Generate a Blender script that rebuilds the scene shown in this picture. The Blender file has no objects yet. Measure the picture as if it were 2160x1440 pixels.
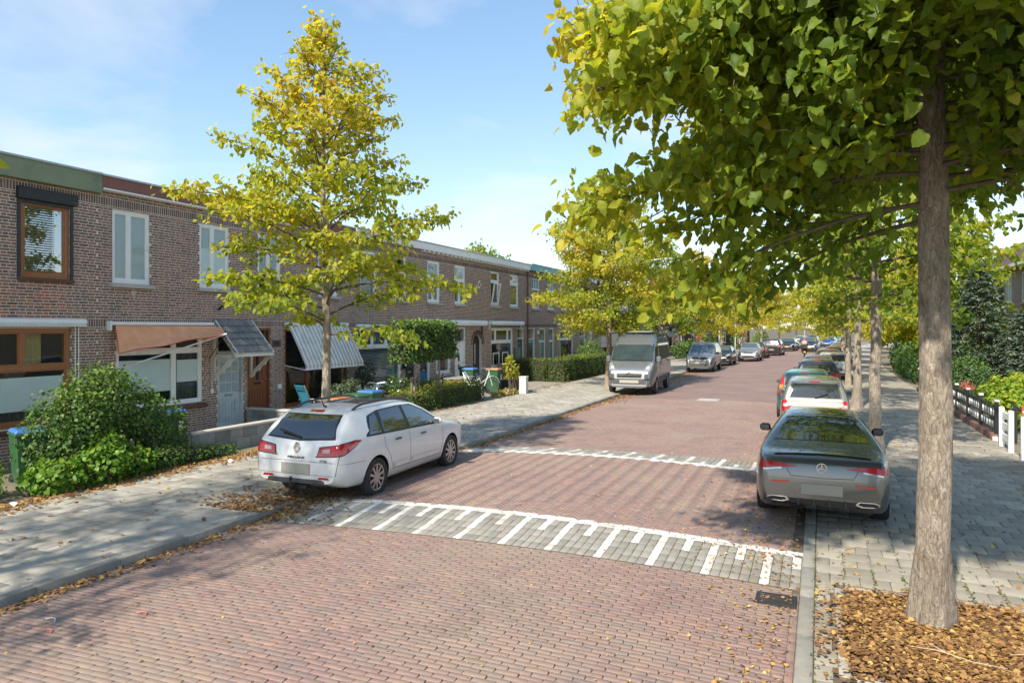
import bpy, bmesh, math, random
import numpy as np
from mathutils import Vector, Matrix
from mathutils.bvhtree import BVHTree

# ---------------------------------------------------------------- camera, sky, sun, exposure
scene = bpy.context.scene
COL = scene.collection
R = math.radians
CAM_H = 2.8
YAW = math.atan(650 / 1500)
cam_d = bpy.data.cameras.new('camera')
cam_d.sensor_width = 36
cam_d.lens = 25.0
cam_d.shift_y = -30 / 2160
cam_d.clip_end = 3000
cam = bpy.data.objects.new('camera', cam_d)
cam.location = (0, 0, CAM_H)
cam.rotation_euler = (R(90), 0, YAW)
COL.objects.link(cam)
scene.camera = cam

SUN_EL = R(42)
LX, LY = 0.17, 0.985            # the way the light travels over the ground
world = bpy.data.worlds.new('World')
scene.world = world
world.use_nodes = True
wn = world.node_tree
wn.nodes.clear()
w_out = wn.nodes.new('ShaderNodeOutputWorld')
w_bg = wn.nodes.new('ShaderNodeBackground')
w_sky = wn.nodes.new('ShaderNodeTexSky')
w_sky.sky_type = 'NISHITA'
w_sky.sun_disc = False
w_sky.sun_elevation = SUN_EL
w_sky.sun_rotation = math.atan2(-LX, -LY) % (2 * math.pi)
w_sky.air_density = 1.0
w_sky.dust_density = 0.15
w_sky.ozone_density = 2.8
w_sky.altitude = 50
w_bg.inputs['Strength'].default_value = 0.115
# thin drifting cloud over the whole dome
w_tc = wn.nodes.new('ShaderNodeTexCoord')
w_sep = wn.nodes.new('ShaderNodeSeparateXYZ')
wn.links.new(w_tc.outputs['Generated'], w_sep.inputs[0])
w_add = wn.nodes.new('ShaderNodeMath'); w_add.operation = 'ADD'; w_add.inputs[1].default_value = 0.16
w_abs = wn.nodes.new('ShaderNodeMath'); w_abs.operation = 'MAXIMUM'; w_abs.inputs[1].default_value = 0.0
wn.links.new(w_sep.outputs['Z'], w_abs.inputs[0]); wn.links.new(w_abs.outputs[0], w_add.inputs[0])
w_dx = wn.nodes.new('ShaderNodeMath'); w_dx.operation = 'DIVIDE'
w_dy = wn.nodes.new('ShaderNodeMath'); w_dy.operation = 'DIVIDE'
wn.links.new(w_sep.outputs['X'], w_dx.inputs[0]); wn.links.new(w_add.outputs[0], w_dx.inputs[1])
wn.links.new(w_sep.outputs['Y'], w_dy.inputs[0]); wn.links.new(w_add.outputs[0], w_dy.inputs[1])
w_cmb = wn.nodes.new('ShaderNodeCombineXYZ')
wn.links.new(w_dx.outputs[0], w_cmb.inputs[0]); wn.links.new(w_dy.outputs[0], w_cmb.inputs[1])
w_noi = wn.nodes.new('ShaderNodeTexNoise')
w_noi.inputs['Scale'].default_value = 0.9
w_noi.inputs['Detail'].default_value = 9
w_noi.inputs['Roughness'].default_value = 0.56
w_noi.inputs['Distortion'].default_value = 0.35
wn.links.new(w_cmb.outputs[0], w_noi.inputs['Vector'])
w_rmp = wn.nodes.new('ShaderNodeValToRGB')
w_rmp.color_ramp.elements[0].position = 0.49
w_rmp.color_ramp.elements[0].color = (0, 0, 0, 1)
w_rmp.color_ramp.elements[1].position = 0.88
w_rmp.color_ramp.elements[1].color = (1, 1, 1, 1)
wn.links.new(w_noi.outputs['Fac'], w_rmp.inputs[0])
w_mix = wn.nodes.new('ShaderNodeMixRGB')
w_mix.inputs[2].default_value = (4.6, 4.75, 5.0, 1)
wn.links.new(w_rmp.outputs[0], w_mix.inputs[0])
w_hsv = wn.nodes.new('ShaderNodeHueSaturation'); w_hsv.inputs['Saturation'].default_value = 1.05
wn.links.new(w_sky.outputs[0], w_hsv.inputs['Color'])
wn.links.new(w_hsv.outputs[0], w_mix.inputs[1])
# soft shoulder so that the bright rim of the sky keeps its colour: c / (1 + 0.115 c)
w_k = wn.nodes.new('ShaderNodeVectorMath'); w_k.operation = 'MULTIPLY_ADD'
w_k.inputs[1].default_value = (.115, .115, .115); w_k.inputs[2].default_value = (1, 1, 1)
w_dv = wn.nodes.new('ShaderNodeVectorMath'); w_dv.operation = 'DIVIDE'
wn.links.new(w_mix.outputs[0], w_k.inputs[0]); wn.links.new(w_mix.outputs[0], w_dv.inputs[0]); wn.links.new(w_k.outputs[0], w_dv.inputs[1])
wn.links.new(w_dv.outputs[0], w_bg.inputs[0])
wn.links.new(w_bg.outputs[0], w_out.inputs[0])

sun_d = bpy.data.lights.new('sun', 'SUN')
sun_d.energy = 2.45
sun_d.angle = R(1.4)
sun_d.color = (1.0, 0.91, 0.77)
sun = bpy.data.objects.new('sun', sun_d)
ld = Vector((LX * math.cos(SUN_EL), LY * math.cos(SUN_EL), -math.sin(SUN_EL)))
sun.rotation_euler = ld.to_track_quat('-Z', 'Y').to_euler()
sun.location = (-5, -20, 30)
COL.objects.link(sun)

vs = scene.view_settings
vs.view_transform = 'Standard'
vs.look = 'None'
vs.gamma = 1
vs.use_curve_mapping = False
vs.exposure = 1.62
scene.cycles.max_bounces = 8
scene.cycles.transparent_max_bounces = 12
scene.cycles.sample_clamp_indirect = 6

rng = np.random.default_rng(7)
random.seed(7)

# ---------------------------------------------------------------- object helpers
OFF = {}
def tag(o, label=None, cat=None, group=None, kind=None):
    if label: o['label'] = label
    if cat: o['category'] = cat
    if group: o['group'] = group
    if kind: o['kind'] = kind
    return o
def thing(name, label, cat, loc=(0, 0, 0), rz=0.0, group=None, world=False):
    o = bpy.data.objects.new(name, None)
    o.empty_display_size = 0.2
    COL.objects.link(o)
    o.location = loc
    o.rotation_euler = (0, 0, rz)
    tag(o, label, cat, group)
    if world: OFF[o.name] = Vector(loc)
    return o
def obj(name, me, parent=None, mat=None):
    o = bpy.data.objects.new(name, me)
    COL.objects.link(o)
    if mat is not None and len(me.materials) == 0: me.materials.append(mat)
    if parent is not None:
        o.parent = parent
        if parent.name in OFF: o.location = -OFF[parent.name]
    o.color = (0, 0, 0, 1)
    return o
def struct(name, me, mat=None):
    o = obj(name, me, None, mat)
    o['kind'] = 'structure'
    return o
def npmesh(name, V, F, mat=None, smooth=False, rnd=None, midx=None):
    V = np.asarray(V, dtype=np.float32); F = np.asarray(F, dtype=np.int32)
    me = bpy.data.meshes.new(name)
    m, k = F.shape
    me.vertices.add(len(V)); me.vertices.foreach_set('co', V.ravel())
    me.loops.add(m * k); me.loops.foreach_set('vertex_index', F.ravel())
    me.polygons.add(m); me.polygons.foreach_set('loop_start', np.arange(0, m * k, k, dtype=np.int32))
    if smooth: me.polygons.foreach_set('use_smooth', np.ones(m, dtype=bool))
    mats = mat if isinstance(mat, (list, tuple)) else ([mat] if mat else [])
    for q in mats: me.materials.append(q)
    if midx is not None: me.polygons.foreach_set('material_index', np.asarray(midx, dtype=np.int32))
    if rnd is not None:
        a = me.attributes.new('rnd', 'FLOAT', 'FACE')
        a.data.foreach_set('value', np.asarray(rnd, dtype=np.float32))
    me.update(calc_edges=True)
    return me

class MB:
    """collects polygons; build() links them as ONE mesh object"""
    def __init__(self): self.v = []; self.f = []; self.mi = []; self.m = 0
    def add(self, vs, fs):
        b = len(self.v)
        self.v.extend([tuple(p) for p in vs]); self.f.extend([tuple(i + b for i in f) for f in fs]); self.mi.extend([self.m] * len(fs))
        return self
    def box(self, c, s, rot=None):
        x, y, z = s[0] / 2, s[1] / 2, s[2] / 2
        p = [Vector(q) for q in ((-x, -y, -z), (x, -y, -z), (x, y, -z), (-x, y, -z), (-x, -y, z), (x, -y, z), (x, y, z), (-x, y, z))]
        if rot is not None: p = [rot @ q for q in p]
        c = Vector(c)
        return self.add([q + c for q in p], [(0, 3, 2, 1), (4, 5, 6, 7), (0, 1, 5, 4), (1, 2, 6, 5), (2, 3, 7, 6), (3, 0, 4, 7)])
    def bb(self, x0, x1, y0, y1, z0, z1):
        return self.box(((x0 + x1) / 2, (y0 + y1) / 2, (z0 + z1) / 2), (abs(x1 - x0), abs(y1 - y0), abs(z1 - z0)))
    def bar(self, a, b, w, h=None, up=(0, 0, 1)):
        a, b = Vector(a), Vector(b); h = h or w
        d = (b - a); L = d.length; d.normalize()
        u = Vector(up)
        if abs(d.dot(u)) > .99: u = Vector((1, 0, 0))
        s = d.cross(u).normalized(); t = s.cross(d).normalized()
        m = Matrix((s, d, t)).transposed()
        return self.box((a + b) / 2, (w, L, h), m)
    def tube(self, pts, rad, n=8, cap=True):
        pts = [Vector(p) for p in pts]
        rad = rad if isinstance(rad, (list, tuple)) else [rad] * len(pts)
        vs = []; N = len(pts)
        t0 = (pts[1] - pts[0]).normalized()
        ref = Vector((0, 0, 1)) if abs(t0.z) < .9 else Vector((1, 0, 0))
        s = t0.cross(ref).normalized()
        for i in range(N):
            t = (pts[min(i + 1, N - 1)] - pts[max(i - 1, 0)]).normalized()
            s = (s - t * s.dot(t)).normalized(); q = t.cross(s)
            for k in range(n):
                a = 2 * math.pi * k / n
                vs.append(pts[i] + (s * math.cos(a) + q * math.sin(a)) * rad[i])
        fs = [(i * n + k, i * n + (k + 1) % n, (i + 1) * n + (k + 1) % n, (i + 1) * n + k) for i in range(N - 1) for k in range(n)]
        if cap: fs += [tuple(range(n - 1, -1, -1)), tuple((N - 1) * n + k for k in range(n))]
        return self.add(vs, fs)
    def lathe(self, prof, n=24, axis='z', c=(0, 0, 0), close=False):
        vs = []
        for r, h in prof:
            for k in range(n):
                a = 2 * math.pi * k / n; p, q = r * math.cos(a), r * math.sin(a)
                vs.append((p, q, h) if axis == 'z' else ((h, p, q) if axis == 'x' else (p, h, q)))
        N = len(prof)
        fs = [(i * n + k, i * n + (k + 1) % n, ((i + 1) % N) * n + (k + 1) % n, ((i + 1) % N) * n + k) for i in range(N if close else N - 1) for k in range(n)]
        return self.add([Vector(v) + Vector(c) for v in vs], fs)
    def ell(self, c, r, n=12, m=8):
        vs = []
        for i in range(m + 1):
            th = math.pi * i / m
            for k in range(n):
                a = 2 * math.pi * k / n
                vs.append((c[0] + r[0] * math.sin(th) * math.cos(a), c[1] + r[1] * math.sin(th) * math.sin(a), c[2] + r[2] * math.cos(th)))
        return self.add(vs, [(i * n + k, (i + 1) * n + k, (i + 1) * n + (k + 1) % n, i * n + (k + 1) % n) for i in range(m) for k in range(n)])
    def prism(self, poly, a, b, axis='x'):
        """polygon in the other two axes pushed from a to b along axis"""
        def P(p, h): return (h, p[0], p[1]) if axis == 'x' else ((p[0], h, p[1]) if axis == 'y' else (p[0], p[1], h))
        n = len(poly)
        vs = [P(p, a) for p in poly] + [P(p, b) for p in poly]
        return self.add(vs, [tuple(range(n - 1, -1, -1)), tuple(range(n, 2 * n))] + [(i, (i + 1) % n, n + (i + 1) % n, n + i) for i in range(n)])
    def build(self, name, mat, parent=None, smooth=False, bevel=0, weld=False):
        me = bpy.data.meshes.new(name)
        me.from_pydata(self.v, [], self.f)
        for q in (mat if isinstance(mat, (list, tuple)) else [mat]): me.materials.append(q)
        if max(self.mi, default=0) > 0: me.polygons.foreach_set('material_index', self.mi)
        bm = bmesh.new(); bm.from_mesh(me)
        if weld: bmesh.ops.remove_doubles(bm, verts=bm.verts, dist=1e-5)
        bmesh.ops.recalc_face_normals(bm, faces=bm.faces)
        if bevel: bmesh.ops.bevel(bm, geom=bm.edges[:], offset=bevel, segments=1, affect='EDGES', profile=.7)
        bm.to_mesh(me); bm.free()
        if smooth:
            me.polygons.foreach_set('use_smooth', [True] * len(me.polygons))
            me.set_sharp_from_angle(angle=R(40 if smooth is True else smooth))
        me.update()
        return obj(name, me, parent)

# batches of box pieces: chamfered bricks, tiles
def unit_piece(ch):
    """a unit block with chamfered top edges: 12 vertices, no bottom"""
    a = 0.5; i = 0.5 - ch[0]; j = 0.5 - ch[1]; k = 0.5 - ch[2]
    V = np.array([(-a, -a, -a), (a, -a, -a), (a, a, -a), (-a, a, -a), (-a, -a, k), (a, -a, k), (a, a, k), (-a, a, k), (-i, -j, a), (i, -j, a), (i, j, a), (-i, j, a)])
    F = [(8, 9, 10, 11)]
    for q in range(4):
        p = (q + 1) % 4
        F += [(q, p, 4 + p, 4 + q), (4 + q, 4 + p, 8 + p, 8 + q)]
    return V, np.array(F)
CAMV = np.array([0, 0, CAM_H])
_unit_cache = {}
def pieces(parent, name, C, S, mat, Rm=None, rnd=None, keep=300, cham=.006, visible=None):
    """C centres, S sizes, Rm rotation matrices (local z is the face that shows); the largest `keep` are objects of their own, the rest one stuff part"""
    C = np.asarray(C, float); S = np.asarray(S, float); n = len(C)
    if n == 0: return
    if Rm is None: Rm = np.broadcast_to(np.eye(3), (n, 3, 3))
    if rnd is None: rnd = rng.random(n)
    d = C - CAMV
    cs, sn = math.cos(YAW), math.sin(YAW)
    Xc = d[:, 0] * cs + d[:, 1] * sn; Zc = -d[:, 0] * sn + d[:, 1] * cs
    nrm = Rm[:, :, 2]
    dist = np.linalg.norm(d, axis=1)
    cosv = np.abs((nrm * d).sum(1)) / dist
    area = S[:, 0] * S[:, 1] * cosv / dist ** 2
    u = Xc / np.maximum(Zc, .1) * 1500; v = -d[:, 2] / np.maximum(Zc, .1) * 1500
    inview = (Zc > .5) & (np.abs(u) < 1085) & (v > -695) & (v < 755)
    if visible is not None: inview &= visible(u + 1080, v + 690)
    area = np.where(inview, area, -1)
    order = np.argsort(-area)
    own = [i for i in order[:keep] if area[i] > 0]
    msk = np.ones(n, bool); msk[own] = False
    med = np.median(S, axis=0)
    key = (mat.name, tuple(np.round(med, 3)), cham)
    if key not in _unit_cache:
        V, F = unit_piece((cham / med[0], cham / med[1], cham / med[2]))
        _unit_cache[key] = (V, F, npmesh(name, V, F, mat))
    V, F, ume = _unit_cache[key]
    for i in own:
        o = bpy.data.objects.new(name, ume)
        COL.objects.link(o); o.parent = parent
        M = Matrix(Rm[i].tolist()) @ Matrix.Diagonal(Vector(S[i].tolist()))
        o.matrix_local = Matrix.Translation(Vector(C[i].tolist())) @ M.to_4x4()
        o.color = (float(rnd[i]), 0, 0, 1)
    idx = np.where(msk)[0]
    if len(idx):
        W = V[None] * S[idx][:, None, :]
        W = np.einsum('nij,nkj->nki', Rm[idx], W) + C[idx][:, None, :]
        FF = F[None] + (np.arange(len(idx)) * len(V))[:, None, None]
        me = npmesh(name + '_mass', W.reshape(-1, 3), FF.reshape(-1, 4), mat, rnd=np.repeat(rnd[idx], len(F)))
        o = bpy.data.objects.new(name + '_mass', me); COL.objects.link(o); o.parent = parent
        o['kind'] = 'stuff'; o.color = (0, 0, 0, 1)
def rotz(a):
    a = np.asarray(a, float); c, s = np.cos(a), np.sin(a); z = np.zeros_like(a); o = np.ones_like(a)
    return np.stack([np.stack([c, -s, z], -1), np.stack([s, c, z], -1), np.stack([z, z, o], -1)], -2)
def copy_tree(o, parent=None):
    c = o.copy(); COL.objects.link(c); c.parent = parent
    for ch in list(o.children): copy_tree(ch, c)
    return c

# ---------------------------------------------------------------- materials
MATS = {}
def nodes_of(name):
    m = bpy.data.materials.new(name); m.use_nodes = True
    nt = m.node_tree; b = nt.nodes['Principled BSDF']
    return m, nt, b
def N(nt, t, **kw):
    n = nt.nodes.new(t)
    for k, v in kw.items():
        if k in n.inputs: n.inputs[k].default_value = v
        else: setattr(n, k, v)
    return n
def lk(nt, a, b): nt.links.new(a, b)
def rnd_node(nt):
    a = N(nt, 'ShaderNodeAttribute'); a.attribute_name = 'rnd'
    oi = N(nt, 'ShaderNodeObjectInfo')
    sx = N(nt, 'ShaderNodeSeparateColor'); lk(nt, oi.outputs['Color'], sx.inputs[0])
    ad = N(nt, 'ShaderNodeMath', operation='ADD'); lk(nt, a.outputs['Fac'], ad.inputs[0]); lk(nt, sx.outputs[0], ad.inputs[1])
    return ad.outputs[0]
def ramp(nt, fac, cols, interp='LINEAR'):
    r = N(nt, 'ShaderNodeValToRGB'); r.color_ramp.interpolation = interp
    e = r.color_ramp.elements
    while len(e) < len(cols): e.new(.5)
    for i, (p, c) in enumerate(cols):
        e[i].position = p; e[i].color = (*c, 1)
    lk(nt, fac, r.inputs[0]); return r.outputs[0]
def pm(name, col, rough=.6, metal=0, var=.12, vs=5, bump=0, bs=60, coat=0, spec=.5, ramp_cols=None, dirt=None, ds=1.2, dlo=.5, dhi=.75, stretch=None, dirt2=None, ds2=.3, dlo2=.5, dhi2=.7):
    """procedural surface: base colour (or a ramp over the piece's own random value), noise mottling, dirt patches, fine bump"""
    if name in MATS: return MATS[name]
    m, nt, b = nodes_of(name)
    tc = N(nt, 'ShaderNodeTexCoord')
    geo = N(nt, 'ShaderNodeNewGeometry')
    vec = geo.outputs['Position']
    if stretch:
        mp = N(nt, 'ShaderNodeMapping'); mp.inputs['Scale'].default_value = stretch
        lk(nt, tc.outputs['Object'], mp.inputs[0]); vec = mp.outputs[0]
    if ramp_cols: c = ramp(nt, rnd_node(nt), ramp_cols)
    else:
        rgb = N(nt, 'ShaderNodeRGB'); rgb.outputs[0].default_value = (*col, 1); c = rgb.outputs[0]
    if var:
        no = N(nt, 'ShaderNodeTexNoise', Scale=vs, Detail=5.0, Roughness=.6); lk(nt, vec, no.inputs['Vector'])
        mr = N(nt, 'ShaderNodeMapRange'); mr.inputs[1].default_value = .25; mr.inputs[2].default_value = .75
        mr.inputs[3].default_value = 1 - var; mr.inputs[4].default_value = 1 + var
        lk(nt, no.outputs['Fac'], mr.inputs[0])
        mx = N(nt, 'ShaderNodeVectorMath', operation='SCALE'); lk(nt, c, mx.inputs[0]); lk(nt, mr.outputs[0], mx.inputs['Scale']); c = mx.outputs[0]
    if dirt:
        no2 = N(nt, 'ShaderNodeTexNoise', Scale=ds, Detail=6.0, Roughness=.65); lk(nt, vec, no2.inputs['Vector'])
        mr2 = N(nt, 'ShaderNodeMapRange'); mr2.inputs[1].default_value = dlo; mr2.inputs[2].default_value = dhi
        lk(nt, no2.outputs['Fac'], mr2.inputs[0])
        mi = N(nt, 'ShaderNodeMixRGB'); mi.inputs[2].default_value = (*dirt, 1)
        lk(nt, mr2.outputs[0], mi.inputs[0]); lk(nt, c, mi.inputs[1]); c = mi.outputs[0]
    if dirt2:
        no4 = N(nt, 'ShaderNodeTexNoise', Scale=ds2, Detail=7.0, Roughness=.7, Distortion=.6); lk(nt, vec, no4.inputs['Vector'])
        mr4 = N(nt, 'ShaderNodeMapRange'); mr4.inputs[1].default_value = dlo2; mr4.inputs[2].default_value = dhi2; mr4.inputs[4].default_value = .75
        lk(nt, no4.outputs['Fac'], mr4.inputs[0])
        mi4 = N(nt, 'ShaderNodeMixRGB'); mi4.inputs[2].default_value = (*dirt2, 1)
        lk(nt, mr4.outputs[0], mi4.inputs[0]); lk(nt, c, mi4.inputs[1]); c = mi4.outputs[0]
    lk(nt, c, b.inputs['Base Color'])
    b.inputs['Roughness'].default_value = rough; b.inputs['Metallic'].default_value = metal
    b.inputs['Specular IOR Level'].default_value = spec
    if coat: b.inputs['Coat Weight'].default_value = coat; b.inputs['Coat Roughness'].default_value = .04
    if bump:
        no3 = N(nt, 'ShaderNodeTexNoise', Scale=bs, Detail=4.0); lk(nt, vec, no3.inputs['Vector'])
        bp = N(nt, 'ShaderNodeBump', Strength=bump, Distance=.02); lk(nt, no3.outputs['Fac'], bp.inputs['Height']); lk(nt, bp.outputs[0], b.inputs['Normal'])
    MATS[name] = m
    return m
def leafmat(name, cols, trans=.45, rough=.5):
    if name in MATS: return MATS[name]
    m, nt, b = nodes_of(name)
    c = ramp(nt, rnd_node(nt), cols)
    geo = N(nt, 'ShaderNodeNewGeometry')
    no = N(nt, 'ShaderNodeTexNoise', Scale=30.0, Detail=2.0); lk(nt, geo.outputs['Position'], no.inputs['Vector'])
    mr = N(nt, 'ShaderNodeMapRange'); mr.inputs[3].default_value = .75; mr.inputs[4].default_value = 1.25; lk(nt, no.outputs['Fac'], mr.inputs[0])
    mx = N(nt, 'ShaderNodeVectorMath', operation='SCALE'); lk(nt, c, mx.inputs[0]); lk(nt, mr.outputs[0], mx.inputs['Scale']); c = mx.outputs[0]
    # brown blotches
    nb = N(nt, 'ShaderNodeTexNoise', Scale=17.0, Detail=5.0, Roughness=.7); lk(nt, geo.outputs['Position'], nb.inputs['Vector'])
    mb_ = N(nt, 'ShaderNodeMapRange'); mb_.inputs[1].default_value = .62; mb_.inputs[2].default_value = .74; mb_.inputs[4].default_value = .6; lk(nt, nb.outputs['Fac'], mb_.inputs[0])
    mq = N(nt, 'ShaderNodeMixRGB'); mq.inputs[2].default_value = (.24, .15, .05, 1); lk(nt, mb_.outputs[0], mq.inputs[0]); lk(nt, c, mq.inputs[1]); c = mq.outputs[0]
    lk(nt, c, b.inputs['Base Color']); b.inputs['Roughness'].default_value = rough; b.inputs['Specular IOR Level'].default_value = .35
    tr = N(nt, 'ShaderNodeBsdfTranslucent')
    br = N(nt, 'ShaderNodeVectorMath', operation='MULTIPLY'); br.inputs[1].default_value = (1.25, 1.2, .55); lk(nt, c, br.inputs[0]); lk(nt, br.outputs[0], tr.inputs[0])
    mi = N(nt, 'ShaderNodeMixShader'); mi.inputs[0].default_value = trans
    lk(nt, b.outputs[0], mi.inputs[1]); lk(nt, tr.outputs[0], mi.inputs[2])
    lk(nt, mi.outputs[0], nt.nodes['Material Output'].inputs[0])
    MATS[name] = m
    return m
def glassmat(name, tint=(.75, .85, .85), refl=.16):
    """window glass: lets the room and the blind show, mirrors the street"""
    if name in MATS: return MATS[name]
    m, nt, b = nodes_of(name)
    nt.nodes.remove(b)
    t = N(nt, 'ShaderNodeBsdfTransparent'); t.inputs[0].default_value = (*tint, 1)
    g = N(nt, 'ShaderNodeBsdfGlossy'); g.inputs['Roughness'].default_value = .015; g.inputs[0].default_value = (.95, .97, 1, 1)
    geo = N(nt, 'ShaderNodeNewGeometry')
    no = N(nt, 'ShaderNodeTexNoise', Scale=1.1, Detail=1.0); lk(nt, geo.outputs['Position'], no.inputs['Vector'])
    bp = N(nt, 'ShaderNodeBump', Strength=.04, Distance=.1); lk(nt, no.outputs['Fac'], bp.inputs['Height']); lk(nt, bp.outputs[0], g.inputs['Normal'])
    lw = N(nt, 'ShaderNodeLayerWeight', Blend=.5)
    fr = N(nt, 'ShaderNodeMath', operation='POWER'); fr.inputs[1].default_value = 5.0; lk(nt, lw.outputs['Facing'], fr.inputs[0])
    ad = N(nt, 'ShaderNodeMath', operation='ADD', use_clamp=True); ad.inputs[1].default_value = refl; lk(nt, fr.outputs[0], ad.inputs[0])
    mi = N(nt, 'ShaderNodeMixShader'); lk(nt, ad.outputs[0], mi.inputs[0]); lk(nt, t.outputs[0], mi.inputs[1]); lk(nt, g.outputs[0], mi.inputs[2])
    lk(nt, mi.outputs[0], nt.nodes['Material Output'].inputs[0])
    MATS[name] = m
    return m

white = pm('white_paint', (.87, .87, .85), .45, var=.05, vs=3, dirt=(.55, .53, .48), ds=2.5, dlo=.58, dhi=.95)
cream = pm('cream_paint', (.72, .70, .63), .5, var=.06, vs=3, dirt=(.5, .47, .4), ds=2.5, dlo=.55, dhi=.95)
black = pm('black_plastic', (.018, .018, .02), .45, var=.2, vs=9)
rubber = pm('tyre_rubber', (.022, .022, .023), .8, var=.25, vs=12, dirt=(.09, .085, .08), ds=6, dlo=.5, dhi=.9)
steel = pm('galvanised_steel', (.42, .43, .44), .42, metal=.7, var=.12, vs=9)
darkmetal = pm('dark_metal', (.03, .032, .035), .4, metal=.4, var=.15, vs=12)
sillm = pm('concrete_sill', (.5, .47, .43), .8, var=.12, vs=14, bump=.25, dirt=(.33, .31, .28), ds=4)
wood = pm('varnished_wood', (.34, .125, .04), .38, var=.35, vs=7, stretch=(14, 14, 1.2), coat=.3)
woodred = pm('red_brown_wood_door', (.24, .075, .028), .4, var=.3, vs=6, stretch=(16, 16, 1.0), coat=.25)
oldwood = pm('weathered_wood', (.22, .17, .12), .85, var=.3, vs=9, stretch=(12, 12, 1.5), bump=.3)
bark_cols = None
glass = glassmat('window_glass', (.92, .95, .95), .03)
glass_dark = glassmat('window_glass_bright_reflection', (.93, .96, .96), .02)
glass_mirror = glassmat('window_glass_mirroring', (.6, .68, .68), .35)
room = pm('room_wall', (.16, .14, .12), .9, var=.2, vs=1)
mortar = pm('lime_mortar', (.8, .71, .62), .95, var=.08, vs=4, bump=.2, bs=150, dirt=(.6, .52, .45), ds=.9, dlo=.5, dhi=.85)
brickm = pm('facade_brick', (.2, .1, .08), .85, var=.22, vs=11, bump=.45, bs=120,
            ramp_cols=[(0, (.165, .106, .085)), (.35, (.24, .148, .115)), (.7, (.3, .172, .126)), (.92, (.34, .188, .132)), (1, (.39, .212, .146))], dirt=(.16, .12, .1), ds=.7, dlo=.52, dhi=.95, dirt2=(.1, .078, .07), ds2=.8, dlo2=.56, dhi2=.85)
soldierm = pm('soldier_brick', (.1, .06, .05), .85, var=.22, vs=11, bump=.45, bs=120,
              ramp_cols=[(0, (.13, .09, .08)), (.6, (.19, .125, .105)), (1, (.25, .15, .12))])
redbrickm = pm('red_repair_brick', (.25, .1, .06), .85, var=.2, vs=11, bump=.4, bs=120, ramp_cols=[(0, (.25, .12, .09)), (.5, (.38, .15, .1)), (1, (.46, .18, .12))])
# ---------------------------------------------------------------- ground, road, pavements
def bend(y): return .0010 * np.maximum(0, np.asarray(y, float) - 45) ** 2
KL, KR = -7.75, -.2                       # road edges
H0, H1, H2, H3 = 8.3, 9.36, 14.4, 15.5    # speed table: ramp up, flat, ramp down
def hump(y):
    y = np.asarray(y, float)
    a = np.clip((y - H0) / (H1 - H0), 0, 1); b = 1 - np.clip((y - H2) / (H3 - H2), 0, 1)
    t = np.minimum(a, b); return .085 * t * t * (3 - 2 * t)
def road_z(x, y):
    x = np.asarray(x, float)
    xr = np.clip((x - bend(y) - (KL + KR) / 2) / ((KR - KL) / 2), -1, 1)
    return -.095 + .03 * (xr + 1) + .105 * (1 - xr * xr) + hump(y) * (1 - .6 * np.clip(xr, 0, 1))
def sheet(xs, ys, zf, usebend=True):
    X, Y = np.meshgrid(np.asarray(xs, float), np.asarray(ys, float), indexing='ij')
    if usebend: X = X + bend(Y)
    Z = zf(X, Y) if callable(zf) else np.full_like(X, zf)
    nx, ny = X.shape
    i, j = np.meshgrid(np.arange(nx - 1), np.arange(ny - 1), indexing='ij')
    F = np.stack([i * ny + j, (i + 1) * ny + j, (i + 1) * ny + j + 1, i * ny + j + 1], -1).reshape(-1, 4)
    return np.stack([X, Y, Z], -1).reshape(-1, 3), F

gm = pm('earth', (.13, .11, .07), .95, var=.3, vs=.6, dirt=(.06, .08, .03), ds=.2)
V, F = sheet([-900, -40, -16, 40, 900], [-300, -20, 60, 160, 1500], -.3, False)
struct('ground', npmesh('ground', V, F, gm))

# road bed: the sand the clinkers lie in, and beyond the near stretch the clinkers themselves too small to pick apart
m, nt, b = nodes_of('clinker_road_far')
geo = N(nt, 'ShaderNodeNewGeometry')
bt = N(nt, 'ShaderNodeTexBrick'); bt.inputs['Scale'].default_value = 1.0
bt.inputs['Color1'].default_value = (.28, .19, .165, 1); bt.inputs['Color2'].default_value = (.24, .16, .145, 1); bt.inputs['Mortar'].default_value = (.15, .11, .09, 1)
bt.inputs['Mortar Size'].default_value = .006; bt.inputs['Brick Width'].default_value = .205; bt.inputs['Row Height'].default_value = .068; bt.inputs['Bias'].default_value = 0
lk(nt, geo.outputs['Position'], bt.inputs['Vector'])
no = N(nt, 'ShaderNodeTexNoise', Scale=.55, Detail=7.0, Roughness=.65); lk(nt, geo.outputs['Position'], no.inputs['Vector'])
mr = N(nt, 'ShaderNodeMapRange'); mr.inputs[1].default_value = .3; mr.inputs[2].default_value = .7; mr.inputs[3].default_value = .82; mr.inputs[4].default_value = 1.15; lk(nt, no.outputs['Fac'], mr.inputs[0])
mx = N(nt, 'ShaderNodeVectorMath', operation='SCALE'); lk(nt, bt.outputs[0], mx.inputs[0]); lk(nt, mr.outputs[0], mx.inputs['Scale'])
lk(nt, mx.outputs[0], b.inputs['Base Color']); b.inputs['Roughness'].default_value = .75
road_far = m
bedm = pm('joint_sand', (.12, .095, .07), .95, var=.3, vs=3, dirt=(.1, .11, .035), ds=.8, dlo=.52, dhi=.75, bump=.4)
PY0, PY1 = 2.4, 28.0
xs = np.linspace(KL, KR, 17)
ys = np.concatenate([np.arange(PY0, 8, .4), np.arange(8, 16, .1), np.arange(16, PY1 + .01, .5)])
V, F = sheet(xs, ys, lambda x, y: road_z(x, y) - .012)
road = struct('road', npmesh('road', V, F, bedm))
V, F = sheet(xs, np.arange(PY1, 150, 1.5), lambda x, y: road_z(x, y) - .002)
Va, Fa = sheet(xs, np.arange(-15, PY0 + .01, .58), lambda x, y: road_z(x, y) - .002)
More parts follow.
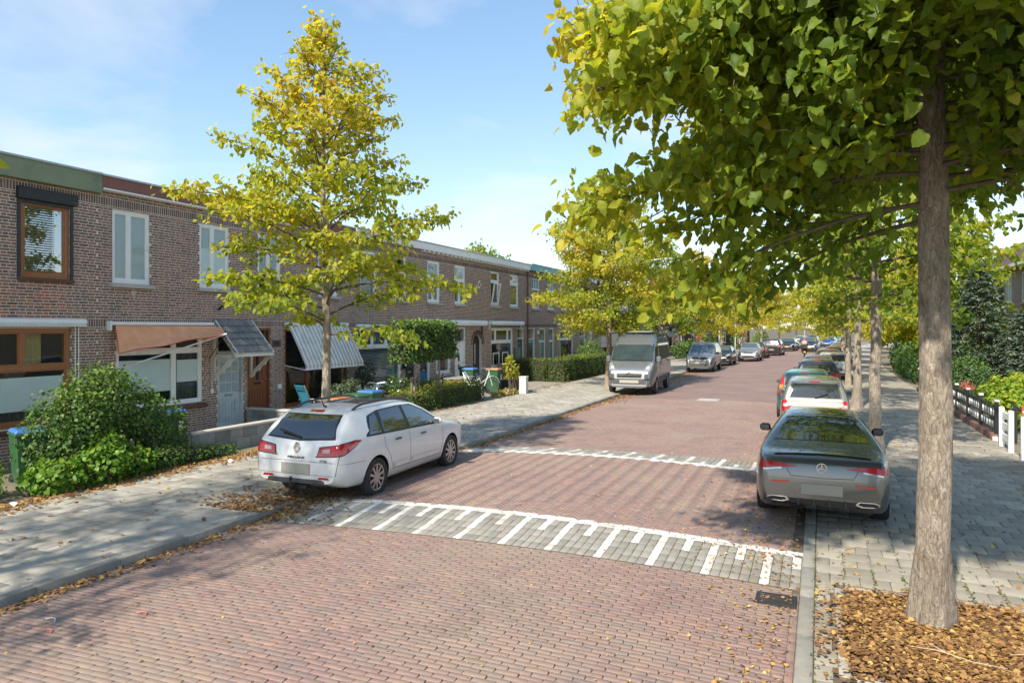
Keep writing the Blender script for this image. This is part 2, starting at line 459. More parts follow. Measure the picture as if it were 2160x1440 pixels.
o = obj('paving', npmesh('paving', np.concatenate([V, Va]), np.concatenate([F, Fa + len(V)]), road_far), road)

clink = pm('road_clinker', (.25, .16, .13), .72, var=.16, vs=14, bump=.35, bs=110,
           ramp_cols=[(0, (.215, .155, .142)), (.18, (.245, .185, .168)), (.3, (.255, .17, .15)), (.6, (.275, .182, .156)), (.8, (.29, .19, .16)), (.93, (.31, .197, .158)), (1, (.245, .172, .155))],
           dirt=(.3, .235, .18), ds=.45, dlo=.44, dhi=.72, dirt2=(.15, .105, .095), ds2=.55, dlo2=.56, dhi2=.78)
greyb = pm('grey_paver', (.22, .21, .19), .85, var=.2, vs=60, bump=.4, bs=160, ramp_cols=[(0, (.24, .228, .2)), (.5, (.285, .27, .237)), (1, (.33, .31, .272))], dirt=(.2, .16, .12), ds=.8, dlo=.55, dhi=.85)
whiteb = pm('white_paver', (.7, .69, .65), .75, var=.12, vs=30, ramp_cols=[(0, (.52, .5, .46)), (.4, (.64, .625, .59)), (1, (.74, .73, .7))], dirt=(.36, .32, .27), ds=1.4, dlo=.48, dhi=.8, bump=.25, bs=100, dirt2=(.3, .26, .22), ds2=14, dlo2=.56, dhi2=.75)

def rot_for(x, y):
    """paver frames tilted to the road surface"""
    e = .05
    sx = (road_z(x + e, y) - road_z(x - e, y)) / (2 * e); sy = (road_z(x, y + e) - road_z(x, y - e)) / (2 * e)
    n = np.stack([-sx, -sy, np.ones_like(sx)], -1); n /= np.linalg.norm(n, axis=1)[:, None]
    return n
def pave(name, x, y, sx, sy, ang, mat, keep=300, jit=.0015, tilt=.006, cham=.005, gap=None):
    x = np.asarray(x); y = np.asarray(y); n = len(x)
    nn = rot_for(x, y) + rng.normal(0, tilt, (n, 3)); nn /= np.linalg.norm(nn, axis=1)[:, None]
    ax = np.stack([np.cos(ang), np.sin(ang), np.zeros(n)], -1)
    ax -= nn * (ax * nn).sum(1)[:, None]; ax /= np.linalg.norm(ax, axis=1)[:, None]
    ay = np.cross(nn, ax)
    Rm = np.stack([ax, ay, nn], -1)
    sx = np.broadcast_to(np.asarray(sx, float), (n,))
    th = .05
    C = np.stack([x, y, road_z(x, y) + rng.normal(0, jit, n)], -1) - nn * th / 2
    S = np.stack([sx, np.full(n, sy), np.full(n, th)], -1)
    pieces(road, name, C, S, mat, Rm, keep=keep, cham=cham)
# running bond, long side across the street, up to the ramp and beyond it
def bond(y0, y1):
    X, Y, L_ = [], [], []
    rh = .068; bl = .205
    e0, e1 = KL + .073, KR - .073
    for r in range(int((y1 - y0) / rh)):
        yy = y0 + (r + .5) * rh
        x0 = KL + (.5 if r % 2 else .0) * bl + rng.uniform(-.012, .012)
        q = np.arange(x0, KR + bl, bl)
        a_, b_ = np.maximum(q - bl / 2 + .005, e0), np.minimum(q + bl / 2 - .005, e1)
        k = b_ - a_ > .04
        X.append((a_ + b_)[k] / 2 + rng.normal(0, .002, k.sum())); Y.append(np.full(k.sum(), yy) + rng.normal(0, .0015, k.sum())); L_.append((b_ - a_)[k])
    return np.concatenate(X), np.concatenate(Y), np.concatenate(L_)
x, y, sl = bond(PY0, H0 - .01)
n = len(x)
pave('clinker', x, y, sl, .0662, rng.normal(0, .004, n), clink, cham=.003)
gy = np.concatenate([np.arange(PY0 + .1, H0 - .1, .205), np.arange(H3 + .12, PY1, .205)])
for gx in (KL + .036, KR - .036): pave('gutter_clinker', np.full(len(gy), gx), gy, .197, .066, np.full(len(gy), R(90)), clink, keep=60)
x, y, sl = bond(H3 + .02, PY1)
pave('far_clinker', x, y, sl, .0662, np.zeros(len(x)), clink, keep=0)
# herringbone on the table
X, Y, A = [], [], []
bl, bw = .206, .069
q = bw / bl
c45, s45 = math.cos(R(45)), math.sin(R(45))
for i in range(-80, 80):
    for j in range(-28, 28):
        for k in (0, 1):
            # herringbone lattice in units of the brick width, bricks three long
            if k == 0: px, py, a = i + 6 * j + 1.5, i + .5, 0
            else: px, py, a = i + 6 * j + 5.5, i + 1.5, 90
            px *= bw; py *= bw
            gx = px * c45 - py * s45 + (KL + KR) / 2; gy = px * s45 + py * c45 + (H1 + H2) / 2
            if KL + .07 < gx < KR - .07 and H1 + .13 < gy < H2 - .09:
                X.append(gx); Y.append(gy); A.append(R(a + 45))
pave('herringbone_clinker', X, Y, .2, .0655, np.array(A), clink, keep=300)

# ramps: grey pavers along the street, long and short white teeth, two white courses along the table edge
def ramp_set(ya, yb, up):
    """ya: foot of the ramp, yb: crest"""
    d = 1 if up else -1
    L = .2075; w = .1055
    ncol = int((KR - KL) / w); pit = (KR - KL) / ncol
    gx, gy, wx, wy = [], [], [], []
    nr = 5
    for cidx in range(ncol):
        xx = KL + (cidx + .5) * pit
        ph = cidx % 6
        for r in range(nr):
            yy = ya + d * (r + .5) * L
            wh = (ph == 1) or (ph == 4 and r >= 3)
            (wx if wh else gx).append(xx); (wy if wh else gy).append(yy)
    pave('grey_paver', gx, gy, L - .008, pit - .007, np.full(len(gx), R(90)), greyb)
    pave('white_paver', wx, wy, L - .008, pit - .007, np.full(len(wx), R(90)), whiteb)
    ex, ey = [], []
    for r in range(2):
        yy = ya + d * (nr * L + (r + .5) * w)
        q = np.arange(KL + .1 + r * L / 2, KR - .05, L)
        ex += list(q); ey += [yy] * len(q)
    pave('edge_paver', ex, ey, L - .008, w - .007, rng.normal(0, .008, len(ex)), whiteb)
ramp_set(H0, H1, True)
ramp_set(H3 + .02, H2, False)
# the next table far down the street
fx = np.arange(KL + .3, KR, .59)
pave('far_tooth', np.concatenate([fx + float(bend(80)), fx + .3 + float(bend(80.4))])[:-1], np.concatenate([np.full(len(fx), 80.), np.full(len(fx), 80.35)])[:-1], .12, .8, np.zeros(2 * len(fx) - 1), whiteb, keep=40, tilt=0)

# kerbs
kerbm = pm('kerb_concrete', (.25, .25, .235), .85, var=.15, vs=9, bump=.3, bs=130, ramp_cols=[(0, (.235, .225, .195)), (1, (.3, .288, .25))], dirt=(.17, .15, .12), ds=1.5, dlo=.52, dhi=.8)
def kerb(name, x, w, y0, y1, top, h, L=1.0, mat=kerbm):
    ys = np.arange(y0, y1, L) + L / 2
    b_ = bend(ys)
    C = np.stack([x + b_, ys, np.full(len(ys), top - h / 2)], -1); C[:, 2] += rng.normal(0, .002, len(ys))
    S = np.stack([np.full(len(ys), w), np.full(len(ys), L - .008), np.full(len(ys), h)], -1)
    e = struct(name, npmesh(name, *sheet([x - w / 2, x + w / 2], np.arange(y0, y1 + .1, 2), top - .03), bedm))
    pieces(e, 'kerb_stone', C, S, mat, rotz(rng.normal(0, .002, len(ys)) - .002 * np.maximum(0, ys - 45)), cham=.012)
kerb('left_kerb', KL - .065, .126, -10, 140, .006, .3)
kerb('right_kerb', KR + .075, .146, -10, 140, .004, .3)

# pavements of concrete slabs, half-bond
slab = pm('pavement_slab', (.24, .235, .22), .88, var=.17, vs=7, bump=.35, bs=120,
          ramp_cols=[(0, (.29, .273, .235)), (.4, (.36, .338, .29)), (.8, (.405, .38, .325)), (1, (.45, .42, .36))], dirt=(.24, .21, .165), dirt2=(.17, .15, .12), ds2=2.2, dlo2=.58, dhi2=.75, ds=.9, dlo=.5, dhi=.8)
slabdk = pm('dark_pavement_slab', (.2, .2, .195), .88, var=.16, vs=7, bump=.35, bs=120,
            ramp_cols=[(0, (.255, .232, .186)), (.5, (.32, .292, .235)), (1, (.385, .35, .282))], dirt=(.26, .225, .17), dirt2=(.16, .14, .11), ds2=1.8, dlo2=.58, dhi2=.75, ds=.7, dlo=.5, dhi=.8)
PIT = (.24, 2.5, 6.35, 8.4)
def pavement(name, x0, x1, mat, hole=None, y1=46):
    V, F = sheet([x0, (x0 + x1) / 2, x1], np.arange(-12, 46.01, 2), -.012)
    st = struct(name, npmesh(name, V, F, bedm))
    V, F = sheet([x0, (x0 + x1) / 2, x1], np.arange(46, 150, 2), -.002)
    obj('paving', npmesh('paving', V, F, pm(mat.name + '_far', (.35, .33, .28), .88, var=.2, vs=3, dirt=(.25, .22, .17), ds=.5)), st)
    t = .302; X, Y, W = [], [], []
    for r in range(int((y1 + 2) / t)):
        yy = -2 + (r + .5) * t
        iv = [(x0, x1)]
        if hole is not None and hole[2] - .1 < yy < hole[3] + .1: iv = [(x0, hole[0] - .1), (hole[1] + .1, x1)]
        p0 = x0 - (t / 2 if r % 2 else 0)
        for (u, v) in iv:
            p = p0 + math.floor((u - p0) / t) * t
            while p < v:
                a_, b_ = max(p, u), min(p + t, v)
                if b_ - a_ > .04: X.append((a_ + b_) / 2); Y.append(yy); W.append(b_ - a_ - .009)
                p += t
    X = np.array(X); Y = np.array(Y); W = np.array(W)
    n = len(X)
    nn = np.stack([rng.normal(0, .006, n), rng.normal(0, .006, n), np.ones(n)], -1); nn /= np.linalg.norm(nn, axis=1)[:, None]
    a = rng.normal(0, .006, n); ax = np.stack([np.cos(a), np.sin(a), 0 * a], -1); ax -= nn * (ax * nn).sum(1)[:, None]; ax /= np.linalg.norm(ax, axis=1)[:, None]
    Rm = np.stack([ax, np.cross(nn, ax), nn], -1)
    C = np.stack([X, Y, rng.normal(0, .002, n)], -1) - nn * .025
    S = np.stack([W, np.full(n, t - .009), np.full(n, .05)], -1)
    pieces(st, 'paving_slab', C, S, mat, Rm, cham=.004)
    return st
pavement('left_pavement', -11.72, KL - .13, slab)
pavement('right_pavement', KR + .15, 4.0, slabdk, PIT)

# tree pit with stone edging
pitm = pm('pit_soil', (.09, .06, .035), .97, var=.35, vs=6, bump=.6, bs=40)
V, F = sheet(np.linspace(PIT[0], PIT[1], 14), np.linspace(PIT[2], PIT[3], 14), lambda x, y: -.004 + .03 * np.exp(-((x - .96) ** 2 + (y - 7.68) ** 2) / .5) + .008 * np.sin(x * 7) * np.sin(y * 5), False)
pit = struct('tree_pit', npmesh('tree_pit', V, F, pitm, smooth=True))
ed = pm('pale_edging_stone', (.4, .36, .3), .85, var=.15, vs=10, bump=.3, dirt=(.25, .2, .14), ds=3)
C, S = [], []
for q in np.arange(PIT[0] + .15, PIT[1], .3):
    C += [(q, PIT[2] - .055, -.03), (q, PIT[3] + .055, -.03)]; S += [(.29, .09, .08)] * 2
for q in np.arange(PIT[2] + .1, PIT[3], .3):
    C += [(PIT[0] - .055, q, -.03), (PIT[1] + .055, q, -.03)]; S += [(.09, .29, .08)] * 2
pieces(pit, 'edging_stone', C, S, ed, keep=60)

# front-garden ground both sides
gsoil = pm('garden_ground', (.2, .17, .12), .95, var=.3, vs=2, dirt=(.1, .11, .04), ds=.6, bump=.4)
V, F = sheet(np.linspace(-15.3, -11.72, 4), np.arange(-12, 150, 2), -.02)
struct('left_front_gardens', npmesh('left_front_gardens', V, F, gsoil))
V, F = sheet(np.linspace(4.0, 30, 4), np.arange(-12, 150, 2), -.02)
struct('right_front_gardens', npmesh('right_front_gardens', V, F, gsoil))
gp = pm('garden_tiles', (.3, .28, .24), .9, var=.2, vs=5, dirt=(.13, .12, .08), ds=1)
for nm, (a, b_, c_, d_) in {'garden_path': (-15.15, -11.73, 25.3, 34.2), 'garden_terrace': (-15.15, -12.7, 16.0, 20.0)}.items():
    C, S = [], []
    for xx in np.arange(a + .15, b_, .302):
        for yy in np.arange(c_ + .15, d_, .302): C.append((xx, yy, -.027)); S.append((.294, .294, .05))
    g_ = struct(nm, npmesh(nm, *sheet([a, b_], [c_, d_], -.015, False), bedm))
    pieces(g_, 'garden_tile', C, S, gp, keep=150, cham=.004)

# drain grating by the right kerb, flush manhole cover in the carriageway
iron = pm('cast_iron', (.055, .055, .06), .55, metal=.5, var=.25, vs=20, dirt=(.12, .08, .05), ds=6)
dz = float(road_z(-.42, 7.85))
dr = thing('drain_grating', 'dark iron slotted drain grating in the gutter by the right kerb', 'drain', (-.42, 7.85, dz), rz=0)
f_ = MB(); 
for a, b_, c_, d_ in ((-.2, .2, -.17, -.13), (-.2, .2, .13, .17), (-.2, -.16, -.13, .13), (.16, .2, -.13, .13)): f_.bb(a, b_, c_, d_, -.03, .012)
f_.build('frame', iron, dr)
for k in range(7): MB().bb(-.158, .158, -.125 + k * .037, -.105 + k * .037, -.02, .009).build('slat', iron, dr)
MB().bb(-.16, .16, -.13, .13, -.028, -.0215).build('pit', pm('drain_dark', (.012, .011, .01), .9), dr)
mz = float(road_z(-3.9, 27.8))
mh = thing('manhole_cover', 'pale grey concrete manhole cover flush in the carriageway', 'manhole cover', (-3.9, 27.8, mz))
MB().bb(-.4, .4, -.4, .4, -.05, .006).build('frame', pm('manhole_concrete', (.36, .36, .36), .8, var=.15), mh)
MB().bb(-.3, .3, -.3, .3, .007, .012).build('lid', pm('manhole_lid', (.42, .42, .43), .7, var=.12, vs=12), mh)
# ---------------------------------------------------------------- terraced houses on the left
FX = -15.2
def wall_pieces(parent, s0, s1, z0, z1, openings, keep, front=FX, sgn=1, soldiers=((2.8, 3.0), (5.62, 5.82)), redzone=None):
    """bricks of a facade that faces +X (sgn 1) or -X (sgn -1), Flemish bond, soldier bands"""
    C, S, K = [], [], []
    def free(za, zb, a, b):
        iv = [(a, b)]
        for (o0, o1, p0, p1) in openings:
            if min(zb, p1) - max(za, p0) > .4 * (zb - za):
                nv = []
                for (u, v) in iv:
                    if o1 <= u or o0 >= v: nv.append((u, v)); continue
                    if o0 > u: nv.append((u, o0))
                    if o1 < v: nv.append((o1, v))
                iv = nv
        return iv
    J = .0155; ch = .0645
    z = z0; row = 0
    while z < z1 - .02:
        band = next((bd for bd in soldiers if bd[0] <= z + .01 < bd[1]), None)
        if band:
            zt = min(band[1], z1)
            for (u, v) in free(z, zt, s0, s1):
                n = max(1, int(round((v - u) / .061)))
                w = (v - u) / n
                for k in range(n): C.append((u + (k + .5) * w, (z + zt) / 2)); S.append((w - J, zt - z - J)); K.append(1)
            z = zt; continue
        zt = min(z + ch, z1)
        nb = next((bd[0] for bd in soldiers if z < bd[0] < zt + .03), None)
        if nb: zt = nb
        per = .21 + .1 + 2 * J
        off = (row % 2) * per * .5 + (.03 if row % 4 > 1 else 0)
        for (u, v) in free(z, zt, s0, s1):
            k = math.floor((u - off) / per); p = off + k * per
            while p < v:
                for bl in (.21, .1):
                    a, b_ = max(p, u), min(p + bl, v)
                    if b_ - a > .035: C.append(((a + b_) / 2, (z + zt) / 2)); S.append((b_ - a, zt - z - J)); K.append(0)
                    p += bl + J
        z = zt; row += 1
    C = np.array(C); S = np.array(S); K = np.array(K); n = len(C)
    dep = .03
    prot = rng.normal(0, .0015, n)
    CC = np.stack([np.full(n, front) + sgn * (prot - dep / 2), C[:, 0], C[:, 1]], -1)
    # piece frame: local x along the street, local y up, local z out of the wall
    Rm = np.zeros((n, 3, 3)); Rm[:, 1, 0] = sgn; Rm[:, 2, 1] = 1; Rm[:, 0, 2] = sgn
    SS = np.stack([S[:, 0], S[:, 1], np.full(n, dep)], -1)
    red = np.zeros(n, bool)
    if redzone is not None:
        red = (C[:, 0] > redzone[0]) & (C[:, 0] < redzone[1]) & (C[:, 1] > redzone[2]) & (C[:, 1] < redzone[3]) & (rng.random(n) < .6)
    a = (K == 0) & ~red
    pieces(parent, 'brick', CC[a], SS[a], brickm, Rm[a], keep=keep, cham=.003)
    a = K == 1
    pieces(parent, 'soldier_brick', CC[a], SS[a], soldierm, Rm[a], keep=keep // 3, cham=.003)
    if red.any(): pieces(parent, 'red_brick', CC[red], SS[red], redbrickm, Rm[red], keep=keep // 3, cham=.003)
def backing(parent, s0, s1, z0, z1, openings, front=FX, sgn=1, th=.28, mat=None, name='wall'):
    """mortar wall slab with real openings"""
    ss = sorted({s0, s1} | {q for o_ in openings for q in o_[:2] if s0 < q < s1}); zz = sorted({z0, z1} | {q for o_ in openings for q in o_[2:4] if z0 < q < z1})
    mb = MB()
    x0 = front - sgn * .007; x1 = front - sgn * th
    for i in range(len(ss) - 1):
        j = 0
        while j < len(zz) - 1:
            cs_ = (ss[i] + ss[i + 1]) / 2
            solid = lambda jj: not any(o_[0] < cs_ < o_[1] and o_[2] < (zz[jj] + zz[jj + 1]) / 2 < o_[3] for o_ in openings)
            if not solid(j): j += 1; continue
            k = j
            while k < len(zz) - 1 and solid(k): k += 1
            mb.bb(min(x0, x1), max(x0, x1), ss[i], ss[i + 1], zz[j], zz[k]); j = k
    return mb.build(name, mat or mortar, parent)

blindm = pm('roller_blind', (.5, .55, .55), .8, var=.04, vs=2)
netm = pm('net_curtain', (.55, .56, .54), .9, var=.12, vs=12, stretch=(1, 22, .8))
darkcur = pm('dark_curtain', (.1, .09, .085), .9, var=.35, vs=5, stretch=(1, 16, .6))
ochre = pm('ochre_curtain', (.42, .31, .1), .85, var=.25, vs=5, stretch=(1, 14, .6))
frost = pm('frosted_film', (.82, .88, .86), .5, var=.04, vs=3)
slatm = pm('venetian_slat', (.4, .43, .43), .5, var=.05)
aqua = pm('turquoise_paint', (.12, .42, .47), .45, var=.06, dirt=(.2, .35, .36), ds=3)
def window(house, s0, s1, z0, z1, cols=1, transom=None, mat=None, front=FX, sgn=1, fw=.072, inner=None, sill=True, top_cols=None, sash=None, gl=None, innerz=None, sillmat=None, name='window'):
    """frame with its panes; inner: what hangs behind the glass"""
    mat = mat or white
    f = MB(); xo = front - sgn * .035; xi = front - sgn * .11
    def B(a, b_, c_, d_, p=0): f.bb(min(xo, xi) + (p if sgn > 0 else 0), max(xo, xi) - (0 if sgn > 0 else p), a, b_, c_, d_)
    B(s0, s0 + fw, z0, z1); B(s1 - fw, s1, z0, z1); B(s0 + fw, s1 - fw, z1 - fw, z1); B(s0 + fw, s1 - fw, z0, z0 + fw * 1.2)
    rows = [(z0 + fw * 1.2, z1 - fw, cols)]
    if transom:
        B(s0 + fw, s1 - fw, transom - fw * .6, transom + fw * .6)
        rows = [(z0 + fw * 1.2, transom - fw * .6, cols), (transom + fw * .6, z1 - fw, top_cols or cols)]
    panes = []
    for (a, b_, n) in rows:
        cuts = n if isinstance(n, (list, tuple)) else [k / n for k in range(1, n)]
        edges = [s0 + fw] + [s0 + fw + (s1 - s0 - 2 * fw) * c_ for c_ in cuts] + [s1 - fw]
        for k in range(1, len(edges) - 1): B(edges[k] - fw * .55, edges[k] + fw * .55, a, b_)
        for k in range(len(edges) - 1): panes.append((edges[k] + (fw * .55 if k else 0), edges[k + 1] - (fw * .55 if k < len(edges) - 2 else 0), a, b_))
    w_ = f.build(name, mat, house, bevel=.006)
    xm = front - sgn * .075
    for (a, b_, c_, d_) in panes:
        # casement rim round each pane
        r = MB(); q = .028; xa, xb = front - sgn * .05, front - sgn * .1
        lo, hi = min(xa, xb), max(xa, xb)
        r.bb(lo, hi, a + .001, a + q, c_ + .001, d_ - .001); r.bb(lo, hi, b_ - q, b_ - .001, c_ + .001, d_ - .001); r.bb(lo, hi, a + q, b_ - q, c_ + .001, c_ + q); r.bb(lo, hi, a + q, b_ - q, d_ - q, d_ - .001)
        ca = r.build('casement', sash or mat, w_)
        MB().bb(min(xm, xm - sgn * .008), max(xm, xm - sgn * .008), a + q * .8, b_ - q * .8, c_ + q * .8, d_ - q * .8).build('pane', gl or glass, w_)
    if inner is not None:
        for (kind, a, b_, c_, d_) in inner:
            A, Bq = s0 + (s1 - s0) * a, s0 + (s1 - s0) * b_; Cz, Dz = z0 + (z1 - z0) * c_, z0 + (z1 - z0) * d_
            xb = front - sgn * (.17 if kind not in ('frost', 'blind') else .07)
            if kind == 'venetian':
                n = int((Dz - Cz) / .055)
                for k in range(n):
                    zz = Cz + (k + .5) * (Dz - Cz) / n
                    mb = MB(); mb.add([(xb, A, zz - .016), (xb, Bq, zz - .016), (xb - sgn * .03, Bq, zz + .016), (xb - sgn * .03, A, zz + .016)], [(0, 1, 2, 3)])
                    mb.build('blind_slat', slatm, w_)
            else:
                mm = {'blind': blindm, 'net': netm, 'dark': darkcur, 'ochre': ochre, 'frost': frost}[kind]
                # gently folded cloth
                n = max(2, int((Bq - A) / .04)) if kind in ('net', 'dark', 'ochre') else 2
                vs_, fs_ = [], []
                for k in range(n + 1):
                    yy = A + (Bq - A) * k / n; dx = (.018 * math.sin(k * 1.7) if n > 2 else 0)
                    vs_ += [(xb - sgn * (.02 + dx), yy, Cz), (xb - sgn * (.02 + dx), yy, Dz)]
                fs_ = [(2 * k, 2 * k + 2, 2 * k + 3, 2 * k + 1) for k in range(n)]
                MB().add(vs_, fs_).build('curtain' if n > 2 else 'blind', mm, w_)
    if sill:
        mb = MB(); e = .09
        xa, xb = front - sgn * .12, front + sgn * .11
        zt = z0 - .002
        poly = [(xa, zt - .11), (xb, zt - .11), (xb, zt - .045), (xa, zt)]
        mb.prism(poly, s0 - e, s1 + e, axis='y') if False else mb.add(
            [(p[0], yy, p[1]) for yy in (s0 - e, s1 + e) for p in poly], [(0, 1, 2, 3), (7, 6, 5, 4), (0, 4, 5, 1), (1, 5, 6, 2), (2, 6, 7, 3), (3, 7, 4, 0)])
        mb.build('sill', sillmat or sillm, w_, bevel=.006)
    return w_
def house_shell(name, label, s0, s1, openings, keep, top=6.0, bricks=True, soldiers=((2.8, 3.0), (5.62, 5.82)), redzone=None, depth=8.5, rz=6.12, bs0=None, mat=None):
    h = thing(name, label, 'house', (FX, (s0 + s1) / 2, 0), world=True)
    w_ = backing(h, s0, s1, -.25, top, openings, mat=mat)
    if bricks: wall_pieces(w_, bs0 if bs0 is not None else s0, s1, -.02, top, openings, keep, soldiers=soldiers, redzone=redzone)
    sh = MB()
    x1 = FX - .281
    sh.bb(FX - depth, FX - depth + .25, s0, s1, -.2, rz - .1)
    sh.bb(FX - depth + .251, x1, s0 + .002, s0 + .1, -.2, rz - .1); sh.bb(FX - depth + .251, x1, s1 - .1, s1 - .002, -.2, rz - .1)
    sh.bb(FX - depth + .251, x1, s0 + .101, s1 - .101, 2.75, 2.95); sh.bb(FX - depth + .251, x1, s0 + .101, s1 - .101, -.2, -.04)
    sh.bb(FX - 3.2, FX - 3.1, s0 + .101, s1 - .101, -.03, 2.74); sh.bb(FX - 3.2, FX - 3.1, s0 + .101, s1 - .101, 2.96, rz - .11)
    sh.build('inner_walls', room, h)
    MB().bb(FX - depth, FX - .02, s0, s1, rz - .098, rz).build('roof', pm('bitumen_roof', (.06, .06, .06), .9, var=.2), h)
    return h
def fascia(h, s0, s1, z0, z1, mat, out=.12, capmat=None, gutter=False):
    f = MB().bb(FX - .3, FX + out, s0, s1, z0, z1).build('fascia', mat, h)
    MB().bb(FX - .35, FX + out + .03, s0 - .001, s1 + .001, z1 + .001, z1 + .045).build('roof_trim', capmat or steel, h)
    if gutter: MB().bb(FX - .01, FX + out + .06, s0 + .003, s1 - .003, z0 - .045, z0 - .002).build('gutter', white, h, bevel=.01)
    return f
green_f = pm('green_fascia', (.23, .265, .165), .6, var=.1, vs=3, dirt=(.1, .12, .07), ds=1.5)
brown_f = pm('brown_fascia', (.24, .1, .075), .65, var=.12, vs=4, stretch=(1, 8, 1))
greyd = pm('pale_blue_grey_door', (.55, .62, .64), .5, var=.05, dirt=(.3, .32, .32), ds=2)
anth = pm('anthracite_paint', (.035, .042, .048), .5, var=.1)
blued = pm('blue_paint', (.03, .16, .27), .45, var=.08)
def cassette(label, s0, s1, z, r=.07, out=.16, mat=None, brackets=False):
    a = thing('awning_cassette', label, 'awning', (FX, (s0 + s1) / 2, z), world=True)
    prof = [(FX + .002, z - r), (FX + out * .75, z - r), (FX + out, z - r * .3), (FX + out * .85, z + r * .7), (FX + out * .3, z + r), (FX + .002, z + r)]
    mb = MB(); n = len(prof)
    mb.add([(p[0], yy, p[1]) for yy in (s0, s1) for p in prof], [tuple(range(n)), tuple(range(2 * n - 1, n - 1, -1))] + [(i, n + i, n + (i + 1) % n, (i + 1) % n) for i in range(n)])
    mb.build('housing', mat or white, a, bevel=.008)
    MB().bb(FX + out * .76, FX + out + .014, s0 + .02, s1 - .02, z - r - .03, z - r - .003).build('front_rail', mat or white, a)
    if brackets:
        for q in (s0 + .06, s1 - .1):
            MB().add([(FX + .004, q, z - r - .002), (FX + .1, q, z - r - .035), (FX + .004, q, z - .38), (FX + .004, q + .05, z - r - .002), (FX + .1, q + .05, z - r - .035), (FX + .004, q + .05, z - .38)],
                     [(0, 1, 2), (5, 4, 3), (0, 3, 4, 1), (1, 4, 5, 2), (2, 5, 3, 0)]).build('bracket', mat or white, a)
    return a
def panel_door(h, s0, s1, z0, z1, mat, kind='plank', frame=None, fx=FX, depth=.09, letter=True, transom=None, name='door', glassy=None):
    fr = frame or white; w = .055
    fb = MB(); xo, xi = fx - .03, fx - .13
    fb.bb(xi, xo, s0, s0 + w, z0, z1); fb.bb(xi, xo, s1 - w, s1, z0, z1); fb.bb(xi, xo, s0 + w, s1 - w, z1 - w, z1)
    zt = z1 - w
    if transom: fb.bb(xi, xo, s0 + w, s1 - w, transom, transom + w); zt = transom
    fo = fb.build('door_frame', fr, h, bevel=.006)
    if transom: MB().bb(fx - .085, fx - .077, s0 + w + .002, s1 - w - .002, transom + w + .002, z1 - w - .002).build('transom_pane', glass_dark, fo)
    d = MB().bb(fx - depth - .04, fx - depth, s0 + w + .004, s1 - w - .004, z0 + .01, zt - .004).build(name, mat, h)
    a, b_ = s0 + w + .09, s1 - w - .09; xo = fx - depth
    H = zt - z0
    if kind == 'grid':   # nine lights above, planks below
        for i in range(3):
            for j in range(3):
                u = a + (b_ - a) * i / 3; v = z0 + H * .46 + H * .42 * j / 3
                MB().bb(xo + .001, xo + .008, u + .02, u + (b_ - a) / 3 - .02, v + .02, v + H * .14 - .02).build('light', pm('door_light', (.36, .44, .47), .25, var=.08), d)
        for i in range(6): MB().bb(xo + .001, xo + .012, a + (b_ - a) * i / 6 + .006, a + (b_ - a) * (i + 1) / 6 - .006, z0 + .14, z0 + H * .38).build('plank', mat, d, bevel=.003)
    elif kind == 'plank':
        for i in range(5):
            if i == 2: continue
            u0, u1 = a + (b_ - a) * i / 5 + .008, a + (b_ - a) * (i + 1) / 5 - .008
            MB().bb(xo + .001, xo + .014, u0, u1, z0 + H * .47, z0 + H * .92).build('plank', mat, d, bevel=.004)
        MB().bb(xo + .001, xo + .006, a + (b_ - a) * .42, a + (b_ - a) * .58, z0 + H * .47, z0 + H * .9).build('light', pm('dark_door_glass', (.03, .03, .03), .1), d)
        for i in range(6): MB().bb(xo + .001, xo + .014, a + (b_ - a) * i / 6 + .008, a + (b_ - a) * (i + 1) / 6 - .008, z0 + .1, z0 + H * .34).build('plank', mat, d, bevel=.004)
    elif kind == 'glass':
        MB().bb(xo + .001, xo + .006, a, b_, z0 + H * .4, z0 + H * .9).build('light', pm('dark_door_glass', (.03, .03, .03), .1), d)
        MB().bb(xo + .001, xo + .012, a, b_, z0 + .12, z0 + H * .34).build('panel', mat, d, bevel=.004)
    elif kind == 'oval':
        for zc, rr in ((.62, .2), (.42, .09), (.35, .06)):
            mb = MB(); n = 18; yc = (a + b_) / 2
            mb.add([(xo + .006, yc + .09 * (rr / .2) ** .3 * math.cos(2 * math.pi * k / n), z0 + H * zc + rr * math.sin(2 * math.pi * k / n)) for k in range(n)], [tuple(range(n))]).build('light', pm('dark_door_glass', (.03, .03, .03), .1), d)
    if letter:
        yc = (a + b_) / 2
        MB().bb(xo + .002, xo + .018, yc - .13, yc + .13, z0 + H * .41, z0 + H * .44).build('letter_slot', steel if mat is not woodred else darkmetal, d)
    MB().tube([(xo + .002, s1 - w - .09, z0 + H * .48), (xo + .06, s1 - w - .09, z0 + H * .48), (xo + .06, s1 - w - .17, z0 + H * .48)], .011, 6).build('handle', steel, d)
    MB().bb(fx - .14, fx + .05, s0 - .02, s1 + .02, z0 - .09, z0 - .002).build('threshold', sillm, h)
    return d

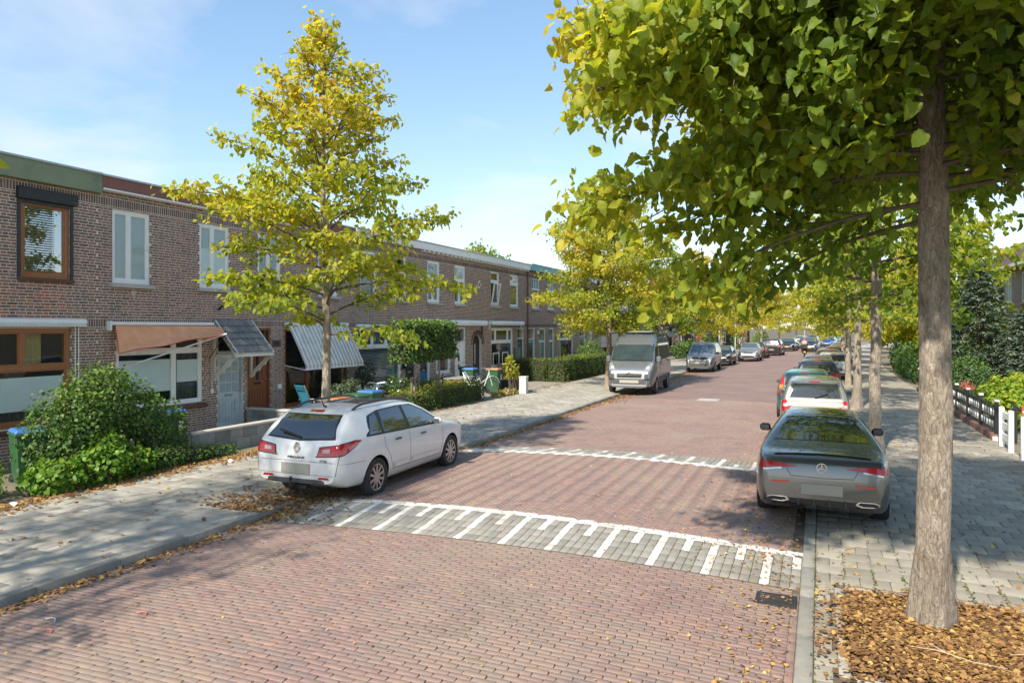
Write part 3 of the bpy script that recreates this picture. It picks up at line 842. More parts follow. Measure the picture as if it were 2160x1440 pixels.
# --- house with the green fascia
opA = [(9.46, 10.53, 3.85, 5.46), (6.6, 10.55, .72, 2.78)]
hA = house_shell('terraced_house', 'dark brick house with green roof fascia and wooden windows at the left edge', 3.5, 11.2, opA, 300, top=5.855, bs0=7.6, redzone=(7.6, 10.4, 2.95, 3.72))
fascia(hA, 3.5, 11.19, 5.86, 6.28, green_f, out=.14)
wA = window(hA, 9.46, 10.53, 3.85, 5.46, cols=1, mat=wood, inner=[('dark', .05, .95, .0, 1.0)], sill=False, fw=.1, gl=glass_mirror)
for k in range(28): MB().bb(FX - .045, FX - .035, 9.6, 10.2, 3.98 + k * .05, 3.995 + k * .05).build('blind_slat', pm('dark_slat', (.08, .085, .085), .5), wA)
MB().bb(FX - .02, FX + .1, 9.38, 10.66, 5.47, 5.72).build('shutter_box', pm('weathered_black_box', (.025, .026, .028), .55, var=.3, vs=8, dirt=(.35, .35, .33), ds=5, dlo=.66, dhi=.75), hA, bevel=.01)
sg = MB(); sg.bb(FX - .03, FX + .03, 9.40, 9.46, 3.85, 5.465); sg.bb(FX - .03, FX + .03, 10.53, 10.59, 3.85, 5.465); sg.bb(FX - .028, FX + .025, 9.461, 10.529, 5.4, 5.465); sg.build('shutter_guide', anth, hA)
MB().bb(FX - .12, FX + .06, 9.4, 10.6, 3.77, 3.845).build('sill', pm('brown_tile_sill', (.12, .05, .035), .5, var=.2), hA, bevel=.006)
window(hA, 6.6, 10.55, .72, 2.78, cols=2, transom=1.95, top_cols=[.25, .5, .75], mat=wood, fw=.09, inner=[('ochre', .75, .86, .6, .98), ('frost', 0.01, .99, .16, .5), ('dark', 0, .25, .5, 1), ('dark', .0, 1, .0, .15)], sillmat=pm('brown_tile_sill', (.12, .05, .035), .5))
cassette('long closed white awning cassette above the wooden ground-floor window', 6.4, 10.83, 2.92)
for q in (10.62, 10.7): MB().tube([(FX + .04, q, 2.84), (FX + .04, q, 1.1)], .012, 6).build('awning_rail', white, hA)

# --- house with the brown fascia, orange awning, pale door and tiled porch
opB = [(11.55, 12.58, 3.85, 5.57), (14.1, 15.15, 3.87, 5.58), (11.65, 14.21, .8, 2.72), (14.72, 15.68, .02, 2.62)]
hB = house_shell('terraced_house', 'dark brick house with brown fascia, pale blue-grey door and tiled porch roof', 11.2, 15.79, opB, 300)
fascia(hB, 11.22, 15.79, 6.0, 6.28, brown_f, out=.1, gutter=True)
MB().bb(FX - .2, FX + .1, 11.192, 11.218, 5.9, 6.29).build('fascia_end', pm('dark_gap', (.05, .045, .04), .9), hB)
window(hB, 11.55, 12.58, 3.85, 5.57, cols=[.44], inner=[('blind', .0, 1, .0, 1)], gl=glass_dark)
window(hB, 14.1, 15.15, 3.87, 5.58, cols=[.44], inner=[('frost', .0, 1, .0, .62), ('blind', 0, 1, .62, 1)], gl=glass_dark)
window(hB, 11.65, 14.21, .8, 2.72, cols=[.66], transom=2.2, top_cols=[.66], fw=.08, inner=[('frost', .02, .62, .2, .62), ('frost', .7, .98, .3, .6), ('dark', .7, 1, .0, 1)], sillmat=pm('brown_tile_sill', (.12, .05, .035), .5))
panel_door(hB, 14.72, 15.68, .02, 2.62, greyd, 'grid', frame=greyd, transom=2.08)
# vents and flagpole socket under the windows
for yy, zz in ((12.1, 3.62), (14.65, 3.6)):
    MB().lathe([(.0, .0), (.05, .0), (.065, .012), (.075, .008), (.075, -.01)], 18, 'x', (FX + .006, yy, zz)).build('vent', sillm, hB)
MB().tube([(FX, 14.75, 3.28), (FX + .18, 14.75, 3.4)], .03, 8).build('flagpole_socket', darkmetal, hB)
MB().tube([(FX + .02, 14.5, 2.1), (FX + .02, 14.5, 1.12)], .008, 6).build('bell_wire', white, hB)
MB().bb(FX + .002, FX + .05, 14.45, 14.55, 1.0, 1.12).build('bell_box', white, hB, bevel=.01)
# porch: single slope of interlocking tiles on scrolled brackets
PA, PB = 14.52, 15.98
px0, pz0, px1, pz1 = FX + .02, 2.98, FX + .82, 2.1
tilem = pm('grey_roof_tile', (.16, .155, .15), .85, var=.25, vs=9, bump=.4, ramp_cols=[(0, (.17, .17, .165)), (.6, (.24, .235, .225)), (1, (.33, .32, .29))], dirt=(.38, .37, .33), ds=5, dlo=.55, dhi=.75)
slope = math.atan2(pz1 - pz0, px1 - px0); Ls = math.hypot(px1 - px0, pz1 - pz0)
porch = MB().box(((px0 + px1) / 2, (PA + PB) / 2, (pz0 + pz1) / 2 - .03), (Ls, PB - PA - .02, .03), Matrix.Rotation(-slope, 3, 'Y')).build('porch_roof', cream, hB)
tv, tf = [], []
nseg = 8
for r_ in range(2):
    for k in range(nseg + 1):
        u = k / nseg; hgt = .028 * math.sin(u * 2 * math.pi) ** 1 if False else .03 * (0.5 - 0.5 * math.cos(2 * math.pi * u))
        tv.append((r_ - .5, u - .5, hgt)); 
bvt = [(a, b_, c_) for a, b_, c_ in tv] + [(a, b_, c_ - .03) for a, b_, c_ in tv]
nn_ = nseg + 1
tf = [(k, k + 1, nn_ + k + 1, nn_ + k) for k in range(nseg)] + [(2 * nn_ + nn_ + k, 2 * nn_ + nn_ + k + 1, 2 * nn_ + k + 1, 2 * nn_ + k) for k in range(nseg)] + [(nn_ + k, nn_ + k + 1, 3 * nn_ + k + 1, 3 * nn_ + k) for k in range(nseg)] + [(0, nn_, 3 * nn_, 2 * nn_), (nn_ - 1, 2 * nn_ + nn_ - 1, 4 * nn_ - 1, 2 * nn_ - 1)]
tme = bpy.data.meshes.new('roof_tile'); tme.from_pydata(bvt, [], tf); tme.materials.append(tilem)
tme.polygons.foreach_set('use_smooth', [True] * len(tme.polygons)); tme.set_sharp_from_angle(angle=R(50)); tme.update()
nr_, nc_ = 5, 7
for r_ in range(nr_):
    for k in range(nc_):
        u = (r_ + .5) / nr_
        o = bpy.data.objects.new('roof_tile', tme); COL.objects.link(o); o.parent = porch
        M_ = Matrix.Rotation(-(slope + .17) + random.uniform(-.01, .01), 3, 'Y') @ Matrix.Diagonal(Vector((Ls / nr_ * 1.12, (PB - PA) / nc_ * 1.02, 1)))
        o.matrix_local = Matrix.Translation((px0 + (px1 - px0) * u, PA + (PB - PA) * (k + .5) / nc_, pz0 + (pz1 - pz0) * u + .02 + .012)) @ M_.to_4x4()
        o.color = (random.random(), 0, 0, 1)
for q in (PA + .03, PB - .07):
    MB().bar((px0 + .02, q + .02, pz0 - .03), (px1 + .02, q + .02, pz1 - .03), .03, .13).build('barge_board', cream, hB)
    bk = MB(); bk.bb(FX + .003, FX + .07, q, q + .05, 1.35, 2.7)
    bk.bb(FX + .071, px1 - .02, q, q + .045, pz1 - .12, pz1 - .05)
    # scalloped brace
    top = []
    for k in range(13):
        t = k / 12; xx = FX + .07 + (px1 - .1 - FX - .07) * t; zz = 1.45 + (pz1 - .12 - 1.45) * (t ** 1.0)
        sc = .1 - .05 * abs(math.sin(t * math.pi * 3))
        top.append((xx, zz, sc))
    vs_ = []; 
    for yy in (q, q + .045):
        vs_ += [(x_, yy, z_ + .06) for x_, z_, s_ in top] + [(x_ + s_ * .7, yy, z_ - s_ * .7) for x_, z_, s_ in top]
    nb_ = 13
    fs_ = [(k, k + 1, nb_ + k + 1, nb_ + k) for k in range(12)] + [(2 * nb_ + nb_ + k, 2 * nb_ + nb_ + k + 1, 2 * nb_ + k + 1, 2 * nb_ + k) for k in range(12)] + [(k + 1, k, 2 * nb_ + k, 2 * nb_ + k + 1) for k in range(12)] + [(nb_ + k, nb_ + k + 1, 3 * nb_ + k + 1, 3 * nb_ + k) for k in range(12)]
    bk.add(vs_, fs_)
    bk.build('porch_bracket', cream, hB)
MB().bb(px1 - .02, px1 + .03, PA, PB, pz1 - .1, pz1 - .035).build('porch_front_board', cream, hB)

# orange awning, sagging, with its arm
aw = thing('orange_awning', 'faded orange sagging awning over the ground-floor window beside the pale door', 'awning', (FX, 13.2, 2.8), world=True)
orange = pm('orange_canvas', (.55, .2, .09), .8, var=.12, vs=4, dirt=(.5, .24, .14), ds=1.3)
# canvas with cloth translucency
def cloth(name, base, tr):
    m, nt, b = nodes_of(name)
    geo = N(nt, 'ShaderNodeNewGeometry'); no = N(nt, 'ShaderNodeTexNoise', Scale=4.0, Detail=4.0); lk(nt, geo.outputs['Position'], no.inputs['Vector'])
    c = ramp(nt, no.outputs['Fac'], [(.3, tuple(q * .85 for q in base)), (.7, tuple(min(1, q * 1.12) for q in base))])
    lk(nt, c, b.inputs['Base Color']); b.inputs['Roughness'].default_value = .85
    t = N(nt, 'ShaderNodeBsdfTranslucent'); lk(nt, c, t.inputs[0])
    mi = N(nt, 'ShaderNodeMixShader'); mi.inputs[0].default_value = tr
    lk(nt, b.outputs[0], mi.inputs[1]); lk(nt, t.outputs[0], mi.inputs[2]); lk(nt, mi.outputs[0], nt.nodes['Material Output'].inputs[0])
    MATS[name] = m; return m
orange = cloth('orange_canvas', (1.0, .46, .25), .15)
tl, tr_, br_, bl_ = Vector((FX + .1, 11.55, 2.84)), Vector((FX + .12, 14.75, 2.83)), Vector((-14.28, 14.08, 2.62)), Vector((FX + .3, 11.5, 2.2))
nu, nv = 40, 14
vs_, fs_ = [], []
for i in range(nu + 1):
    for j in range(nv + 1):
        u, v = i / nu, j / nv
        p = (tl * (1 - u) + tr_ * u) * (1 - v) + (bl_ * (1 - u) + br_ * u) * v
        sag = .10 * math.sin(math.pi * u) * math.sin(math.pi * v) + .018 * math.sin(u * 13 + v * 9) * v
        vs_.append(p + Vector((-.4 * sag, 0, -sag)))
fs_ = [(i * (nv + 1) + j, (i + 1) * (nv + 1) + j, (i + 1) * (nv + 1) + j + 1, i * (nv + 1) + j + 1) for i in range(nu) for j in range(nv)]
MB().add(vs_, fs_).build('canvas', orange, aw, smooth=80)
MB().tube([vs_[i * (nv + 1) + nv] + Vector((0.004, 0, -.004)) for i in range(nu + 1)], .011, 6).build('hem', pm('red_hem', (.5, .05, .03), .8), aw)
MB().tube([vs_[j] + Vector((0.002, -.004, 0)) for j in range(nv + 1)], .009, 6).build('side_hem', pm('red_hem', (.5, .05, .03), .8), aw)
MB().bb(FX + .003, FX + .12, 11.44, 14.5, 2.85, 2.93).build('housing', white, aw, bevel=.01)
MB().bb(FX + .003, FX + .14, 11.40, 11.439, 2.72, 2.95).build('end_bracket', white, aw)
MB().tube([(-14.26, 14.12, 2.63), (FX + .06, 12.1, 1.92)], .02, 8).build('arm', white, aw)
MB().tube([(-14.3, 14.1, 2.6), (FX + .03, 14.4, 1.95)], .012, 6).build('side_arm', darkmetal, aw)

# --- house number 84: wooden door, big window behind the striped awning
opC = [(15.84, 16.78, .3, 2.76), (17.4, 20.6, .3, 2.76), (16.25, 17.2, 3.87, 5.56), (19.0, 20.0, 3.87, 5.56)]
hC = house_shell('terraced_house', 'dark brick house numbered 84 with a red-brown plank door behind the tree', 15.8, 20.9, opC, 300)
fascia(hC, 15.8, 20.9, 6.0, 6.28, brown_f, out=.1, gutter=True)
window(hC, 16.25, 17.2, 3.87, 5.56, cols=2, inner=[('blind', 0, 1, .3, 1)], gl=glass_dark)
window(hC, 19.0, 20.0, 3.87, 5.56, cols=2, inner=[('net', 0, 1, 0, 1)], gl=glass_dark)
panel_door(hC, 15.84, 16.78, .3, 2.76, woodred, 'plank', frame=woodred, transom=2.3)
window(hC, 17.4, 20.6, .3, 2.76, cols=[.34, .67], mat=woodred, fw=.08, inner=[('dark', 0, .08, 0, 1)])
def text_obj(name, body, size, mat, parent, M, ext=.004):
    cu = bpy.data.curves.new(name, 'FONT'); cu.body = body; cu.size = size; cu.extrude = ext; cu.align_x = 'CENTER'; cu.align_y = 'CENTER'
    t = bpy.data.objects.new(name, cu); COL.objects.link(t)
    dg = bpy.context.evaluated_depsgraph_get()
    me = bpy.data.meshes.new_from_object(t.evaluated_get(dg))
    bpy.data.objects.remove(t)
    o = obj(name, me, parent); me.materials.clear(); me.materials.append(mat)
    o.matrix_local = M if parent.name not in OFF else Matrix.Translation(-OFF[parent.name]) @ M
    return o
plaq = MB().bb(FX + .003, FX + .012, 16.84, 17.2, 2.2, 2.42).build('number_plaque', soldierm, hC)
text_obj('number', '84', .2, pm('dark_number', (.03, .025, .022), .6), hC, Matrix.Translation((FX + .02, 17.02, 2.31)) @ Matrix(((0, 0, 1, 0), (1, 0, 0, 0), (0, 1, 0, 0), (0, 0, 0, 1))))
MB().bb(FX + .003, FX + .05, 17.05, 17.22, .92, 1.06).build('doorbell', white, hC, bevel=.008)
# striped awning
sa = thing('striped_awning', 'grey and white striped drop-arm awning behind the street tree', 'awning', (FX, 18.9, 2.8), world=True)
str_a = cloth('cream_stripe', (.93, .91, .84), .15); str_b = cloth('grey_stripe', (.55, .55, .5), .15)
n = 34
for k in range(n):
    y0_, y1_ = 17.42 + 3.0 * k / n, 17.42 + 3.0 * (k + 1) / n
    if k % 2 == 0: mt = str_b
    else: mt = str_a
    pts = [(FX + .12, 2.84), (FX + .4, 2.34), (FX + .78, 1.63), (FX + .78, 1.52)]
    vs_ = [(p[0], yy, p[1]) for yy in (y0_, y1_) for p in pts]
    MB().add(vs_, [(i, i + 1, 5 + i, 4 + i) for i in range(3)]).build('stripe', mt, sa)
MB().bb(FX + .003, FX + .13, 17.35, 20.5, 2.845, 2.95).build('housing', white, sa, bevel=.01)
MB().tube([(FX + .785, 17.38, 1.5), (FX + .785, 20.46, 1.5)], .02, 8).build('front_bar', white, sa)
for q in (17.36, 20.48): MB().tube([(FX + .785, q, 1.5), (FX + .03, q, 1.62)], .015, 6).build('arm', white, sa)

# --- house with the venetian blinds
opD = [(21.15, 24.05, .52, 2.76), (24.38, 25.2, .1, 2.76), (21.35, 22.35, 3.87, 5.58), (23.5, 24.45, 3.87, 5.58)]
hD = house_shell('terraced_house', 'dark brick house with wide venetian-blind window and anthracite door', 20.9, 25.35, opD, 240)
fascia(hD, 20.9, 25.35, 6.02, 6.3, white, out=.16)
window(hD, 21.15, 24.05, .52, 2.76, cols=1, transom=2.08, top_cols=3, fw=.09, inner=[('venetian', .02, .98, .03, .97)], sillmat=pm('brown_tile_sill', (.12, .05, .035), .5))
window(hD, 21.35, 22.35, 3.87, 5.58, cols=1, transom=5.0, inner=[('net', 0, 1, 0, 1)])
window(hD, 23.5, 24.45, 3.87, 5.58, cols=1, transom=5.0, inner=[('dark', 0, .2, 0, 1)])
panel_door(hD, 24.38, 25.2, .1, 2.76, anth, 'glass', frame=anth, transom=2.2)
cassette('slim white awning cassette above the venetian-blind window', 21.05, 24.3, 2.86, r=.05, out=.12)

# --- blue door, white door, arched passage, diamond tile
opE = [(25.5, 26.3, .1, 2.76), (26.85, 28.15, .75, 2.76), (28.58, 29.62, .25, 2.78), (30.4, 31.4, .05, 2.1), (26.12, 27.15, 3.87, 5.62), (28.54, 29.6, 3.87, 5.62)]
opE2 = opE + [(30.45 + .5 - w_ / 2 - .05, 30.45 + .5 + w_ / 2 - .05, za, zb) for w_, za, zb in ((.97, 2.1, 2.2), (.86, 2.2, 2.3), (.66, 2.3, 2.38), (.4, 2.38, 2.44))]
hE = house_shell('terraced_house', 'dark brick house with blue door, white door and arched passage', 25.35, 31.75, opE2, 200)
fascia(hE, 25.35, 31.75, 6.02, 6.3, white, out=.2)
panel_door(hE, 25.5, 26.3, .1, 2.76, blued, 'glass', frame=white, transom=2.2)
window(hE, 26.85, 28.15, .75, 2.76, cols=1, transom=2.1, fw=.1, inner=[('net', 0, .5, 0, 1)])
panel_door(hE, 28.58, 29.62, .25, 2.78, white, 'oval', frame=white, transom=2.1)
window(hE, 26.12, 27.15, 3.87, 5.62, cols=2, transom=4.95, top_cols=1, fw=.08, inner=[('blind', 0, 1, .62, 1), ('net', 0, 1, 0, .6)])
window(hE, 28.54, 29.6, 3.87, 5.62, cols=2, transom=4.95, top_cols=1, fw=.08, inner=[('blind', 0, 1, .62, 1), ('net', .45, 1, .1, .6)])
MB().bb(FX - .2, FX - .16, 30.38, 31.42, .05, 2.46).build('passage_door', pm('black_door', (.015, .016, .018), .35, var=.2), hE)
MB().bb(FX - .158, FX - .15, 30.82, 30.98, 1.0, 2.0).build('door_light', pm('pale_stripe', (.3, .32, .3), .3), hE)
C, S, Rl = [], [], []
for k in range(19):
    a = math.pi * k / 18
    C.append((FX + .004, 30.9 + .6 * math.cos(a), 2.0 + .56 * math.sin(a))); S.append((.085, .2, .05))
    rad = np.array([0, math.cos(a), math.sin(a)]); tan = np.array([0, -math.sin(a), math.cos(a)])
    Rl.append(np.stack([tan, rad, np.array([1., 0, 0]) * np.sign(np.cross(tan, rad)[0])], -1))
arch = MB().bb(FX - .25, FX - .24, 30.3, 31.5, 2.5, 2.6).build('arch_surround', mortar, hE)
pieces(arch, 'arch_brick', C, S, soldierm, np.array(Rl), keep=30)
dm = MB(); 
for rr, xx in ((.3, .006),):
    dm.add([(FX + xx, 31.05, 4.87 - rr), (FX + xx, 31.05 + rr * .8, 4.87), (FX + xx, 31.05, 4.87 + rr), (FX + xx, 31.05 - rr * .8, 4.87)], [(0, 1, 2, 3)])
dmo = dm.build('diamond_tile', pm('diamond_dark', (.03, .03, .03), .6), hE)
MB().add([(FX + .01, 31.05, 4.62), (FX + .01, 31.25, 4.87), (FX + .01, 31.05, 5.12), (FX + .01, 30.85, 4.87)], [(0, 1, 2, 3)]).build('white_rim', white, dmo)
MB().lathe([(0, 0), (.11, 0)], 14, 'x', (FX + .014, 31.05, 4.87)).build('red_centre', pm('red_enamel', (.45, .1, .07), .4), dmo)
for k in range(16): MB().bb(FX + .003, FX + .16, 25.6 + k * .39, 25.7 + k * .39, 5.93, 6.017).build('eaves_bracket', white, hE)
cassette('long bulky white awning cassette over the white door', 25.65, 31.6, 3.02, r=.12, out=.24)
MB().tube([(FX + .04, 31.3, 2.9), (FX + .04, 31.3, 2.5)], .03, 6).build('lamp', darkmetal, hE)

opF = [(32.44, 35.21, .72, 2.76), (35.86, 36.74, .3, 2.76), (32.38, 33.42, 3.9, 5.65), (34.82, 35.95, 3.9, 5.65)]
hF = house_shell('terraced_house', 'dark brick house with an open tilted upper window and drainpipe', 31.75, 37.3, opF, 0)
fascia(hF, 31.75, 37.3, 6.02, 6.3, white, out=.2)
window(hF, 32.44, 35.21, .72, 2.76, cols=1, transom=2.05, top_cols=[.2, .8], fw=.1, inner=[('dark', 0, .1, 0, 1), ('dark', .9, 1, 0, 1)])
panel_door(hF, 35.86, 36.74, .3, 2.76, anth, 'glass', frame=white, transom=2.15)
wF = window(hF, 32.38, 33.42, 3.9, 5.65, cols=1, transom=5.12, fw=.09, inner=[('ochre', 0, 1, .7, 1), ('dark', 0, .4, 0, .7)])
ti = MB()
for a, b_, c_, d_ in ((32.5, 32.56, 0, 1.05), (33.24, 33.3, 0, 1.05), (32.56, 33.24, 0, .06), (32.56, 33.24, .99, 1.05)): ti.bb(-.02, .03, a, b_, c_, d_)
to = ti.build('tilted_casement', white, wF); to.rotation_euler = (0, R(8), 0); to.location = (FX - .005, 0, 4.0)
window(hF, 34.82, 35.95, 3.9, 5.65, cols=1, transom=5.12, fw=.09, inner=[('ochre', 0, 1, 0, 1)])
for k in range(14): MB().bb(FX + .003, FX + .16, 31.9 + k * .39, 32.0 + k * .39, 5.93, 6.017).build('eaves_bracket', white, hF)
cassette('short white awning cassette on brackets above the bench', 32.1, 36.3, 3.03, r=.1, out=.24, brackets=True)
MB().tube([(FX + .06, 37.2, 5.95), (FX + .06, 37.2, .1)], .04, 8).build('drainpipe', pm('brown_pipe', (.13, .07, .06), .5), hF)

# --- turquoise house
opG = [(37.45, 38.4, .2, 2.76), (39.08, 40.11, .5, 2.76), (40.76, 41.6, .5, 2.76), (37.95, 39.08, 3.9, 5.66), (40.5, 41.6, 3.9, 5.66)]
hG = house_shell('terraced_house', 'dark brick house with turquoise fascia, door and window frames', 37.3, 42.2, opG, 0)
fascia(hG, 37.3, 42.2, 6.02, 6.36, aqua, out=.26)
panel_door(hG, 37.45, 38.4, .2, 2.76, aqua, 'glass', frame=white, transom=2.1)
for a in opG[1:3]: window(hG, a[0], a[1], a[2], a[3], cols=1, transom=1.95, sash=aqua, inner=[('net', 0, 1, 0, .7)])
for a in opG[3:]: window(hG, *a, cols=1, transom=5.0, top_cols=3, sash=aqua, inner=[('net', 0, 1, 0, 1)])
MB().box((FX + .08, 38.75, 2.5), (.12, .1, .2)).build('wall_lamp', white, hG)

# --- houses further on: bricks too small to pick apart
m, nt, b = nodes_of('far_brick')
geo = N(nt, 'ShaderNodeNewGeometry')
sp = N(nt, 'ShaderNodeSeparateXYZ'); lk(nt, geo.outputs['Position'], sp.inputs[0])
cb = N(nt, 'ShaderNodeCombineXYZ'); lk(nt, sp.outputs['Y'], cb.inputs[0]); lk(nt, sp.outputs['Z'], cb.inputs[1])
bt = N(nt, 'ShaderNodeTexBrick'); bt.inputs['Scale'].default_value = 1
bt.inputs['Color1'].default_value = (.3, .185, .14, 1); bt.inputs['Color2'].default_value = (.2, .13, .105, 1); bt.inputs['Mortar'].default_value = (.55, .48, .42, 1)
bt.inputs['Mortar Size'].default_value = .01; bt.inputs['Brick Width'].default_value = .22; bt.inputs['Row Height'].default_value = .0625
lk(nt, cb.outputs[0], bt.inputs['Vector']); lk(nt, bt.outputs[0], b.inputs['Base Color']); b.inputs['Roughness'].default_value = .85
bp = N(nt, 'ShaderNodeBump', Strength=.4, Distance=.01); bp.invert = True; lk(nt, bt.outputs['Fac'], bp.inputs['Height']); lk(nt, bp.outputs[0], b.inputs['Normal'])
far_brick = m
def far_house(s0, s1, label, fcol, opens, door=None, doormat=None, fx=None, z=6.3):
    global FX
    keepFX = FX
    FX = keepFX + float(bend((s0 + s1) / 2))
    h = house_shell('terraced_house', label, s0, s1, opens + ([door] if door else []), 0, bricks=False, mat=far_brick, top=5.95)
    fascia(h, s0, s1, 5.96, 6.28, fcol, out=.15)
    for a in opens: window(h, *a, cols=1, transom=a[2] + (a[3] - a[2]) * .68, top_cols=2, inner=[('net', 0, .3, 0, 1), ('dark', .8, 1, 0, 1)], front=FX)
    if door: panel_door(h, *door, doormat or anth, 'glass', transom=2.15, fx=FX)
    FX = keepFX
    return h
far_house(42.2, 46.4, 'dark brick house with wide net-curtained window behind the tall hedge', white, [(42.65, 45.4, .8, 2.6), (43.0, 44.0, 3.9, 5.6), (44.9, 45.9, 3.9, 5.6)])
far_house(46.4, 50.4, 'dark brick house with sage-green door frame behind the second tree', white, [(48.7, 49.7, 1.7, 2.7), (47.0, 48.0, 3.9, 5.6), (49.0, 50.0, 3.9, 5.6)], (46.8, 48.0, .2, 2.7), pm('sage_paint', (.25, .36, .33), .5))
hI = far_house(50.6, 64.5, 'long block with pale panels and brick piers behind the grey van', darkmetal, [(52 + 3 * k, 53.6 + 3 * k, 3.9, 5.6) for k in range(4)])
palep = pm('pale_panel', (.6, .57, .52), .7, var=.06)
for k in range(5): MB().bb(FX + .05, FX + .35, 50.9 + k * 2.75, 52.9 + k * 2.75, 1.3, 2.75).build('panel', palep, hI)
for k in range(5): MB().bb(FX + .05, FX + .4, 53.0 + k * 2.75, 53.5 + k * 2.75, -.1, 2.9).build('pier', pm('red_brick_pier', (.24, .09, .06), .85, var=.2, vs=12), hI)
solar = pm('black_panel', (.02, .022, .028), .25, var=.1)
for k, (a, b_) in enumerate(((64.5, 74), (74, 84), (84, 95), (95, 108), (108, 122))):
    q = float(bend((a + b_) / 2))
    lab = ['brick house with dark sloping porch beyond the van', 'brick house with the second dark sloping porch', 'brick house with the red and white gate sign', 'distant brick house behind the yellow trees', 'farthest brick house at the end of the left row'][k]
    hh = far_house(a, b_, lab, [white, brown_f, white, cream, white][k], [(a + .8, a + 3.2, .7, 2.6), (a + 5.2, a + 7.4, .7, 2.6), (a + 1, a + 2, 3.9, 5.5), (a + 4, a + 5, 3.9, 5.5), (a + 6.6, a + 7.6, 3.9, 5.5)], (a + 3.7, a + 4.7, .1, 2.7), [anth, woodred, white, blued, anth][k])
    if k < 2:
        MB().prism([(FX + q + .05, 3.0), (FX + q + 1.5, 1.95), (FX + q + 1.5, 1.85), (FX + q + .05, 2.85)], a + 3.0, a + 7.0, 'y').build('porch', solar, hh)
    if k in (2, 3): MB().prism([(FX + q - 8, 6.3), (FX + q - 4, 9.2), (FX + q - .1, 6.3)], a, b_, 'y').build('pitched_roof', pm('red_tile_roof', (.3, .09, .05), .8, var=.2, vs=3, stretch=(1, 6, 6)), hh)
# red chimney-like gable far away
# ---------------------------------------------------------------- vegetation
HEART_V = np.array([(0, 0, 0), (0, .45, -.02), (0, 1, -.16), (.3, -.07, .05), (.5, .3, .09), (.33, .7, .02), (-.3, -.07, .05), (-.5, .3, .09), (-.33, .7, .02)])
HEART_F = np.array([(0, 3, 4), (0, 4, 1), (1, 4, 5), (1, 5, 2), (0, 7, 6), (0, 1, 7), (1, 8, 7), (1, 2, 8)])
LITE_V = np.array([(0, 0, 0), (.42, .42, .07), (0, 1, -.1), (-.42, .42, .07)])
LITE_F = np.array([(0, 1, 2), (0, 2, 3)])
def _detail():
    h = [(.22, -.07), (.42, .04), (.40, .12), (.51, .27), (.45, .36), (.45, .52), (.36, .58), (.3, .74), (.19, .82)]
    m_ = [(0, 0), (0, .24), (0, .48), (0, .72)]
    z = lambda x, y: .34 * x * x + .06 * abs(x) - .2 * y * y + .02 * math.sin(y * 14) * (abs(x) > .2)
    V = [(x, y, z(x, y)) for x, y in m_] + [(0, 1, z(0, 1))]
    F = []
    for sg in (1, -1):
        b = len(V); V += [(sg * x, y, z(x, y)) for x, y in h]
        o = lambda i: b + i - 1
        T = [(0, o(1), o(2)), (0, o(2), o(3)), (0, o(3), 1), (1, o(3), o(4)), (1, o(4), o(5)), (1, o(5), 2), (2, o(5), o(6)), (2, o(6), o(7)), (2, o(7), 3), (3, o(7), o(8)), (3, o(8), o(9)), (3, o(9), 4)]
        F += T if sg > 0 else [(a, c, q) for a, q, c in T]
    return np.array(V), np.array(F)
DET_V, DET_F = _detail()
TMPL = {0: (HEART_V, HEART_F), 1: (LITE_V, LITE_F), 2: (DET_V, DET_F)}
def unit(v): return v / np.maximum(np.linalg.norm(v, axis=-1, keepdims=True), 1e-6)
def leaf_frames(fwd, nrm):
    f = unit(fwd); n = unit(nrm - f * (nrm * f).sum(1)[:, None]); s = np.cross(f, n)
    return np.stack([s, f, n], -1)
def leaf_mesh(name, P, size, Rm, rnd, mat, tmpl=0):
    V, F = TMPL[tmpl]
    W = np.einsum('nij,kj->nki', Rm, V) * np.asarray(size)[:, None, None] + P[:, None, :]
    FF = F[None] + (np.arange(len(P)) * len(V))[:, None, None]
    return npmesh(name, W.reshape(-1, 3), FF.reshape(-1, 3), mat, rnd=np.repeat(rnd, len(F)), smooth=False)
_leaf_unit = {}
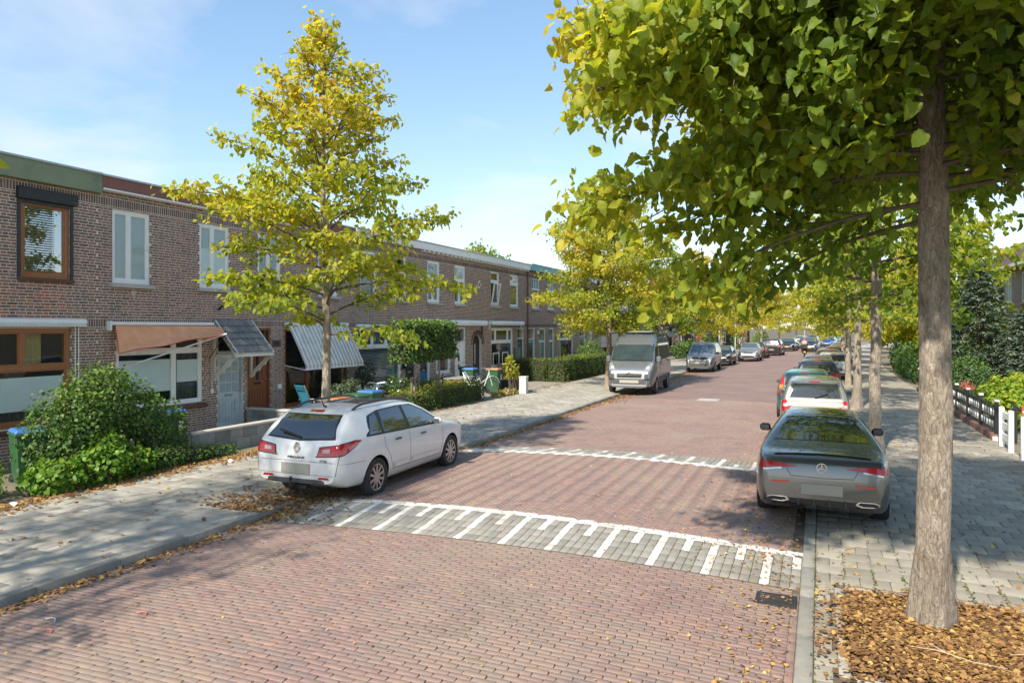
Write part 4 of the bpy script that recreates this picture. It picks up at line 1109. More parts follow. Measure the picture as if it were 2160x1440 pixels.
def crown(parent, P, size, Rm, rnd, mat, tmpl=0, own=0, name='crown'):
    """foliage of one plant: a stuff part, with the leaves that show largest as objects of their own"""
    P = np.asarray(P); size = np.asarray(size)
    sel = np.zeros(len(P), bool)
    off = np.array(OFF.get(parent.name, Vector((0, 0, 0)))) if parent.name in OFF else np.array(parent.location)
    if own:
        d = P + (off if parent.name not in OFF else 0) - CAMV
        cs, sn = math.cos(YAW), math.sin(YAW)
        Xc = d[:, 0] * cs + d[:, 1] * sn; Zc = -d[:, 0] * sn + d[:, 1] * cs
        u = Xc / np.maximum(Zc, .1) * 1500; v = -d[:, 2] / np.maximum(Zc, .1) * 1500
        sc = np.where((Zc > .6) & (np.abs(u) < 1060) & (v > -680) & (v < 740), size / np.maximum(Zc, .1), -1)
        sel[np.argsort(-sc)[:own]] = True
        sel &= sc > 0
    rest = ~sel
    if tmpl == 2:        # only the leaves close to the camera need their full outline
        near = rest & (np.linalg.norm(P + off - CAMV, axis=1) < 7.2) & (P[:, 2] < 7.5)
        q = obj('near_foliage', leaf_mesh('near_foliage', P[near], size[near], Rm[near], rnd[near], mat, 2), parent); q['kind'] = 'stuff'
        rest &= ~near
    me = leaf_mesh(name, P[rest], size[rest], Rm[rest], rnd[rest], mat, 0 if tmpl == 2 else tmpl)
    o = obj(name, me, parent); o['kind'] = 'stuff'
    if sel.any():
        k = (mat.name, tmpl)
        if k not in _leaf_unit:
            V, F = TMPL[tmpl]
            _leaf_unit[k] = npmesh('leaf', V, F, mat)
        for i in np.where(sel)[0]:
            q = bpy.data.objects.new('leaf', _leaf_unit[k]); COL.objects.link(q); q.parent = o
            M = Matrix((Rm[i] * size[i]).tolist()).to_4x4(); M.translation = Vector(P[i].tolist())
            q.matrix_local = M; q.color = (float(rnd[i]), 0, 0, 1)
    return o

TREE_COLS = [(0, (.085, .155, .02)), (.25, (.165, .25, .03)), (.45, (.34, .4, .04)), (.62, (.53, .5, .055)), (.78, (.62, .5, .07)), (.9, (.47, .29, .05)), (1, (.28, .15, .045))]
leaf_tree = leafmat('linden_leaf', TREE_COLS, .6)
GREEN_COLS = [(0, (.035, .075, .018)), (.35, (.06, .125, .027)), (.65, (.1, .19, .034)), (.85, (.18, .27, .05)), (1, (.32, .36, .08))]
leaf_green = leafmat('shrub_leaf', GREEN_COLS, .3)
m, nt, b = nodes_of('bark')
geo = N(nt, 'ShaderNodeTexCoord'); mp = N(nt, 'ShaderNodeMapping'); mp.inputs['Scale'].default_value = (26, 26, 9); lk(nt, geo.outputs['Object'], mp.inputs[0])
no = N(nt, 'ShaderNodeTexNoise', Scale=1.0, Detail=8.0, Roughness=.7, Distortion=1.2); lk(nt, mp.outputs[0], no.inputs['Vector'])
no2 = N(nt, 'ShaderNodeTexNoise', Scale=2.2, Detail=5.0); lk(nt, geo.outputs['Object'], no2.inputs['Vector'])
c = ramp(nt, no.outputs['Fac'], [(.3, (.16, .12, .09)), (.44, (.32, .26, .2)), (.56, (.48, .41, .34)), (.74, (.66, .59, .5))])
mi = N(nt, 'ShaderNodeMixRGB', blend_type='MULTIPLY'); mi.inputs[0].default_value = .6
c2 = ramp(nt, no2.outputs['Fac'], [(.3, (.55, .53, .45)), (.65, (1, 1, 1))])
lk(nt, c, mi.inputs[1]); lk(nt, c2, mi.inputs[2]); lk(nt, mi.outputs[0], b.inputs['Base Color']); b.inputs['Roughness'].default_value = .9
bp = N(nt, 'ShaderNodeBump', Strength=1.0, Distance=.06); lk(nt, no.outputs['Fac'], bp.inputs['Height']); lk(nt, bp.outputs[0], b.inputs['Normal'])
bark = m
twigm = pm('twig_bark', (.12, .09, .065), .9, var=.3, vs=9)

def tube_np(paths, rads, n):
    """many tapered tubes into one mesh (numpy)"""
    Vs, Fs, base = [], [], 0
    ang = np.arange(n) * 2 * np.pi / n
    for P, r in zip(paths, rads):
        P = np.asarray(P); K = len(P)
        T = unit(np.gradient(P, axis=0))
        ref = np.array([0, 0, 1.]) if abs(T[0, 2]) < .9 else np.array([1., 0, 0])
        s = unit(np.cross(T, ref)); q = np.cross(T, s)
        W = P[:, None] + (s[:, None] * np.cos(ang)[None, :, None] + q[:, None] * np.sin(ang)[None, :, None]) * np.asarray(r)[:, None, None]
        Vs.append(W.reshape(-1, 3))
        i, k = np.meshgrid(np.arange(K - 1), np.arange(n), indexing='ij')
        Fs.append(np.stack([i * n + k, i * n + (k + 1) % n, (i + 1) * n + (k + 1) % n, (i + 1) * n + k], -1).reshape(-1, 4) + base)
        base += K * n
    return np.concatenate(Vs), np.concatenate(Fs)

def make_tree(name, label, loc, Ht, z0, Rc, prof, nb, nleaf, lsize, trunk_r, tone, seed, own=0, tmpl=0, group=None, up=(8, 62), droop=.25, skirt=None, flare=1.25, clear_side=None, trunk_top=.94, jit=.09, sub=.24, u0=.22, lr=.26):
    g = np.random.default_rng(seed)
    t = thing(name, label, 'tree', loc, group=group)
    # trunk
    K = 26
    zz = np.linspace(-.05, Ht * trunk_top, K)
    wob = np.cumsum(g.normal(0, .012, (K, 2)), axis=0); wob -= wob[0]
    T = np.stack([wob[:, 0], wob[:, 1], zz], -1)
    h = zz / Ht
    r = trunk_r * np.interp(h, [0, .02, .06, .4, .7, 1], [flare, 1.1, 1.0, .82, .42, .07])
    r *= 1 + g.normal(0, .02, K)
    # uneven bark cylinder
    n = 20
    ang = np.arange(n) * 2 * np.pi / n
    rr = r[:, None] * (1 + .05 * np.sin(3 * ang + 4 * h[:, None]) + .03 * np.sin(5 * ang - 9 * h[:, None]) + g.normal(0, .018, (K, n)))
    rr[:2] *= 1 + .3 * np.maximum(0, np.sin(4 * ang + 1))[None]
    V = np.stack([T[:, None, 0] + rr * np.cos(ang), T[:, None, 1] + rr * np.sin(ang), np.broadcast_to(T[:, None, 2], rr.shape)], -1).reshape(-1, 3)
    i, k = np.meshgrid(np.arange(K - 1), np.arange(n), indexing='ij')
    F = np.stack([i * n + k, i * n + (k + 1) % n, (i + 1) * n + (k + 1) % n, (i + 1) * n + k], -1).reshape(-1, 4)
    trk = obj('trunk', npmesh('trunk', V, F, bark, smooth=True), t)
    paths, rads, twigs = [], [], []
    for q in range(nb):
        f = (q + g.uniform(.1, .9)) / nb
        z = z0 + (Ht * .97 - z0) * f ** .92
        az = q * 2.39996 + g.uniform(-.4, .4)
        L = Rc * prof(f) * g.uniform(.72, 1.12)
        el = R(np.interp(f, [0, .35, 1], [up[0], (up[0] + up[1]) * .45, up[1]])) + g.normal(0, .1)
        base = np.array([np.interp(z, zz, T[:, 0]), np.interp(z, zz, T[:, 1]), z])
        d = np.array([math.cos(az) * math.cos(el), math.sin(az) * math.cos(el), math.sin(el)])
        m_ = 7; s = np.linspace(0, 1, m_)
        side = np.array([-math.sin(az), math.cos(az), 0])
        P = base + d * (s * L)[:, None] + side * (np.sin(s * 3 + g.uniform(0, 6)) * .06 * L * s)[:, None] - np.array([0, 0, 1]) * (droop * L * s ** 2.2)[:, None]
        rb = trunk_r * lr * (1 - f * .6) * (1 - .88 * s) + .004
        if skirt is not None and L > 1.2:
            if skirt(P[2:]).mean() < .5: continue
            # the limb ends where its last leafy spray is
            d_ = np.linspace(0, 1, 40); Pd = np.stack([np.interp(d_, s, P[:, a]) for a in range(3)], -1); okd = skirt(Pd)
            end = d_[np.where(okd)[0].max()] * .96
            P = np.stack([np.interp(s * end, s, P[:, a]) for a in range(3)], -1)
        paths.append(P); rads.append(rb)
        ns = max(3, int(L / sub))
        for w in range(ns):
            u = u0 + (1 - u0) * (w + g.uniform(0, 1)) / ns
            b0 = np.array([np.interp(u, s, P[:, a]) for a in range(3)])
            sg = 1 if w % 2 else -1
            l2 = L * .42 * (1.15 - u) * g.uniform(.6, 1.2) + .12
            d2 = unit((d * .55 + side * sg * g.uniform(.4, 1.0) + np.array([0, 0, g.uniform(-.25, .5)]))[None])[0]
            s2 = np.linspace(0, 1, 4)
            P2 = b0 + d2 * (s2 * l2)[:, None] - np.array([0, 0, 1]) * (droop * 1.1 * l2 * s2 ** 2)[:, None]
            if skirt is not None and not skirt(P2).all(): continue
            paths.append(P2); rads.append(.007 * (1 - .8 * s2) + .0015)
            twigs.append((P2, l2, d2, f))
        twigs.append((P[3:], L * .5, d, f))
    V, F = tube_np(paths, rads, 5)
    obj('limbs', npmesh('limbs', V, F, twigm, smooth=True), t)
    wts = np.array([tw[1] for tw in twigs]); cnt = g.multinomial(nleaf, wts / wts.sum())
    PP, FW, ff = [], [], []
    for tw, c_ in zip(twigs, cnt):
        if c_ == 0: continue
        u = g.uniform(0, 1, c_) ** .8; P2 = tw[0]; s2 = np.linspace(0, 1, len(P2))
        p = np.stack([np.interp(u, s2, P2[:, a]) for a in range(3)], -1) + g.normal(0, jit, (c_, 3)) * np.array([1, 1, .8])
        PP.append(p); FW.append(np.broadcast_to(tw[2], (c_, 3)) * .55 + g.normal(0, .6, (c_, 3)) + np.array([0, 0, -.75])); ff.append(np.full(c_, tw[3]))
    P = np.concatenate(PP); FW = np.concatenate(FW); ff = np.concatenate(ff)
    NR = np.array([0, 0, 1.]) + g.normal(0, .65, P.shape) + unit(P * np.array([1, 1, 0])) * .5
    size = lsize * g.uniform(.7, 1.2, len(P))
    tn = np.clip(tone(P, ff, g), 0, 1)
    if skirt is not None:
        k = skirt(P); P, FW, NR, size, tn = P[k], FW[k], NR[k], size[k], tn[k]
    Rm = leaf_frames(FW, NR); Rm[:, :, 0] *= g.uniform(.62, 1.08, len(P))[:, None]; Rm[:, :, 2] *= g.uniform(.5, 2.6, len(P))[:, None]
    crown(t, P, size, Rm, tn, leaf_tree, tmpl, own)
    return t

def pn(P, s, seed=0):
    """smooth pseudo noise for clumps of colour"""
    return .5 + .25 * (np.sin(P[:, 0] * s + seed) * np.cos(P[:, 1] * s * 1.3 + seed * 2) + np.sin(P[:, 2] * s * 1.1 + seed * 3 + P[:, 0] * s * .5))

# left street tree behind the white car
def prof_pyr(f): return np.interp(f, [0, .1, .3, .55, .8, 1], [.7, .95, 1.0, .72, .42, .16])
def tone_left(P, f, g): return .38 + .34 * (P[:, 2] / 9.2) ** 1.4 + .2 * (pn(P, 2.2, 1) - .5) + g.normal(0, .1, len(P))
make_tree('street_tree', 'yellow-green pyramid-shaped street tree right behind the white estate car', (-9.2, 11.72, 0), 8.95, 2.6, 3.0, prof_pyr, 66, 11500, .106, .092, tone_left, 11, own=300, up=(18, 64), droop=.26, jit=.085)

# large tree at the right, over the camera's right shoulder
def prof_big(f): return np.interp(f, [0, .1, .22, .45, .7, .9, 1], [.55, .78, 1.0, .95, .72, .45, .2])
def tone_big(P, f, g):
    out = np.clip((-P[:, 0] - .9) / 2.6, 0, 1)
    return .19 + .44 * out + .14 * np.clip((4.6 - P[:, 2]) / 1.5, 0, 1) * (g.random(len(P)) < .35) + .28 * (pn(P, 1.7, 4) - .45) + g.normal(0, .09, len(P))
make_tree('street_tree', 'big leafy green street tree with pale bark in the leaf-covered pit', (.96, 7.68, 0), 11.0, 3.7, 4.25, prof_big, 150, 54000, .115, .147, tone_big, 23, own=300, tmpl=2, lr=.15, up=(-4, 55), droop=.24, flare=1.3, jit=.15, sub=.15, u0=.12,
          skirt=lambda P: (P[:, 0] > -4.0 + .6 * np.maximum(0, -P[:, 1] - .3) + .3 * np.maximum(0, P[:, 2] - 5.2)) & ~((P[:, 1] < -.8) & (np.abs(P[:, 0] + .35) < 1.15) & (P[:, 2] < 2.3 + .92 * np.abs(P[:, 1])) & (np.sin(P[:, 0] * 5.1 + P[:, 2] * 4.3) < .45)) & ~((P[:, 1] > .2) & (P[:, 2] < 4.4) & (np.sin(P[:, 0] * 4.3 + P[:, 1] * 3.1) < .1)) & ~((P[:, 0] > -.3) & (P[:, 2] < 3.6)) & ~((P[:, 1] < -.5) & (np.abs(P[:, 0] + .1) < 1.3) & (P[:, 2] < 3.9)) & (P[:, 1] > -3.6) & (P[:, 2] > 2.9) & ((P[:, 2] < 6.6) | (np.sin(P[:, 0] * 3.7 + P[:, 1] * 2.3 + P[:, 2]) > .9)))  # unseen crown top thinned, leaves before the trunk cut away to let sun through

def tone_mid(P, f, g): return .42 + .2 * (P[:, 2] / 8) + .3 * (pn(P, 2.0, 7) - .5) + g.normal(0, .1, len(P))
def prof_round(f): return np.interp(f, [0, .15, .4, .7, 1], [.7, 1.0, .95, .7, .25])
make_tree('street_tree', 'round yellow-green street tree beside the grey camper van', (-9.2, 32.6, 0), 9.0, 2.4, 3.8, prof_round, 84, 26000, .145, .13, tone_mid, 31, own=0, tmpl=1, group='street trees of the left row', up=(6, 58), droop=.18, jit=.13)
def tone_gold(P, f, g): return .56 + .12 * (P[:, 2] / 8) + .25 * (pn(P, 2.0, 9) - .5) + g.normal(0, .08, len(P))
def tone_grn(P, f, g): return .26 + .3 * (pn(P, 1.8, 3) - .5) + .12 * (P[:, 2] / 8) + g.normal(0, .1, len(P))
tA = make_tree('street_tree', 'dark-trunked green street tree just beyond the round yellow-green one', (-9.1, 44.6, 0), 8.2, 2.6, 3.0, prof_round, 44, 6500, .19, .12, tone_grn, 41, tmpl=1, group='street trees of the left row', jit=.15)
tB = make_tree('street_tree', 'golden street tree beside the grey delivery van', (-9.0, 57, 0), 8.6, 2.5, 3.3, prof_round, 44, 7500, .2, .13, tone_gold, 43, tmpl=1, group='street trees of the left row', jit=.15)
def dup_tree(src, label, loc, rz, sc):
    c_ = copy_tree(src); c_.location = loc; c_.rotation_euler = (0, 0, rz); c_.scale = (sc, sc, sc); c_['label'] = label; return c_
for k, (yy, lab) in enumerate(((69, 'golden street tree behind the silver hatchback'), (81, 'golden street tree beside the tall lamp post'), (93, 'golden street tree past the far speed table'), (106, 'golden street tree near the far bend'), (120, 'last golden street tree before the bend'))):
    dup_tree(tB, lab, (-9.0 + float(bend(yy)), yy, 0), 1.3 * (k + 1), .95 + .08 * (k % 3))
# left row behind the photographer's shoulder: throws the shade over the near pavement
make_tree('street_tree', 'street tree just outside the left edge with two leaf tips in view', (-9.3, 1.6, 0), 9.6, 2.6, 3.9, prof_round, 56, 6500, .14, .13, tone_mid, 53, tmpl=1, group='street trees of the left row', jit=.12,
          skirt=lambda P: ((P[:, 0] * .9175 + (P[:, 1] + 1.6) * .3976 - 9.3 * .9175) / np.maximum(.2, (9.3 - P[:, 0]) * .3976 + (P[:, 1] + 1.6) * .9175) < -.72))
# right row
t2 = make_tree('street_tree', 'dark-trunked green street tree beside the grey coupe', (1.12, 17.6, 0), 9.0, 3.2, 2.9, prof_round, 56, 7500, .14, .125, tone_grn, 61, own=100, tmpl=0, group='street trees of the right row', up=(4, 55), droop=.24, jit=.12)
t3 = make_tree('street_tree', 'pale-trunked green and yellow street tree beside the teal hatchback', (1.18, 27.6, 0), 8.6, 2.9, 3.0, prof_round, 50, 6000, .16, .14, lambda P, f, g: tone_grn(P, f, g) + .16, 67, tmpl=1, group='street trees of the right row', up=(6, 58), jit=.13)
for k, (yy, lab) in enumerate(((38, 'street tree next to the white hatchback'), (48.5, 'street tree next to the red car'), (59, 'right-hand street tree beyond the red car'), (70, 'right-hand street tree near the far speed table'), (84, 'right-hand golden street tree at the far bend'), (100, 'farthest right-hand golden street tree'))):
    dup_tree(t3 if k < 1 else tB, lab, (1.25 + float(bend(yy)) * 1.6, yy, 0), 2.1 * (k + 1), .95)

# ---- shrubs
def blobs(name, label, cat, loc, bl, nleaf, lsize, mat, tone, seed, tmpl=1, own=0, group=None, core=True, stems=None, flat=.0):
    """bush: leaves through the outer part of overlapping lobes around woody stems"""
    g = np.random.default_rng(seed)
    t = thing(name, label, cat, loc, group=group)
    bl = np.array(bl, float)     # cx cy cz rx ry rz
    vol = (bl[:, 3] * bl[:, 4] + bl[:, 4] * bl[:, 5] + bl[:, 3] * bl[:, 5]); cnt = g.multinomial(nleaf, vol / vol.sum())
    P, NRM = [], []
    for b_, c_ in zip(bl, cnt):
        d = unit(g.normal(0, 1, (c_, 3)))
        rad = 1 - np.abs(g.normal(0, .16, c_)) + g.normal(0, .05, c_) + .1 * np.sin(d[:, 0] * 7 + d[:, 2] * 5 + b_[0])
        P.append(b_[:3] + d * b_[3:] * rad[:, None]); NRM.append(d)
    P = np.concatenate(P); D = np.concatenate(NRM)
    k = P[:, 2] > .01; P = P[k]; D = D[k]; n = len(P)
    fw = D * .5 + g.normal(0, .6, (n, 3)) + np.array([0, 0, -.35])
    nr = D + np.array([0, 0, .7]) + g.normal(0, .45, (n, 3))
    crown(t, P, lsize * g.uniform(.6, 1.25, n), leaf_frames(fw, nr), np.clip(tone(P, D, g), 0, 1), mat, tmpl, own, name='foliage')
    paths, rads = [], []
    for b_ in bl:
        for q in range(5):
            e = b_[:3] + unit(g.normal(0, 1, 3)[None])[0] * b_[3:] * .8; e[2] = max(e[2], .2)
            s = np.linspace(0, 1, 5)[:, None]; root = np.array([bl[:, 0].mean() + g.normal(0, .1), bl[:, 1].mean() + g.normal(0, .1), 0])
            paths.append(root * (1 - s) + e * s + np.array([0, 0, .15]) * np.sin(s * 3.14)); rads.append(np.linspace(.014, .003, 5))
    V, F = tube_np(paths, rads, 5)
    obj('stems', npmesh('stems', V, F, twigm), t)
    return t
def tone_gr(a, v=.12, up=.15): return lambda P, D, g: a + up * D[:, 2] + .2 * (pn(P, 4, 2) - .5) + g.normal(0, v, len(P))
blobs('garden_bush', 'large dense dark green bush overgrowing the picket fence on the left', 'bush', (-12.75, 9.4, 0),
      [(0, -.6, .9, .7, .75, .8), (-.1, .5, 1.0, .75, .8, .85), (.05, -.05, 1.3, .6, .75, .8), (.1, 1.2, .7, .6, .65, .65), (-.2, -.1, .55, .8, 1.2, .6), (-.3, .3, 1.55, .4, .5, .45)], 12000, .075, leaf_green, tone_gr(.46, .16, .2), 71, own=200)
leaf_bright = leafmat('bright_leaf', [(0, (.05, .12, .015)), (.5, (.12, .25, .025)), (1, (.26, .36, .05))], .35)
blobs('ground_shrub', 'bright green low shrub in front of the picket fence posts', 'bush', (-12.0, 8.9, 0),
      [(0, -.85, .22, .42, .5, .32), (.1, -.1, .3, .42, .55, .36), (0, .6, .22, .38, .5, .3), (-.1, .2, .55, .3, .35, .3)], 2600, .085, leaf_bright, tone_gr(.4, .2, .2), 73, tmpl=0, own=100)
blobs('ground_shrub', 'grey-green low shrub by the concrete block wall', 'bush', (-12.05, 10.55, 0), [(0, -.3, .2, .35, .5, .25), (0, .5, .15, .3, .6, .2), (0, 1.2, .1, .25, .5, .14)], 2400, .05, leaf_green, tone_gr(.45, .12, .15), 75)
blobs('ground_shrub', 'small green shrub at the lower left edge beside the wheelie bin', 'bush', (-12.4, 7.0, 0), [(0, 0, .2, .4, .4, .25), (-.2, .3, .4, .25, .25, .3)], 1500, .06, leaf_bright, tone_gr(.35, .2, .2), 77)
blobs('ivy_bush', 'dark variegated climbing bush under the striped awning', 'bush', (-14.5, 20.45, 0), [(0, 0, .6, .35, .5, .7), (0, .2, 1.2, .3, .4, .45)], 3000, .06, leafmat('grey_leaf', [(0, (.04, .06, .03)), (.6, (.1, .12, .07)), (1, (.3, .3, .22))], .3), tone_gr(.4, .25, .1), 79)
rose = blobs('rose_bush', 'loose bush with small white flowers below the venetian-blind window', 'bush', (-14.0, 22.0, 0), [(0, 0, .55, .5, .8, .45), (0, -.5, .8, .3, .3, .3), (.3, .6, .4, .4, .4, .35)], 2200, .06, leaf_green, tone_gr(.55, .15, .15), 81)
g_ = np.random.default_rng(5)
for k in range(16):
    a, c_ = g_.uniform(0, 6.28), g_.uniform(.3, 1.0)
    MB().ell((.45 * math.cos(a), .75 * math.sin(a), .35 + .6 * c_), (.035, .035, .025), 8, 5).build('flower', white, rose)
blobs('garden_shrub', 'grey-green feathery shrub beside the blue garden chair', 'bush', (-13.6, 17.9, 0), [(0, 0, .6, .4, .55, .45), (.1, .5, .75, .35, .4, .45)], 2200, .07, leafmat('sage_leaf', [(0, (.06, .1, .06)), (.6, (.14, .19, .11)), (1, (.28, .32, .2))], .3), tone_gr(.4, .2, .1), 83)
blobs('garden_shrub', 'rounded grey-green shrub behind the parked bicycles', 'bush', (-13.4, 19.4, 0), [(0, 0, .45, .35, .4, .42)], 1200, .05, leaf_green, tone_gr(.55, .15, .1), 85)
blobs('garden_shrub', 'leafy garden shrubs rising behind the tall hedge', 'bush', (-13.6, 44.2, 0), [(0, -1.5, .9, .6, .9, .8), (0, 0, 1.2, .6, .8, .9), (0, 1.3, .8, .6, .9, .7)], 2600, .1, leaf_green, tone_gr(.5, .2, .2), 87)
blobs('garden_shrub', 'flowering garden plants on the brick planter past the grey van', 'bush', (-12.0, 50.5, 0), [(0, -1.8, .9, .5, .9, .45), (0, 0, 1.1, .5, .9, .6), (0, 1.8, .9, .5, .9, .4)], 2000, .11, leaf_bright, tone_gr(.5, .3, .2), 89)
for k, (xx, yy, hh, lab) in enumerate(((-11.5, 66, 1.6, 'green garden bush near the blue sign'), (-11.0, 76, 2.2, 'tall dark garden bush past the silver hatchback'), (-9.5, 95, 2.4, 'dark evergreen bush near the far lamp post'), (-8.0, 108, 2.2, 'yellow-green bush at the far bend'))):
    blobs('garden_shrub', lab, 'bush', (xx, yy, 0), [(0, -1, hh * .45, .9, 1.4, hh * .5), (.2, 1, hh * .5, .9, 1.3, hh * .55)], 1600, .17, leaf_green if k != 3 else leaf_bright, tone_gr(.4, .2, .2), 91 + k)

# ---- clipped hedges
def hedge(name, label, boxes_, n, lsize, tone, seed, mat=leaf_green, loc=None, own=0):
    g = np.random.default_rng(seed)
    bx = np.array(boxes_, float)   # x0 x1 y0 y1 z0 z1
    loc = loc or (float(bx[:, :2].mean()), float(bx[:, 2:4].mean()), 0)
    t = thing(name, label, 'hedge', loc, world=True)
    P, D = [], []
    ar = []
    for b_ in bx: ar.append((b_[1] - b_[0]) * (b_[3] - b_[2]) + 2 * (b_[3] - b_[2]) * (b_[5] - b_[4]) + 2 * (b_[1] - b_[0]) * (b_[5] - b_[4]))
    ar = np.array(ar); cnt = g.multinomial(n, ar / ar.sum())
    for b_, c_ in zip(bx, cnt):
        dx, dy, dz = b_[1] - b_[0], b_[3] - b_[2], b_[5] - b_[4]
        fa = np.array([dx * dy, dy * dz, dy * dz, dx * dz, dx * dz]); f = g.choice(5, c_, p=fa / fa.sum())
        p = b_[[0, 2, 4]] + g.random((c_, 3)) * np.array([dx, dy, dz]); d = np.zeros((c_, 3))
        bump = .05 * np.sin(p[:, 1] * 5.1 + p[:, 2] * 4) + .04 * np.sin(p[:, 0] * 9 + p[:, 1] * 11) + g.normal(0, .03, c_)
        for q, (ax, val, s) in enumerate(((2, b_[5], 1), (0, b_[1], 1), (0, b_[0], -1), (3, 0, 0), (4, 0, 0))):
            k = f == q
            if q < 3: p[k, ax] = val + s * bump[k]; d[k, ax] = s
        k = f == 3; p[k, 1] = b_[2] - bump[k]; d[k, 1] = -1
        k = f == 4; p[k, 1] = b_[3] + bump[k]; d[k, 1] = 1
        P.append(p); D.append(d)
    P = np.concatenate(P); D = np.concatenate(D); n = len(P)
    fw = D * .6 + g.normal(0, .7, (n, 3)); nr = D + g.normal(0, .6, (n, 3)) + np.array([0, 0, .5])
    crown(t, P, lsize * g.uniform(.6, 1.3, n), leaf_frames(fw, nr), np.clip(tone(P, D, g), 0, 1), mat, 1, own, name='foliage')
    mb = MB()
    for b_ in bx: mb.bb(b_[0] + .1, b_[1] - .1, b_[2] + .1, b_[3] - .1, b_[4] - .02, b_[5] - .1)
    mb.build('twig_core', pm('hedge_twigs', (.035, .04, .02), .95, var=.3, vs=20), t)
    return t
hedge_leaf = leafmat('hedge_leaf', [(0, (.03, .065, .012)), (.4, (.07, .13, .02)), (.7, (.17, .22, .03)), (1, (.36, .36, .07))], .35)
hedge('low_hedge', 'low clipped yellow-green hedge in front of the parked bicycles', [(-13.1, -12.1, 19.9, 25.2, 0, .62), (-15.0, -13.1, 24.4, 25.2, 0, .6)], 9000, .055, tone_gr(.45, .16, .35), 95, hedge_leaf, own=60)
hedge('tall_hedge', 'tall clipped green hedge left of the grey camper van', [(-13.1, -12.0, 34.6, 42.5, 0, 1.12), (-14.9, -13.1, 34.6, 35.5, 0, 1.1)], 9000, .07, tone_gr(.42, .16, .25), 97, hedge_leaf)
# pleached trees: a flat leafy screen on two slim trunks with stakes
for k, (yy, lab) in enumerate(((20.65, 'left one of two small pleached trees clipped to a flat leafy screen'), (22.35, 'right one of two small pleached trees clipped to a flat leafy screen'))):
    t = hedge('pleached_tree', lab, [(-12.85, -12.25, yy - .95, yy + .85, 1.62 + .06 * k, 2.95)], 2600, .09, tone_gr(.5, .2, .2), 101 + k, leaf_green)
    t['category'] = 'tree'
    MB().tube([(-12.55, yy, -.05), (-12.53, yy + .02, 1.0), (-12.55, yy, 2.6)], [.045, .04, .025], 8).build('trunk', bark, t, smooth=True)
    for dx in (.22, -.22):
        s = thing('tree_stake', ['pale wooden stake %s of the left pleached trunk', 'pale wooden stake %s of the right pleached trunk'][k] % ('right' if dx > 0 else 'left'), 'stake', (-12.5, yy + dx, 0), group='stakes of the pleached trees')
        MB().tube([(0, 0, -.05), (0, 0, 1.15)], .035, 8).build('post', oldwood, s)
        MB().bar((0, 0, .95), (-.05, -dx, .95), .01, .05).build('strap', black, s)

# far tree tops behind the roofs
far_leaf = leaf_tree
for k, (xx, yy, hh, rr, lab) in enumerate(((-30, 62, 10.5, 4.5, 'round tree top showing behind the turquoise house roof'), (-24, 78, 11.5, 4, 'dark tree top behind the roofs of the left row'), (-12, 150, 12, 6, 'far tree closing the street on the left'), (2, 160, 12, 6, 'far tree closing the street in the middle'), (16, 150, 13, 7, 'far tree closing the street on the right'))):
    make_tree('background_tree', lab, (xx, yy, 0), hh, 3.5, rr, prof_round, 40, 3200, .36, .2, tone_grn if k < 2 else tone_gold, 111 + k, tmpl=1, group='trees beyond the houses', jit=.3)

for k, (xx, yy, hh, rr, lab) in enumerate(((6.4, 40.5, 7.8, 2.4, 'green garden tree rising behind the blue-grey spruce'), (5.7, 48, 7.5, 2.4, 'yellow-green garden tree on the right beyond the spruce'), (5.9, 58, 8.5, 3.2, 'golden garden tree over the right pavement further on'), (8.5, 84, 10, 4.5, 'tall golden tree right of the far bend'), (-16.5, 112, 11, 4.5, 'golden tree behind the far end of the left row'), (12, 104, 11, 5, 'tall green tree right of the far bend'))):
    make_tree('garden_tree', lab, (xx, yy, 0), hh, 1.6, rr, prof_round, 44, 5000, .2 + .0016 * yy, .12, [tone_grn, tone_mid, tone_gold, tone_gold, tone_gold, tone_grn][k], 170 + k, tmpl=1, group='garden trees', jit=.2)
# ---------------------------------------------------------------- vehicles
def paint(name, col, metal=.35, rough=.32):
    if name in MATS: return MATS[name]
    m, nt, b = nodes_of(name)
    geo = N(nt, 'ShaderNodeTexCoord')
    no = N(nt, 'ShaderNodeTexNoise', Scale=3.0, Detail=6.0, Roughness=.6); lk(nt, geo.outputs['Object'], no.inputs['Vector'])
    c = ramp(nt, no.outputs['Fac'], [(.3, tuple(q * .93 for q in col)), (.7, tuple(min(1, q * 1.03) for q in col))])
    # road dust towards the sills
    sp = N(nt, 'ShaderNodeSeparateXYZ'); lk(nt, geo.outputs['Object'], sp.inputs[0])
    mr = N(nt, 'ShaderNodeMapRange'); mr.inputs[1].default_value = .2; mr.inputs[2].default_value = .55; mr.inputs[3].default_value = .3; mr.inputs[4].default_value = 0; lk(nt, sp.outputs['Z'], mr.inputs[0])
    mi = N(nt, 'ShaderNodeMixRGB'); mi.inputs[2].default_value = (.22, .2, .17, 1); lk(nt, mr.outputs[0], mi.inputs[0]); lk(nt, c, mi.inputs[1])
    lk(nt, mi.outputs[0], b.inputs['Base Color']); b.inputs['Metallic'].default_value = metal; b.inputs['Roughness'].default_value = rough
    b.inputs['Coat Weight'].default_value = .8; b.inputs['Coat Roughness'].default_value = .03
    MATS[name] = m; return m
carglass = pm('car_glass', (.02, .026, .028), .04, var=.05, coat=1, spec=.9)
carglass2 = pm('car_glass_light', (.05, .075, .08), .04, var=.05, coat=1, spec=.9)
trim = pm('car_trim', (.015, .015, .016), .4, var=.1)
seam = pm('door_gap', (.03, .03, .03), .7, var=0)
redl = pm('tail_lamp_red', (.42, .008, .012), .12, var=.1, vs=30, coat=.8)
clearl = pm('lamp_clear', (.62, .62, .62), .1, metal=.5, var=.15, vs=40, coat=.8)
amber = pm('lamp_amber', (.6, .2, .02), .15, coat=.8)
